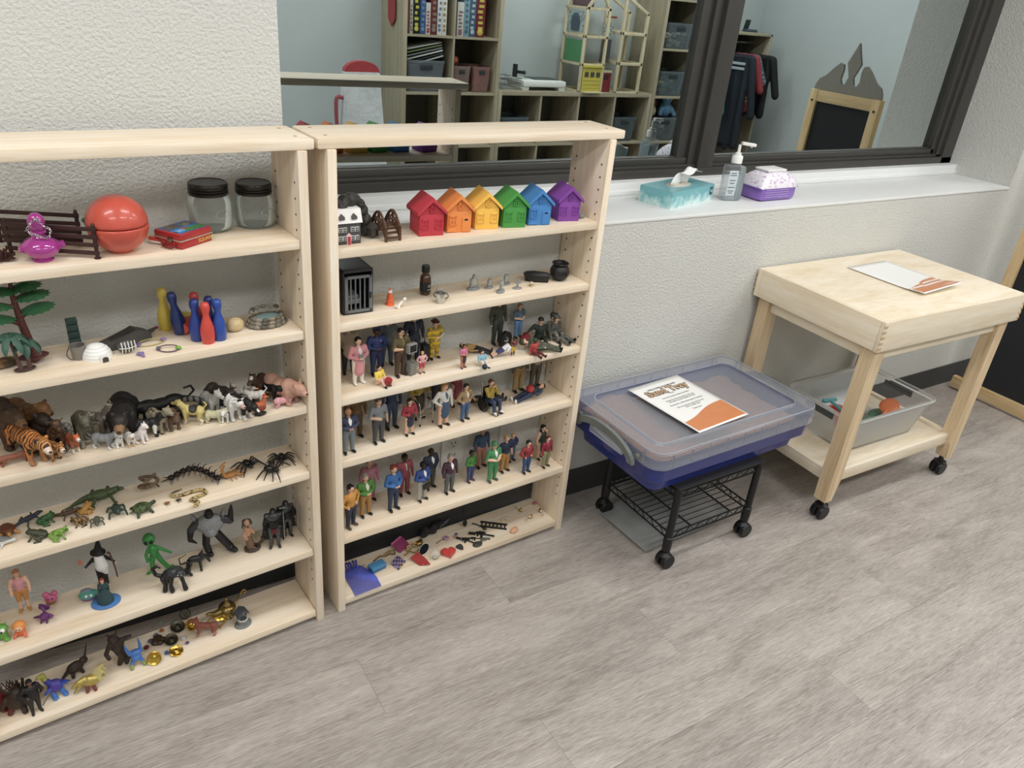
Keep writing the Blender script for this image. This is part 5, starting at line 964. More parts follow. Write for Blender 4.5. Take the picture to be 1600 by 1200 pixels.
quad('sheep_figurine', 'small cream sheep nearest the shelf edge', (-0.2501,-0.1869,0.6551), -.35, .034, .028, mat('#d8d0a6', .8, 0, .2, 400, .6), 1.25, (.28, .2), 1.15, .4, 'side', 'stub', legcol='#c8bd98', group=AG)
quad('horse_figurine', 'pale grey foal standing behind the cream sheep', (-0.2499,-0.1546,0.6551), -1.15, .045, .052, '#a9a6a1', .85, (.2, .35), .9, .7, 'pointy', 'thin', mane='#8d8a86', group=AG)
quad('bison_figurine', 'dark brown bison behind the grey foal', (-0.2266,-0.1277,0.6551), -1.0, .055, .055, '#3a2f26', 1.25, (.18, .02), 1.2, .4, 'side', 'thin', horns='#1c1814', headdown=.5, group=AG)
HS = [((.2, .3, .85), (.16, .35, .35)), ((-.3, -.2, .8), (.2, .4, .35)), ((.0, .35, .55), (.12, .3, .2)), ((.75, 0, 1.2), (.1, .3, .15))]
quad('cow_figurine', 'white cow with black patches facing the room', (-0.2125,-0.1791,0.6551), -1.25, .052, .052, '#dcd8d0', 1.05, (.22, .12), 1.05, .6, 'side', 'thin', spots=tuple((c, r, '#181716') for c, r in HS), muzcol='#c9a79a', group=AG)
quad('calf_figurine', 'small black and white calf in front of the patched cow', (-0.2260,-0.1912,0.6551), -2.0, .028, .030, '#e0dcd4', 1.0, (.25, .2), 1.15, .5, 'side', 'thin', spots=tuple((c, r, '#151413') for c, r in HS[:3]), group=AG)
quad('cow_figurine', 'black cow with a white blaze lowering its head', (-0.1946,-0.1835,0.6551), -1.05, .058, .050, '#1a1918', 1.05, (.28, -.08), 1.05, .65, 'side', 'thin', legcol='#d2cdc4', spots=(((.1, .32, .5), (.2, .2, .3), '#dcd8d0'), ((.95, 0, .6), (.06, .06, .2), '#dcd8d0')), headdown=.8, group=AG)
def goose(label, pos, rz, col, h, dark=None):
    m = mat(col, .6); d = mat(dark or col, .6); s = h/.05
    P = [('e', (0, 0, .018*s), (.017*s, .010*s, .010*s), (0, -.2, 0), m), ('c', (.012*s, 0, .022*s), .0055*s, (.018*s, 0, .040*s), .0036*s, m), ('e', (.020*s, 0, .044*s), (.006*s, .0045*s, .0045*s), None, m), ('c', (.024*s, 0, .043*s), .0026*s, (.030*s, 0, .042*s), .0016*s, mat('#d88a2c', .5)), ('c', (-.014*s, 0, .02*s), .005*s, (-.024*s, 0, .024*s), .0025*s, d), ('c', (.002*s, .004*s, .012*s), .0018*s, (.003*s, .005*s, .002*s), .002*s, mat('#b9762c', .5)), ('c', (.002*s, -.004*s, .012*s), .0018*s, (.003*s, -.005*s, .002*s), .002*s, mat('#b9762c', .5)), ('e', (-.002*s, .009*s, .019*s), (.014*s, .003*s, .007*s), None, d), ('e', (-.002*s, -.009*s, .019*s), (.014*s, .003*s, .007*s), None, d)]
    blob('goose_figurine', label, 'animal figurine', pos, rz, P, .0009*s, AG)
goose('white goose at the back behind the patched cow', (-0.2025,-0.1061,0.6551), -1.0, '#cfcbc2', .05); goose('grey and white goose beside the black cow', (-0.1750,-0.1426,0.6551), -.3, '#b9b2a4', .05, '#5a544c'); goose('white goose with head up behind the white goat', (-0.1522,-0.1136,0.6551), -1.8, '#d6d1c6', .045)
quad('goat_figurine', 'white goat with short horns', (-0.1522,-0.1519,0.6551), 2.9, .036, .038, '#d3cec5', .95, (.25, .2), 1., .5, 'side', 'up', horns='#6a655c', spots=(((0, 0, .35), (.2, .5, .15), '#3a3733'),), group=AG)
CK = mat('#b85a26', .6, 0, .3, 200); blob('hen_figurine', 'orange brown hen standing on a dark base', 'animal figurine', (-0.1561,-0.1934,0.6551), .2, [('e', (0, 0, .020), (.016, .010, .011), (0, .2, 0), CK), ('c', (.008, 0, .024), .007, (.013, 0, .036), .0045, CK), ('e', (.014, 0, .039), (.0055, .0045, .005), None, CK), ('c', (.018, 0, .039), .0016, (.023, 0, .038), .001, mat('#d8a03c', .5)), ('e', (.013, 0, .045), (.005, .0015, .003), None, mat('#a8281e', .5)), ('c', (-.012, 0, .024), .006, (-.022, 0, .034), .004, CK), ('e', (0, .009, .019), (.012, .003, .007), None, mat('#8a3c18', .6)), ('e', (0, -.009, .019), (.012, .003, .007), None, mat('#8a3c18', .6)), ('c', (.001, .003, .012), .0018, (.002, .004, .004), .0018, mat('#3a3026', .6)), ('c', (.001, -.003, .012), .0018, (.002, -.004, .004), .0018, mat('#3a3026', .6)), ('e', (.002, 0, .002), (.014, .010, .0025), None, mat('#33302a', .7))], .001, AG)
quad('horse_figurine', 'dark brown horse with a white blaze at the back', (-0.1354,-0.1204,0.6551), -2.2, .050, .056, '#3d281e', .9, (.2, .35), .95, .75, 'pointy', 'thin', mane='#1c1410', spots=(((.85, 0, 1.35), (.1, .08, .2), '#cfc8bd'),), group=AG)
quad('dog_figurine', 'black dog standing beside the large pig', (-0.1170,-0.1375,0.6551), -1.0, .050, .045, '#141312', .95, (.25, .05), 1.05, .55, 'flop', 'thin', headdown=.6, group=AG)
quad('pig_figurine', 'large tan pink pig against the side panel', (-0.0805,-0.1426,0.6551), -1.0, .085, .058, '#c08f78', 1.45, (.22, -.02), 1.5, .35, 'pointy', 'stub', legcol='#b98872', legs=.8, headdown=.3, group=AG)
quad('piglet_figurine', 'small smooth pink piglet at the shelf edge', (-0.0984,-0.1739,0.6551), .2, .042, .024, '#dc9aa0', 1.35, (.35, .12), 1.3, .5, 'pointy', 'stub', legs=.8, group=AG)
# ================================================================ SHELF 4: reptiles, insects
RG = 'reptiles and insects on the fourth shelf'
def lizard(label, pos, rz, L, col, tail=1., head=1., name='lizard_figurine', legs=1., curl=.4, bodyr=.16, belly=None, up=0.):
    L *= 1.15; m = mat(col, .5, 0, .3, 250) if isinstance(col, str) else col; r = L*bodyr; z = r+L*.06; P = [('e', (0, 0, z), (L*.36, r, r*.8), None, m), ('c', (L*.28, 0, z), r*.7, (L*.5, 0, z+L*.06+up*L), r*.62*head, m), ('c', (L*.5, 0, z+L*.06+up*L), r*.62*head, (L*.66, 0, z+L*.03+up*L), r*.36*head, m)]
    pts = [(-L*.3, 0, z)] + [(-L*(.3+.2*k*tail), L*curl*.25*sin(k*1.1), max(z*(1-.28*k), r*.22)) for k in range(1, 5)]
    for k, (a, b) in enumerate(zip(pts, pts[1:])): P.append(('c', a, r*(.62-.14*k), b, r*(.62-.14*(k+1)), m))
    for s in (-1, 1):
        for fx in (.22, -.22):
            kn = (L*(fx+.05), s*(r+L*.13*legs), z+L*.03); ft = (L*(fx+(.14 if fx > 0 else -.08)), s*(r+L*.20*legs), r*.22)
            P.append(('c', (L*fx, s*r*.6, z), r*.34, kn, r*.26, m)); P.append(('c', kn, r*.26, ft, r*.2, m)); P.append(('e', (ft[0]+L*.03, ft[1], r*.18), (L*.06, L*.04, r*.18), None, m))
    if belly: P.append(('k', (0, 0, 0), (L, L, z*.8), None, mat(belly, .5)))
    t = blob(name, label, 'animal figurine', pos, rz, P, max(L*.013, .0008), RG)
    mb = MB()
    for s in (-1, 1): mb.ell((L*.54, s*r*.5*head, z+L*.06+up*L+r*.3*head), (r*.14, r*.14, r*.14), None, 6, 4)
    mb.build('eyes', mat('#12100c', .2), t); return t
def frog(label, pos, rz, s, col, spots=None):
    s *= 1.3; m = mat(col, .4, 0, .15, 200) if isinstance(col, str) else col
    P = [('c', (-.4*s, 0, .22*s), .22*s, (.25*s, 0, .42*s), .24*s, m), ('e', (.42*s, 0, .48*s), (.24*s, .23*s, .16*s), (0, .1, 0), m)]
    for q in (-1, 1):
        P += [('e', (.46*s, q*.15*s, .62*s), (.09*s, .08*s, .08*s), None, m), ('c', (-.35*s, q*.25*s, .22*s), .14*s, (.0*s, q*.45*s, .24*s), .1*s, m), ('c', (0, q*.45*s, .24*s), .1*s, (-.3*s, q*.5*s, .08*s), .07*s, m), ('c', (-.3*s, q*.5*s, .06*s), .06*s, (.05*s, q*.6*s, .05*s), .06*s, m), ('c', (.25*s, q*.2*s, .3*s), .09*s, (.3*s, q*.42*s, .18*s), .07*s, m), ('c', (.3*s, q*.42*s, .18*s), .07*s, (.42*s, q*.45*s, .05*s), .06*s, m)]
    t = blob('frog_figurine', label, 'animal figurine', pos, rz, P, max(.026*s, .0008), RG)
    mb = MB()
    for q in (-1, 1): mb.ell((.51*s, q*.19*s, .64*s), (.05*s, .05*s, .05*s), None, 6, 4)
    mb.build('eyes', mat('#0f0d0a', .2), t); return t
def turtle(label, pos, rz, s, shell, skin, rot=None):
    s *= 1.4; m = mat(shell, .5, 0, .3, 200) if isinstance(shell, str) else shell; k = mat(skin, .5, 0, .2, 150)
    P = [('e', (0, 0, .30*s), (.52*s, .42*s, .26*s), None, m), ('e', (0, 0, .24*s), (.56*s, .46*s, .10*s), None, m), ('c', (.45*s, 0, .26*s), .12*s, (.75*s, 0, .36*s), .13*s, k), ('c', (-.5*s, 0, .2*s), .06*s, (-.72*s, 0, .14*s), .03*s, k)]
    for q in (-1, 1):
        for fx in (.32, -.32): P.append(('c', (fx*s, q*.36*s, .2*s), .11*s, ((fx*1.35)*s, q*.56*s, .06*s), .08*s, k))
    t = blob('turtle_figurine', label, 'animal figurine', pos, rz, P, max(.026*s, .0008), RG, rot)
    mb = MB()
    for q in (-1, 1): mb.ell((.82*s, q*.09*s, .40*s), (.035*s, .035*s, .035*s), None, 6, 4)
    mb.build('eyes', mat('#0f0d0a', .2), t); return t
def snake(label, pos, rz, pts, r, m, sub=6):
    t = thing('snake_figurine', label, 'animal figurine', pos, rz, RG); n = len(pts); rr = [r*(.35+.65*min(1, i/(n*.3))) for i in range(n)]; rr[-1] = r*.8
    MB().tube(pts, rr, sub=sub, seg=10).build('body', m, t, smooth=80); a = Vector(pts[-1]); d = (a-Vector(pts[-2])).normalized()
    q = Vector((1, 0, 0)).rotation_difference(d).to_matrix().to_4x4(); MB().ell(a+d*r*.6, (r*1.7, r*1.15, r*.8), None, 12, 8, q).build('head', m, t, smooth=80); return t
turtle('brown shelled toy turtle with a yellow belly', (-0.6587,-0.1624,0.4749), -1.4, .024, '#6a3a20', '#c08a34')
SHK = mat('#c9c9c6', .35); blob('shark_figurine', 'pale grey toy shark at the picture edge', 'animal figurine', (-0.6680,-0.1973,0.4749), -.2, [('c', (-.03, 0, .009), .004, (0, 0, .010), .010, SHK), ('c', (0, 0, .010), .010, (.022, 0, .009), .003, SHK), ('c', (0, 0, .016), .004, (-.006, 0, .028), .001, SHK), ('c', (.004, 0, .008), .004, (.0, -.018, .003), .001, SHK), ('c', (.004, 0, .008), .004, (.0, .018, .003), .001, SHK), ('c', (-.03, 0, .009), .003, (-.042, 0, .022), .001, SHK), ('k', (0, 0, .022), (.05, .02, .010), None, mat('#6f6f6e', .4))], .0011, RG)
lizard('dark blue crocodile with its tail lifted', (-0.6202,-0.1394,0.4749), .5, .036, '#2f3442', 1., 1., 'crocodile_figurine', 1., .2)
frog('mid green toy frog leaning upright behind the toad', (-0.5914,-0.1549,0.4749), .3, .022, blotch('#3f6b3c', '#26452a', 200, .55)); frog('dark olive toad in front of the green frog', (-0.6072,-0.2018,0.4749), 2.8, .024, '#3b3d2a'); frog('bright lime green frog closest to the shelf edge', (-0.5722,-0.2158,0.4749), -.1, .023, blotch('#7a9a44', '#4a6a2c', 220, .58))
lizard('brown lizard with long thin tail', (-0.5505,-0.1502,0.4749), .15, .034, '#5a4230', 1.3, 1., curl=.8); frog('yellow tree frog standing upright', (-0.5185,-0.1504,0.4749), .8, .021, '#c08a30'); frog('tan patterned frog in front of the yellow one', (-0.5311,-0.1873,0.4749), 3.3, .021, blotch('#8a6a3c', '#33271a', 200, .5))
lizard('small grey-green newt with its tail in the air', (-0.5017,-0.2008,0.4749), -1.6, .026, '#56584a', .7, 1., bodyr=.22); lizard('long olive green dinosaur behind the row', (-0.4866,-0.1229,0.4749), .05, .058, '#42502c', 1., .8, 'dinosaur_figurine', .6, .2, .20)
lizard('dark teal lizard rearing with a curled tail', (-0.4622,-0.1809,0.4749), -1.5, .036, '#2c4038', .5, 1.1, bodyr=.22, up=.12)
turtle('green sea turtle with dark head stretched out', (-0.4157,-0.1948,0.4749), .25, .025, blotch('#4a5c30', '#2a351c', 180, .5), '#33402a')
def bug(label, pos, rz, s, col):
    m = mat(col, .4); t = thing('beetle_figurine', label, 'animal figurine', pos, rz, RG); MB().ell((0, 0, .3*s), (.6*s, .36*s, .26*s), None, 10, 7).build('body', m, t); MB().ell((.62*s, 0, .28*s), (.2*s, .2*s, .16*s), None, 8, 6).build('head', m, t)
    for q in (-1, 1):
        for k in (-1, 0, 1): MB().tube([(.3*k*s, q*.3*s, .25*s), (.4*k*s, q*.7*s, .3*s), (.5*k*s, q*.9*s, 0)], .05*s, seg=4).build('leg', m, t)
bug('tiny brown beetle beside the sea turtle', (-0.3655,-0.1903,0.4749), .4, .009, '#7a4a20'); bug('tiny black beetle near the tan snake', (-0.3417,-0.1884,0.4749), .3, .009, '#2a2620')
sp = [(.020*cos(a)*(1-.05*a/6), .013*sin(a)*(1-.05*a/6), .004+.0032*a) for a in [k*.55 for k in range(17)]]
snake('brown snake coiled with its head raised', (-0.3899,-0.1225,0.4749), 0, sp + [(-.004, -.012, .034), (.010, -.006, .040)], .0038, blotch('#7a6450', '#5a4634', 160, .5))
snake('tan and black patterned snake lying in curves', (-0.3149,-0.1798,0.4749), -.1, [(-.016, .026, .003), (-.034, .018, .003), (-.036, .004, .003), (-.016, .004, .003), (.006, .010, .003), (.026, .010, .003), (.030, -.006, .003), (.010, -.014, .003), (.0, -.022, .003), (.012, -.032, .003), (.008, -.042, .003)], .0044, blotch('#b09a68', '#3c3220', 170, .55))
t = thing('centipede_figurine', 'long black spiny centipede', 'animal figurine', (-0.2953,-0.1269,0.4749), -.35, RG); CB_ = mat('#241a18', .4); pts = [(-.050+.0125*k, .010*sin(k*.5), .006+.016*sin(pi*k/8)) for k in range(9)]
seg_m = MB().ell((0, 0, 0), (.0085, .0075, .006), None, 10, 7).mesh('segment', CB_)
for k, q in enumerate(pts): link('segment', seg_m, t, q)
lg = MB().tube([(0, 0, 0), (0, .008, .003), (.002, .017, -.004)], [.0014, .0012, .0005], sub=2, seg=5).mesh('leg', CB_)
for k, q in enumerate(pts):
    for s in (0, 1): link('leg', lg, t, q, (0, 0, pi*s+.15)); link('leg', lg, t, (q[0]+.006, q[1], q[2]), (0.5*(1-2*s), 0, pi*s-.2))
for s in (-1, 1): MB().tube([(.050, 0, .006), (.064, s*.008, .006), (.072, s*.012, .003)], [.0012, .001, .0004], seg=5).tube([(-.050, 0, .006), (-.062, s*.006, .003), (-.070, s*.009, .002)], [.0016, .0012, .0005], seg=5).build('feeler', CB_, t)
SCM = mat('#b0762c', .4, 0, .2, 150); blob('scorpion_figurine', 'amber coloured toy scorpion with raised tail', 'animal figurine', (-0.2209,-0.1404,0.4749), .3, [('e', (0, 0, .007), (.018, .009, .006), None, SCM)] + [('c', (-.014-.003*k, 0, .008+.009*k), .0042-.0006*k, (-.016-.002*k+(.004*k if k > 1 else 0), 0, .017+.009*k), .0036-.0006*k, SCM) for k in range(4)] + [('c', (.012, s*.006, .006), .0025, (.024, s*.014, .005), .0028, SCM) for s in (-1, 1)] + [('c', (.024, s*.014, .005), .003, (.036, s*.009, .005), .0026, SCM) for s in (-1, 1)] + [('c', (.004-.008*k, s*.006, .006), .0016, (.006-.012*k, s*.020, .0015), .0012, SCM) for s in (-1, 1) for k in (-1, 0, 1)], .001, RG)
def spider(label, pos, rz, s, flip=0.):
    s *= 1.25; m = mat('#191615', .35); t = thing('spider_figurine', label, 'animal figurine', pos, rz, RG); MB().ell((-.35*s, 0, .36*s), (.42*s, .34*s, .30*s), None, 14, 9).build('abdomen', m, t); MB().ell((.22*s, 0, .30*s), (.26*s, .22*s, .18*s), None, 12, 8).build('head', m, t)
    for q in (-1, 1):
        for k in range(4):
            a = (-.9+.6*k); c, d = cos(a-.0), sin(a); MB().tube([(.15*s*(k-1.3), q*.16*s, .3*s), (.15*s*(k-1.3)+.35*s*d, q*.62*s, .62*s), (.15*s*(k-1.3)+.75*s*d, q*1.02*s, .30*s), (.15*s*(k-1.3)+1.0*s*d, q*1.25*s, .0)], [.085*s, .08*s, .06*s, .025*s], sub=3, seg=6).build('leg', m, t)
        MB().tube([(.42*s, q*.08*s, .28*s), (.58*s, q*.12*s, .16*s)], [.05*s, .02*s], seg=5).build('fang', m, t)
spider('black toy spider with spread legs next to the scorpion', (-0.1740,-0.1208,0.4749), -1.2, .021); spider('glossy black toy spider nearest the shelf edge', (-0.1289,-0.1639,0.4749), -.6, .023); spider('black toy spider in the corner by the side panel', (-0.0980,-0.1243,0.4749), -1.8, .020)

# ================================================================ BOOKCASE 1, SHELF 5: fantasy figures
FG = 'fantasy figures on the fifth shelf'
def small(label, pos, rz, prims, vox, name, cat='toy figure', parts=None, rot=None): return blob(name, label, cat, pos, rz, prims, vox, FG, rot, parts)
def eyes(pts, r, c='#101010', nm='eyes'):
    def f_(t):
        mb = MB()
        for p in pts: mb.ell(p, (r, r, r), None, 8, 6)
        mb.build(nm, mat(c, .25), t)
    return f_
GN = mat('#5a9a34', .45)
def frogface(t):
    eyes([(-.007, -.010, .030), (.007, -.010, .030)], .0052, '#efeee8', 'eyeballs')(t); eyes([(-.007, -.0145, .030), (.007, -.0145, .030)], .0022, '#111111', 'pupils')(t)
small('lime green big-eyed creature at the picture edge', (-0.7109,-0.1968,0.2400), -.3, [('e', (0, 0, .012), (.012, .010, .013), None, GN), ('e', (0, -.001, .028), (.015, .012, .010), None, GN), ('c', (-.008, 0, .034), .003, (-.012, 0, .042), .002, GN), ('c', (.008, 0, .034), .003, (.012, 0, .042), .002, GN), ('e', (-.010, -.006, .004), (.006, .008, .004), None, GN), ('e', (.010, -.006, .004), (.006, .008, .004), None, GN)], .0012, 'green_creature', parts=frogface)
OB = mat('#d9862c', .45); SKm = mat('#e2a882', .5)
small('small orange hooded baby figure', (-0.6779,-0.2012,0.2400), -.2, [('e', (0, 0, .010), (.010, .009, .010), None, mat('#d8602c', .5)), ('e', (0, 0, .026), (.013, .012, .012), None, OB), ('e', (0, -.006, .025), (.009, .008, .008), None, SKm), ('c', (-.007, -.004, .010), .004, (-.010, -.012, .006), .003, mat('#d8602c', .5)), ('c', (.007, -.004, .010), .004, (.010, -.012, .006), .003, mat('#d8602c', .5))], .0011, 'baby_figure', parts=eyes([(-.003, -.0135, .027), (.003, -.0135, .027)], .0012))
PD = mat('#6a2f6e', .4, 0, .2, 100)
small('small purple dragon with spread wings', (-0.6323,-0.1769,0.2400), -.4, [('e', (0, 0, .010), (.012, .008, .009), None, PD), ('c', (.008, -.004, .012), .005, (.016, -.008, .018), .005, PD), ('c', (-.010, .002, .008), .004, (-.024, .004, .004), .002, PD), ('c', (0, .004, .016), .003, (-.012, .014, .030), .002, PD), ('c', (-.012, .014, .030), .003, (.006, .014, .026), .002, PD), ('e', (-.004, .012, .024), (.012, .002, .008), None, PD), ('e', (.006, -.010, .020), (.010, .002, .007), (0, 0, .6), PD), ('c', (.004, -.006, .006), .003, (.006, -.010, .001), .002, PD), ('c', (-.004, -.006, .006), .003, (-.006, -.010, .001), .002, PD)], .0010, 'purple_dragon')
person('long-haired doll in pink top, orange shorts and boots', (-0.6683,-0.1235,0.2400), 0.1106, .05, '#d8929a', '#c88434', '#c98a62', '#e8b89a', '#c08a3a', sleeve='none', arms='down', hairtype='long', pants_len=.5, name='fashion_doll', cat='doll', group=FG, bulk=1.0)
PKm = mat('#c85a86', .5); small('pink round-eared toy head with a wide mouth', (-0.6185,-0.1239,0.2400), -.1, [('e', (0, 0, .012), (.013, .011, .011), None, PKm), ('e', (-.008, 0, .024), (.007, .006, .007), None, PKm), ('e', (.008, 0, .024), (.007, .006, .007), None, PKm), ('e', (0, -.007, .007), (.010, .006, .006), None, mat('#8a5a34', .6))], .0011, 'pink_toy_head', parts=eyes([(-.004, -.011, .018), (.004, -.011, .018)], .0018))
TQ = mat('#4a9a8c', .4); small('turquoise and purple fish-like toy with round eyes', (-0.5461,-0.1456,0.2400), -.1, [('e', (0, 0, .011), (.021, .013, .010), None, TQ), ('e', (0, -.002, .004), (.017, .011, .005), None, mat('#7a4a86', .45)), ('c', (.018, 0, .011), .005, (.028, .002, .014), .003, TQ), ('e', (-.004, .004, .020), (.012, .006, .005), None, mat('#6a7a8c', .5))], .0012, 'fish_toy', parts=eyes([(.006, -.012, .016), (-.004, -.013, .017)], .0032, '#e8e8e4', 'eyeballs'))
def gown(t, h, q, hz):
    MB().lathe([(.030, 0), (.030, .003), (.028, .0042)], None, 24, sy=.8).build('base_disc', mat('#3f78b8', .4), t)
    MB().lathe([(.017, .004), (.015, .016), (.010, .032), (.0065, .040)], None, 20).build('gown_skirt', mat('#27444a', .55), t, smooth=60)
person('curly red-haired figure in a dark teal gown on a blue base', (-0.5157,-0.1736,0.2400), .068, .0, '#27444a', '#27444a', '#a83a22', arms='down', hairtype='long', skirt=.3, extra=gown, name='gown_figure', cat='toy figure', group=FG, bulk=.95)
def wizard(t, h, q, hz):
    MB().lathe([(.016, .0), (.0155, .004), (.009, .008), (.006, .020), (.003, .032), (.0005, .038)], TR(0, 0, h*.945, -.1, .12), 18).build('pointed_hat', mat('#1c1a1c', .6), t, smooth=60)
    P = [('c', q(0, -.06, .86), .010, q(.03, -.12, .62), .014, mat('#e8e6e2', .7, 0, .1, 250, .5)), ('c', q(.03, -.12, .62), .014, q(.10, -.14, .42), .005, mat('#e8e6e2', .7, 0, .1, 250, .5)), ('e', q(0, -.05, .86), (.010, .008, .007), None, mat('#e8e6e2', .7, 0, .1, 250, .5))]; organic('beard', P, .0014, t)
    MB().tube([q(.32, -.12, .18), q(.30, -.12, .55), q(.25, -.12, .92), q(.22, -.13, 1.0), q(.20, -.12, .95)], [.0016, .0018, .0022, .002, .0014], sub=3, seg=6).build('staff', mat('#5a3a24', .6), t); MB().lathe([(.001, 0), (.005, .004), (.003, .010), (.0005, .016)], Matrix.Translation(q(-.40, -.12, .80)), 8).build('flame', mat('#c86a3a', .5), t)
person('wizard figure with long white beard, black robe and staff', (-0.5127,-0.1091,0.2400), .092, -.05, '#1f1c20', '#1f1c20', '#dcdad6', arms='out', coat=.42, hairtype='bob', extra=wizard, name='wizard_figure', cat='toy figure', group=FG, bulk=1.15)
AL = mat('#2f8a3c', .4); H5 = .112
small('bendy bright green alien with large black eyes', (-0.4020,-0.1139,0.2400), -.15, [('e', (-.006, 0, .095), (.014, .013, .017), (0, .15, 0), AL), ('c', (-.005, 0, .085), .009, (-.003, 0, .078), .005, AL), ('c', (-.003, 0, .078), .004, (0, 0, .070), .004, AL), ('c', (0, 0, .066), .011, (.002, 0, .048), .009, AL), ('c', (-.010, 0, .068), .0045, (-.017, -.002, .052), .004, AL), ('c', (-.017, -.002, .052), .004, (-.015, -.006, .036), .0035, AL), ('c', (.010, 0, .068), .0045, (.022, -.002, .060), .004, AL), ('c', (.022, -.002, .060), .004, (.036, -.004, .050), .0032, AL), ('c', (-.004, 0, .046), .0065, (-.007, 0, .024), .0058, AL), ('c', (-.007, 0, .024), .0055, (-.008, 0, .005), .005, AL), ('c', (-.008, -.002, .004), .004, (-.018, -.008, .003), .0035, AL), ('c', (.006, 0, .046), .0065, (.014, 0, .026), .0058, AL), ('c', (.014, 0, .026), .0055, (.024, 0, .008), .005, AL), ('c', (.024, -.002, .006), .004, (.036, -.006, .012), .0035, AL)], .0013, 'alien_figure', parts=eyes([(-.012, -.011, .094), (-.001, -.012, .095)], .0046, '#0c0c0c'))
BKm = mat('#1e1e20', .35, 0, .3, 120); BK2 = mat('#3a3c40', .35, .2, .3, 150)
small('black scaly beast on four limbs with a hooked tail', (-0.3793,-0.1871,0.2400), -.3, [('e', (.010, 0, .044), (.020, .015, .013), None, BK2), ('e', (.022, -.010, .046), (.011, .010, .010), None, BK2), ('c', (-.006, 0, .040), .011, (-.014, 0, .032), .009, BKm), ('c', (.022, -.006, .038), .0055, (.026, -.008, .018), .0045, BKm), ('c', (.026, -.008, .018), .0045, (.030, -.014, .004), .006, BKm), ('c', (.004, -.012, .038), .0055, (.0, -.014, .018), .0045, BKm), ('c', (0, -.014, .018), .0045, (.002, -.018, .004), .006, BKm), ('c', (-.016, .006, .030), .007, (-.010, .008, .014), .005, BKm), ('c', (-.010, .008, .014), .005, (-.016, .004, .003), .0055, BKm), ('c', (-.016, -.006, .030), .007, (-.012, -.008, .014), .005, BKm), ('c', (-.012, -.008, .014), .005, (-.014, -.014, .003), .0055, BKm), ('c', (-.020, 0, .034), .005, (-.032, 0, .040), .0045, BKm), ('c', (-.032, 0, .040), .0045, (-.036, 0, .056), .004, BKm), ('c', (-.036, 0, .056), .004, (-.028, 0, .064), .003, BKm), ('c', (-.028, 0, .064), .003, (-.020, 0, .058), .002, BKm)], .0014, 'scaly_beast', parts=eyes([(.026, -.020, .049), (.019, -.020, .049)], .002, '#8a8c90'))
small('thin black skeletal dragon with a whip tail', (-0.3234,-0.1513,0.2400), .1, [('e', (.006, 0, .034), (.020, .008, .009), (0, .3, 0), BKm), ('c', (.020, 0, .038), .006, (.030, 0, .030), .005, BKm), ('c', (.030, 0, .030), .005, (.034, -.004, .018), .003, BKm), ('c', (.016, .0, .042), .005, (.022, .0, .052), .002, BKm), ('c', (.012, -.006, .030), .004, (.012, -.010, .004), .0032, BKm), ('c', (.014, .006, .030), .004, (.016, .010, .003), .0032, BKm), ('c', (-.010, -.006, .030), .005, (-.018, -.010, .012), .004, BKm), ('c', (-.018, -.010, .012), .004, (-.012, -.014, .003), .0032, BKm), ('c', (-.010, .006, .030), .005, (-.016, .010, .003), .0032, BKm), ('c', (-.014, 0, .032), .003, (-.030, 0, .032), .002, BKm), ('c', (-.030, 0, .032), .0018, (-.032, 0, .050), .0014, BKm), ('c', (-.032, 0, .050), .0014, (-.014, 0, .056), .0010, BKm), ('e', (-.020, -.006, .012), (.010, .006, .010), None, BKm)], .0011, 'skeletal_dragon')
GS = mat('#8e9194', .45, .2, .2, 120, .3)
small('large grey-chested monster with black blade arms and heavy boots', (-0.2716,-0.0992,0.2400), -.1, [('e', (0, 0, .086), (.034, .018, .028), None, GS), ('e', (.0, -.008, .066), (.016, .014, .014), None, GS), ('c', (0, 0, .106), .012, (0, -.004, .120), .010, BKm), ('c', (-.028, 0, .094), .011, (-.044, -.004, .078), .009, BK2), ('c', (-.044, -.004, .078), .009, (-.048, -.006, .052), .006, BKm), ('c', (-.048, -.006, .052), .006, (-.034, -.008, .040), .002, BKm), ('c', (.028, 0, .094), .011, (.046, -.002, .084), .009, BK2), ('c', (.046, -.002, .084), .008, (.050, -.002, .112), .006, BKm), ('c', (.050, -.002, .112), .006, (.052, -.002, .130), .002, BKm), ('c', (-.010, 0, .058), .010, (-.014, -.004, .030), .009, BKm), ('c', (-.014, -.004, .030), .009, (-.010, -.004, .008), .009, BKm), ('c', (-.010, -.006, .006), .008, (-.006, -.018, .005), .007, BKm), ('c', (.012, 0, .056), .010, (.026, -.004, .032), .010, BKm), ('c', (.026, -.004, .032), .010, (.040, -.008, .010), .010, BKm), ('c', (.040, -.010, .008), .009, (.050, -.020, .006), .007, BKm), ('c', (-.034, 0, .108), .006, (-.040, .0, .124), .002, GS), ('c', (.032, 0, .108), .006, (.036, 0, .122), .002, GS)], .0018, 'armoured_monster')
MD = mat('#7a5a44', .45, 0, .25, 150); MS = mat('#c09070', .5)
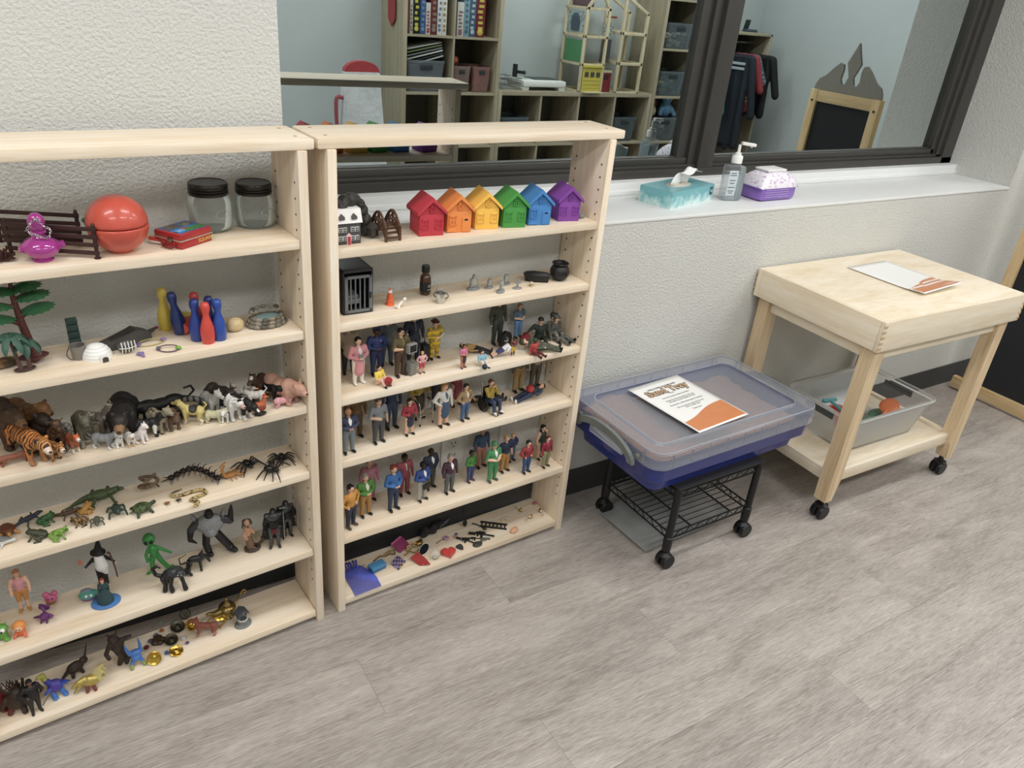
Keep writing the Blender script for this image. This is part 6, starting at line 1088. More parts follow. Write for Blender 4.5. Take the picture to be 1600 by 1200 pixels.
small('snake-bodied woman figure with coiled tail and snake hair', (-0.1878,-0.1278,0.2400), -.1, [('c', (0, 0, .012), .010, (-.002, 0, .034), .0085, MD), ('c', (-.002, 0, .034), .0085, (-.004, 0, .050), .007, MD), ('c', (-.004, 0, .050), .008, (-.004, 0, .066), .009, MS), ('c', (-.004, 0, .072), .004, (-.004, 0, .078), .004, MS), ('e', (-.004, -.001, .084), (.007, .007, .009), None, MS)] + [('c', (-.004+.008*cos(a), .003+.004*sin(a), .088), .0028, (-.004+.012*cos(a), .004*sin(a)-.002, .082-.006*(k % 3)), .0018, mat('#4a3a2c', .4)) for k, a in enumerate([.6*i for i in range(10)])] + [('c', (-.010, 0, .064), .004, (-.014, -.004, .050), .0034, MS), ('c', (-.014, -.004, .050), .0034, (-.008, -.010, .040), .003, MS), ('c', (.004, 0, .064), .004, (.010, -.004, .052), .0034, MS)] + [('c', (.016*cos(a)+.004, .012*sin(a)-.002, .005), .0048, (.016*cos(a+.7)+.004, .012*sin(a+.7)-.002, .0055), .0048, mat('#4a3628', .4)) for a in [.7*i for i in range(8)]] + [('c', (.018, .004, .006), .004, (.030, .006, .016), .0035, mat('#4a3628', .4)), ('c', (.030, .006, .016), .0035, (.028, .004, .028), .003, mat('#4a3628', .4)), ('c', (.028, .004, .028), .003, (.036, .002, .020), .002, mat('#4a3628', .4))], .0012, 'snake_woman')
KN = mat('#55585a', .28, .85, .3, 120); KD = mat('#22262a', .35, .5, .3, 120)
def knight(label, pos, rz, h, red=True, rot=None):
    def ex(t, h, q, hz):
        P = [('e', q(0, 0, .80), (.15*h, .10*h, .11*h), None, KN), ('e', q(-.13, 0, .84), (.06*h, .05*h, .05*h), None, KN), ('e', q(.13, 0, .84), (.06*h, .05*h, .05*h), None, KN), ('e', q(0, 0, .93), (.066*h, .07*h, .08*h), None, KD)]
        organic('armour', P, .0016, t)
        for s in (-1, 1): MB().ell(q(s*.07, -.04, .28), (.05*h, .05*h, .05*h), None, 10, 7).build('knee_guard', KN, t)
        MB().box(q(.20, -.12, .62), (.02*h, .035*h, .75*h), TR(0, 0, 0), bev=.001).build('sword', mat('#9a9c9c', .25, .9), t); MB().prism([(x*h, z*h) for x, z in ((-.16, .80), (.16, .80), (.26, .15), (-.26, .15))], .004, TR(0, .10*h, 0)).build('cape', mat('#1d2022', .6), t)
        if red: MB().box(q(0, -.09, .47), (.11*h, .02*h, .13*h), bev=.001).build('tabard', mat('#5a1c1c', .5), t)
    person(label, pos, h, rz, KD, KN, '#1a1a1a', '#4a4644', '#2c2c2e', arms=('down', 'hold'), hairtype=None, extra=ex, name='knight_figure', cat='toy figure', group=FG, bulk=1.2, rot=rot)
knight('dark metallic warrior with a red tabard and sword', (-0.1320,-0.1432,0.2400), -.2, .118); knight('black and silver caped knight leaning on the side panel', (-0.0936,-0.1169,0.2400), .1, .112, False)
# ================================================================ SHELF 6: monsters and treasure
FG = 'monsters and treasure on the lowest shelf'
RD = mat('#8a1c1c', .45); small('dark red horned creature cut by the picture edge', (-0.7515,-0.1837,0.0346), 0, [('e', (0, 0, .022), (.016, .014, .022), None, RD), ('e', (.002, -.002, .048), (.011, .011, .010), None, RD), ('c', (.006, 0, .054), .004, (.012, 0, .066), .001, RD), ('c', (-.006, 0, .054), .004, (-.012, 0, .066), .001, RD), ('c', (.012, 0, .030), .005, (.020, -.008, .016), .004, RD), ('e', (.006, -.006, .004), (.008, .010, .004), None, RD)], .0014, 'horned_creature')
BRm = mat('#3a2a22', .6, 0, .35, 90, .5)
def quills(t):
    random.seed(4); mb = MB()
    for k in range(40): a = random.uniform(.3, 2.8); mb.tube([(.012*cos(a), .008, .030+.02*random.random()), (.030*cos(a)-.01, .012+.008*random.random(), .05+.03*random.random()), (.036*cos(a)-.02, .016, .02+.03*random.random())], [.0016, .0014, .0006], seg=4)
    h = mb.build('quills', mat('#4a3830', .6), t); h['kind'] = 'stuff'
small('shaggy dark brown monster with long quills', (-0.7198,-0.2073,0.0346), -.2, [('e', (0, 0, .034), (.020, .015, .026), None, BRm), ('e', (.006, -.006, .062), (.012, .012, .012), None, BRm), ('c', (-.010, 0, .016), .007, (-.014, -.006, .003), .006, mat('#6a2f26', .5)), ('c', (.010, 0, .016), .007, (.014, -.008, .003), .006, BRm), ('c', (.016, -.004, .045), .006, (.026, -.012, .028), .005, BRm), ('c', (-.016, -.004, .045), .006, (-.026, -.012, .026), .005, BRm)], .0016, 'shaggy_monster', parts=quills)
def sword(t, h, q, hz): MB().tube([q(.1, -.2, .3), q(.30, -.34, .72)], [.0016, .0006], seg=5).build('sword', mat('#7a7672', .3, .8), t); MB().box(q(0, .08, .55), (.3*h, .02*h, .5*h), bev=.002).build('cloak', mat('#201c1a', .7), t)
person('dark armoured pirate figure striding with a sword', (-0.6867,-0.2242,0.0346), .098, .3, '#1f1c1b', '#2a2624', '#15110f', '#6a4a3a', '#2c2420', arms=('hip', 'hold'), hairtype='long', extra=sword, name='pirate_figure', cat='toy figure', group=FG, bulk=1.15)
BU = mat('#2f4ab0', .4, 0, .2, 100); BV = mat('#3f78c8', .4); YH = mat('#a8a43c', .45)
small('blue and violet dinosaur with a yellow-green head', (-0.6455,-0.1934,0.0346), .2, [('e', (0, 0, .028), (.016, .013, .016), None, mat('#4a3a9a', .4)), ('c', (-.006, 0, .036), .008, (-.016, .004, .052), .006, mat('#3a3a9a', .4)), ('c', (-.016, .004, .052), .006, (-.018, .006, .066), .006, YH), ('c', (-.018, .006, .066), .006, (-.028, .002, .068), .004, YH), ('c', (.008, 0, .018), .007, (.012, -.006, .004), .005, BV), ('c', (-.006, 0, .018), .007, (-.008, -.006, .004), .005, BV), ('e', (.014, -.012, .004), (.006, .008, .004), None, BV), ('e', (-.006, -.012, .004), (.006, .008, .004), None, BV), ('c', (.014, .004, .026), .006, (.030, .010, .014), .002, BU), ('c', (-.012, -.006, .030), .004, (-.022, -.012, .026), .003, BU), ('c', (.010, -.008, .034), .004, (.020, -.014, .036), .003, BU)], .0013, 'blue_dinosaur')
GL = mat('#b9a24a', .35, .5, .2, 120)
def wings(t):
    for s in (0, 1):
        mb = MB(); o = [(0, 0), (.012, .024), (.030, .034), (.026, .022), (.034, .016), (.026, .008), (.030, -.002), (.014, -.004)]; mb.prism(o, .0022, TR(.004+.006*s, .002+.008*s, .026, -.5+.3*s, -.1, -.35)); mb.build('wing', mat('#cfc07a', .35, .3, .15, 90), t, smooth=0)
small('gold winged dragon with an open jaw', (-0.5826,-0.2073,0.0346), -.2, [('e', (.006, 0, .024), (.018, .012, .014), None, GL), ('c', (-.006, 0, .030), .008, (-.016, -.006, .026), .007, GL), ('c', (-.016, -.006, .030), .006, (-.030, -.012, .022), .003, GL), ('c', (-.014, -.006, .020), .005, (-.026, -.014, .008), .003, GL), ('c', (.020, 0, .024), .007, (.026, .010, .036), .004, GL), ('c', (.026, .010, .036), .004, (.024, .016, .052), .002, GL), ('c', (.010, -.006, .014), .005, (.014, -.010, .002), .004, mat('#7a3a34', .5)), ('c', (-.002, -.006, .014), .005, (-.002, -.012, .002), .004, mat('#7a3a34', .5))], .0012, 'gold_dragon', parts=wings)
small('dark crouching beast with a tail behind the gold dragon', (-0.6036,-0.1478,0.0346), .4, [('e', (0, 0, .020), (.020, .012, .014), None, BRm), ('e', (.018, -.004, .030), (.010, .009, .009), None, BRm), ('c', (-.018, 0, .018), .005, (-.034, 0, .004), .003, BRm), ('c', (.008, -.006, .010), .005, (.010, -.010, .003), .004, BRm), ('c', (-.010, -.006, .010), .005, (-.012, -.010, .003), .004, BRm), ('c', (.024, .0, .034), .003, (.036, .004, .066), .001, BRm)], .0014, 'dark_beast')
small('tall dark brown troll with gnarled legs', (-0.5126,-0.1638,0.0346), .1, [('e', (0, 0, .062), (.016, .013, .020), None, BRm), ('e', (-.006, -.004, .086), (.012, .011, .011), None, BRm), ('c', (.0, 0, .044), .010, (.006, -.002, .024), .008, BRm), ('c', (.006, -.002, .024), .008, (-.002, -.002, .004), .006, BRm), ('c', (.008, 0, .044), .008, (.020, .0, .018), .006, BRm), ('c', (.020, 0, .018), .006, (.012, -.006, .003), .005, BRm), ('c', (-.014, 0, .070), .006, (-.026, -.006, .050), .005, BRm), ('c', (-.026, -.006, .050), .005, (-.022, -.012, .040), .005, BRm), ('c', (.014, 0, .072), .006, (.030, .0, .074), .004, BRm), ('c', (-.012, 0, .094), .003, (-.018, 0, .104), .001, BRm), ('c', (.002, 0, .096), .003, (.006, 0, .106), .001, BRm)], .0015, 'troll_figure')
small('bright blue frog-like creature with both arms raised', (-0.4789,-0.1806,0.0346), .1, [('e', (0, -.002, .026), (.012, .010, .010), None, BV), ('e', (0, 0, .038), (.014, .009, .008), None, BV), ('c', (-.012, 0, .038), .0045, (-.018, 0, .056), .0035, BV), ('c', (-.018, 0, .056), .0035, (-.020, 0, .074), .001, BV), ('c', (.012, 0, .038), .0045, (.012, 0, .060), .0035, BV), ('c', (.012, 0, .060), .0035, (.010, 0, .082), .001, BV), ('c', (-.006, 0, .020), .005, (-.012, -.006, .010), .004, BV), ('c', (-.012, -.006, .010), .004, (-.014, -.012, .003), .004, mat('#8a9a3c', .5)), ('c', (.006, 0, .020), .005, (.012, -.006, .010), .004, BV), ('c', (.012, -.006, .010), .004, (.014, -.012, .003), .004, mat('#8a9a3c', .5))], .0012, 'blue_creature')
def coin(label, pos, rz, rot, m, R1=.0155):
    t = thing('pirate_coin', label, 'toy coin', (pos[0], pos[1], pos[2]+.003), rz, 'plastic treasure coins', rot)
    MB().lathe([(R1*.96, -.0012), (R1, -.0008), (R1, .0012), (R1*.93, .0016), (R1*.88, .0010), (.0005, .0010)], None, 28).build('disc', m, t); MB().ring((0, 0, .0012), R1*.80, .0005, None, 26, 5).build('rim_beading', m, t)
    P = MB(); P.ell((0, .001, .0012), (R1*.34, R1*.40, .0016), None, 10, 6); P.ell((0, -.005, .0011), (R1*.42, R1*.22, .0012), None, 10, 5); P.build('relief', m, t)
GC = mat('#c9a02c', .22, 1., .1, 120); DC = mat('#4a463a', .35, .9, .2, 120)
P6 = (-0.4431,-0.1942,0.0346); coin('big gold coin leaning against the blue creature', (P6[0], P6[1], P6[2]+.0125), 0, (1.05, .1, -.3), GC, .0165); P6 = (-0.3928,-0.1841,0.0346); coin('gold coin lying at the front of the pile', P6, 0, (.35, .12, .2), GC, .0155)
P6 = (-0.3975,-0.1432,0.0346); coin('dark bronze coin lying behind the gold coin', (P6[0], P6[1], P6[2]+.004), 0, (.42, .1, .1), DC, .016); P6 = (-0.3763,-0.1068,0.0346); coin('dark bronze coin propped at the back of the pile', (P6[0], P6[1], P6[2]+.010), 0, (.5, 0, .2), DC, .017); P6 = (-0.3454,-0.1196,0.0346); coin('gold coin standing behind the pink horse', (P6[0], P6[1], P6[2]+.010), 0, (.9, .1, .5), GC, .015); P6 = (-0.2756,-0.1196,0.0346); coin('gold coin leaning by the oil lamp', (P6[0], P6[1], P6[2]+.012), 0, (1.0, .1, -.2), GC, .0165)
P6 = (-0.3523,-0.0748,0.0346); coin('dull coin at the back against the baseboard', (P6[0], P6[1], P6[2]+.012), 0, (.95, 0, .3), DC, .014)
def gem(label, pos, s, c):
    t = thing('plastic_gem', label, 'gem', pos, random.uniform(0, 3), 'plastic gems in the treasure pile'); MB().lathe([(.0005, 0), (.6*s, .25*s), (s, .75*s), (.75*s, 1.2*s), (.0005, 1.25*s)], None, 8).build('gem', mat(c, .12, 0, .1, 60, trans=.3, coat=.8), t, smooth=0)
random.seed(8)
for lab, p, s, c in (('violet gem beside the blue creature', (-0.4411,-0.1240,0.0346), .007, '#6a4a86'), ('lilac gem at the back of the treasure', (-0.4273,-0.1100,0.0346), .007, '#8a7aa0'), ('dark red gem beside the big gold coin', (-0.4535,-0.1405,0.0346), .007, '#7a1c3a'), ('clear gem behind the horse', (-0.3701,-0.1475,0.0346), .007, '#e8ecf0'), ('small violet gem near the horse hooves', (-0.3647,-0.1663,0.0346), .005, '#7a5a9a'), ('blue gem between the two gold coins', (-0.4135,-0.1782,0.0346), .006, '#3a6a9a'), ('orange gem at the back of the pile', (-0.4122,-0.0986,0.0346), .006, '#b8622c'), ('pale teal gem resting by the baseboard', (-0.4118,-0.0677,0.0346), .005, '#7aa8a0')): gem(lab, p, s, c)
small('heap of dark plastic nuggets in the treasure pile', (-0.4188,-0.1304,0.0346), 0, [('e', (random.uniform(-.016, .016), random.uniform(-.012, .012), .005), (.008, .007, .006), None, mat('#4a3a2a', .4, .4, .3, 100)) for k in range(9)], .0014, 'nuggets')
quad('horse_figurine', 'red-brown horse rearing over the treasure', (-0.3196,-0.1584,0.0346), .1, .050, .040, '#8a4a3a', .85, (.05, .38), 1.0, .55, 'pointy', 'thin', legcol='#a8705c', mane='#6a3026', group=FG, tilt=(0, -.12, 2.9))
t = thing('beaded_bangle', 'gold beaded bangle behind the horse', 'bangle', (-0.2899,-0.1347,0.0346), .2, FG); bd = MB().ell((0, 0, 0), (.0028, .0028, .0028), None, 8, 6).mesh('bead', GC)
for k in range(22): a = 2*pi*k/22; link('bead', bd, t, (.022*cos(a), .014*sin(a), .010+.006*sin(a)))
BZ = mat('#8a743c', .3, .9, .25, 120)
t = thing('oil_lamp', 'antique gold oil lamp with a long spout', 'toy oil lamp', (-0.2569,-0.1138,0.0346), .3, FG, sc=1.1)
MB().lathe([(.015, 0), (.014, .003), (.006, .008), (.005, .013), (.014, .018), (.020, .025), (.017, .032), (.009, .036), (.010, .038), (.006, .043), (.003, .050), (.0035, .054), (.0005, .057)], None, 22).build('bowl', BZ, t, smooth=50)
MB().tube([(-.014, 0, .024), (-.030, 0, .026), (-.042, 0, .034), (-.050, 0, .034)], [.009, .006, .0042, .0038], sub=4, seg=10).build('spout', BZ, t, smooth=60); MB().tube([(.015, 0, .026), (.028, 0, .032), (.036, 0, .046), (.046, 0, .052), (.050, 0, .044), (.042, 0, .040)], [.0026]*6, sub=4, seg=8).build('handle', BZ, t, smooth=60)
t = thing('wishing_well', 'little grey stone wishing well with a pitched roof', 'toy well', (-0.2295,-0.1594,0.0346), .25, FG); GY = mat('#7a7d7c', .7, 0, .25, 150, .4)
MB().lathe([(.022, 0), (.022, .003), (.018, .005)], None, 16, sy=.8).build('base', GY, t); MB().lathe([(.0125, .004), (.0125, .016), (.0135, .017), (.0135, .019), (.0095, .019), (.0095, .010), (.0005, .010)], None, 20).build('wall_ring', GY, t); MB().ring((0, 0, .019), .0115, .0022, None, 20, 6).build('coping', mat('#b9b9b4', .6), t)
for s in (-1, 1): MB().box((s*.011, .004, .028), (.003, .003, .024)).build('post', mat('#4a4038', .7), t)
MB().prism([(-.016, .034), (-.014, .040), (0, .050), (.014, .040), (.016, .034), (0, .044)], .026, TR(0, -.010, 0)).build('roof', mat('#4c5158', .6, 0, .2, 150), t, smooth=0); MB().ell((0, -.002, .014), (.004, .004, .004)).build('bucket', mat('#5a4a3a', .6), t)

# ================================================================ ON THE LEDGE
t = thing('tissue_box', 'flat teal tissue box with a tissue pulled out', 'tissue box', (1.2674, 0.1521, ZL), .0)
_n = (1.1911,0.0579,0.9602); _l = (1.1548,0.1743,0.9602); _r = (1.4409,0.1303,0.9602)
_ax = math.atan2(_r[1]-_n[1], _r[0]-_n[0]); _lx = math.hypot(_r[0]-_n[0], _r[1]-_n[1]); _ly = min(.125, math.hypot(_l[0]-_n[0], _l[1]-_n[1]))
t.location = _n; t.rotation_euler = (0, 0, _ax); BW, BD, BH = _lx, _ly, .052
def teal():
    m = bpy.data.materials.new('teal_print'); m.use_nodes = True; N = m.node_tree.nodes; L = m.node_tree.links; b = N['Principled BSDF']; tc = N.new('ShaderNodeTexCoord'); sp = N.new('ShaderNodeSeparateXYZ'); L.new(tc.outputs['Object'], sp.inputs[0])
    nz = N.new('ShaderNodeTexNoise'); nz.inputs['Scale'].default_value = 45; nz.inputs['Detail'].default_value = 1; L.new(tc.outputs['Object'], nz.inputs['Vector'])
    a = N.new('ShaderNodeMath'); a.operation = 'MULTIPLY_ADD'; a.inputs[1].default_value = 14.; L.new(sp.outputs[2], a.inputs[0]); L.new(nz.outputs['Fac'], a.inputs[2])
    r = ramp(N, [(.40, '#e2f0ee'), (.66, '#b4d8d8'), (.90, '#8cc2c6'), (1., '#78b2b8')]); L.new(a.outputs[0], r.inputs[0]); L.new(r.outputs[0], b.inputs['Base Color']); b.inputs['Roughness'].default_value = .35
    return m
TLM = teal()
MB().box((BW/2, BD/2, BH/2), (BW, BD, BH), bev=.001).build('carton', TLM, t); MB().box((BW/2, BD/2, BH+.0004), (BW-.002, BD-.002, .0008)).build('top_panel', mat('#6fb0b6', .35, 0, .15, 14), t)
MB().lathe([(.060, 0), (.055, .0006)], TR(BW/2, BD/2, BH+.0008), 28, sy=.5).build('opening', mat('#cfc4b4', .6), t)
vs = []; fs = []; n = 9
for j in range(n):
    for i in range(n):
        u = i/(n-1)*2-1; v = j/(n-1); vs.append((BW*.5+.055*u*(1-.25*v)+.035*v, BD*.5+.006*sin(3*u)-.030*v*v*1.2, BH+.055*sin(min(1, v*1.25)*pi*.62)*(1-.25*u*u)+.004*sin(5*u+2*v)))
for j in range(n-1):
    for i in range(n-1): a = j*n+i; fs.append((a, a+1, a+n+1, a+n))
ti = MB().add(vs, fs).build('tissue', mat('#f3f3f0', .85), t, smooth=80); sm = ti.modifiers.new('thick', 'SOLIDIFY'); sm.thickness = .0008
MB().box((BW*.93, -.0006, BH*.62), (.016, .001, .026), bev=.0002).build('badge', mat('#2a5a66', .4), t); text('badge_mark', '68', .011, mat('#e6f0f0', .4), t, (BW*.93, -.0013, BH*.62), (pi/2, 0, 0))
t = thing('sanitizer_bottle', 'clear pump bottle of hand sanitizer beside the wipes', 'sanitizer bottle', (1.5053,0.1168,0.9602), -.25, sc=1.16)
CL = clear('#eef3f4', .03, .94, 'bottle_plastic')
MB().box((0, 0, .050), (.058, .036, .098), bev=.008).build('bottle', CL, t); MB().box((0, 0, .043), (.052, .031, .078), bev=.006).build('gel', clear('#e4eef1', .05, .90, 'clear_gel'), t)
MB().lathe([(.012, .098), (.0135, .101), (.0135, .108)], None, 20).build('neck', CL, t); WH = mat('#eeeeea', .35)
MB().lathe([(.0155, .106), (.0155, .124), (.013, .127), (.009, .128), (.009, .134), (.0045, .135), (.004, .156)], None, 20).build('pump_collar', WH, t); MB().box((.012, 0, .160), (.046, .013, .009), TR(0, 0, 0, 0, .10), bev=.003).tube([(.034, 0, .157), (.040, 0, .150)], .003, seg=8).build('pump_head', WH, t)
MB().box((-.012, -.0186, .052), (.028, .0008, .070), bev=.0002).build('label', mat('#cdd6da', .4), t)
lp = MB()
for k, (z, w) in enumerate(((.080, .018), (.074, .022), (.060, .020), (.052, .016), (.040, .022), (.030, .020), (.024, .014))): lp.box((-.012, -.0193, z), (w, .0004, .0022))
lp.build('label_print', mat('#5a6a76', .5), t, smooth=0)
t = thing('wipes_pack', 'soft pack of wet wipes, white above and purple below', 'wipes pack', (1.6843,0.1142,0.9602), .02)
def pillow(name, w, d, z0, z1, hfun, m):
    n = 16; vs = []; fs = []
    for k, top in enumerate((0, 1)):
        for j in range(n):
            for i in range(n):
                u = i/(n-1)*2-1; v = j/(n-1)*2-1; e = (1-abs(u)**3.2)*(1-abs(v)**3.5); vs.append((u*w/2, v*d/2, (z0+(z1-z0)*e**.45) if top else z0-.004*e))
    for k in (0, 1):
        for j in range(n-1):
            for i in range(n-1): a = k*n*n+j*n+i; fs.append((a, a+1, a+n+1, a+n) if k else (a+n, a+n+1, a+1, a))
    return MB().add(vs, fs).build(name, m, t, smooth=60)
WPm = blotch('#efeaf0', '#c0a6cf', 110, .60, .35)
MB().box((0, 0, .029), (.180, .105, .058), bev=.018).build('lower_wrap', mat('#8a62bd', .3, 0, .08, 40, coat=.3), t); pillow('upper_wrap', .186, .108, .044, .096, None, WPm)
MB().box((-.005, 0, .098), (.095, .060, .007), bev=.003).build('flip_lid', mat('#f2f2f0', .35), t)
for s in (-1, 1): MB().box((s*.094, 0, .044), (.008, .100, .003), TR(0, 0, 0), bev=.001).build('end_seal', mat('#7a54ae', .35), t)
lp = MB()
for k in range(5): lp.box((-.012, -.0532, .046-.0076*k), (.12-.01*(k % 2), .0006, .0014))
lp.build('print_lines', mat('#c9b4e2', .4), t, smooth=0)
# ================================================================ SAND BIN ON WIRE CART
BX, BY, BYAW = 1.165, -.238, .030
cart = thing('wire_cart', 'low black wire cart on casters under the sand bin', 'cart', (BX-.04, BY-.042, 0), BYAW*.6); BL = mat('#1d1d1e', .4, .2, .08, 40)
cx, cy = .172, .150
for sx in (-1, 1):
    for sy in (-1, 1):
        MB().lathe([(.0085, .055), (.0135, .062), (.0145, .085), (.0145, .112), (.0115, .114), (.0115, .29)], TR(sx*cx, sy*cy, 0), 16).build('leg', BL, cart)
        for s in (-1, 1): MB().lathe([(.008, -.008), (.0225, -.008), (.0245, -.004), (.0245, .006), (.020, .009), (.006, .009)], TR(sx*cx+.004, sy*cy+s*.012, .0248, pi/2*s), 20).build('caster_wheel', BL, cart)
        MB().lathe([(.012, .036), (.020, .040), (.020, .046), (.008, .056)], TR(sx*cx, sy*cy, 0), 14).build('caster_fork', BL, cart)
for zs, nm in ((.125, 'lower'), (.275, 'upper')):
    for sy in (-1, 1):
        for dz in (0, -.022): MB().tube([(-cx, sy*cy, zs+dz), (cx, sy*cy, zs+dz)], .0028, seg=6).build('side_wire', BL, cart)
        MB().tube([(-cx+2*cx*k/16, sy*cy, zs-(.022 if k % 2 else 0)) for k in range(17)], .0018, seg=5).build('zigzag_wire', BL, cart)
    for sx in (-1, 1):
        for dz in (0, -.022): MB().tube([(sx*cx, -cy, zs+dz), (sx*cx, cy, zs+dz)], .0028, seg=6).build('side_wire', BL, cart)
        MB().tube([(sx*cx, -cy+2*cy*k/14, zs-(.022 if k % 2 else 0)) for k in range(15)], .0018, seg=5).build('zigzag_wire', BL, cart)
    if zs < .2:
        dm = MB().tube([(-cx, 0, 0), (cx, 0, 0)], .0016, seg=5).mesh('deck_wire', BL)
        for k in range(13): link('deck_wire', dm, cart, (0, -cy+2*cy*(k+1)/14, zs+.003))
        for x in (-.085, .085): MB().tube([(x, -cy, zs), (x, cy, zs)], .0030, seg=6).build('cross_wire', BL, cart)
MB().box((0, 0, .291), (2*cx+.02, 2*cy+.02, .004)).build('deck_plate', mat('#2a2a2c', .5), cart)
t = thing('metal_tray', 'thin grey metal sheet lying under the cart', 'metal sheet', (BX-.03, BY-.02, .0), .05); MB().box((0, .02, .012), (.40, .24, .004), bev=.001).build('sheet', mat('#a9aaa8', .35, .3, .1, 20), t)
for sx in (-1, 1): MB().box((sx*.17, .02, .005), (.02, .2, .010)).build('runner', mat('#2a2a2c', .6), t)
bn = thing('storage_bin', 'shallow blue storage bin of brown sand with a clear lid', 'storage bin', (BX, BY, .293), BYAW)
def rrect(w, d, r, z, n=5):
    o = []
    for (sx, sy, a0) in ((1, 1, 0), (-1, 1, pi/2), (-1, -1, pi), (1, -1, 1.5*pi)):
        for k in range(n+1): a = a0+pi/2*k/n; o.append((sx*(w/2-r)+r*cos(a), sy*(d/2-r)+r*sin(a), z))
    return o
def shell(rings, name, m, par, closed_top=False, closed_bot=True, smooth=40):
    n = len(rings[0]); vs = sum(rings, []); fs = []
    for k in range(len(rings)-1):
        for i in range(n): j = (i+1) % n; fs.append((k*n+i, k*n+j, (k+1)*n+j, (k+1)*n+i))
    if closed_bot: fs.append(tuple(range(n))[::-1])
    if closed_top: fs.append(tuple(range((len(rings)-1)*n, len(rings)*n)))
    return MB().add(vs, fs).build(name, m, par, smooth=smooth)
BLU = mat('#1d2f86', .3, 0, .06, 20, trans=.1, coat=.3); W0, D0 = .70, .415
shell([rrect(.62, .335, .03, 0), rrect(.635, .35, .035, .045), rrect(.675, .39, .04, .048), rrect(.685, .40, .042, .105), rrect(.690, .405, .042, .122), rrect(.678, .393, .04, .122), rrect(.66, .375, .04, .06), rrect(.61, .325, .03, .006)], 'tub', BLU, bn, closed_top=True)
LID = clear('#d3d8e2', .2, .74, 'frosted_lid')
shell([rrect(W0-.10, D0-.10, .03, .1385), rrect(W0-.096, D0-.096, .03, .150), rrect(W0-.012, D0-.012, .045, .150), rrect(W0, D0, .05, .144), rrect(W0+.004, D0+.004, .05, .098)], 'lid', LID, bn, closed_bot=True)
ribm = MB().box((0, 0, 0), (.0022, .006, .044)).mesh('rib', LID)
for k in range(9):
    for s in (-1, 1): link('rib', ribm, bn, (-.29+.0725*k, s*(D0/2-.001), .122))
for k in range(5):
    for s in (-1, 1): link('rib', ribm, bn, (s*(W0/2-.001), -.15+.075*k, .122), (0, 0, pi/2))
MB().tube([p for p in rrect(W0-.004, D0-.004, .05, .1505)], .0016, closed=True, seg=6).build('lid_bead', LID, bn); MB().tube([p for p in rrect(W0-.10, D0-.10, .03, .150)], .0014, closed=True, seg=6).build('panel_bead', LID, bn)
HM = mat('#6f7672', .4)
for s in (-1, 1):
    ou = [(.135*cos(a), .088+.058*sin(a)) for a in [pi-pi*k/16 for k in range(17)]] + [(.112*cos(a), .088+.036*sin(a)) for a in [pi*k/16 for k in range(17)]]
    MB().prism(ou, .012, TR(s*(W0/2+.018)+.006, 0, 0, 0, 0, pi/2)).build('handle', HM, bn, smooth=30)
    MB().box((s*(W0/2+.006), 0, .098), (.010, .15, .030), bev=.004).build('handle_plate', LID, bn)
    for q in (-1, 1): MB().lathe([(.008, -.004), (.008, .006)], TR(s*(W0/2+.004), q*.13, .112, 0, pi/2*s), 12).build('hinge_pin', HM, bn)
# sand: a real heaped surface inside the tub
vs = []; fs = []; nx, ny = 60, 36
for j in range(ny):
    for i in range(nx):
        u = i/(nx-1)*2-1; v = j/(ny-1)*2-1; h_ = .084+.024*noise.noise((u*1.6+3, v*1.3, .5))+.012*noise.noise((u*5, v*4, 2))+.006*noise.noise((u*14, v*10, 7)); h_ += .016*math.exp(-((u+.62)/.3)**2)+.014*math.exp(-((u-.45)/.25)**2-((v-.3)/.5)**2)
        vs.append((u*.318, v*.178, max(.03, min(.118, h_))))
for j in range(ny-1):
    for i in range(nx-1): a = j*nx+i; fs.append((a, a+1, a+nx+1, a+nx))
b0 = len(vs); vs += [(-.30, -.16, .007), (.30, -.16, .007), (.30, .16, .007), (-.30, .16, .007)]; fs.append((b0+3, b0+2, b0+1, b0))
sd = MB().add(vs, fs).build('sand', mat('#a87a66', .95, 0, .22, 260, .8), bn, smooth=80); sd['kind'] = 'stuff'
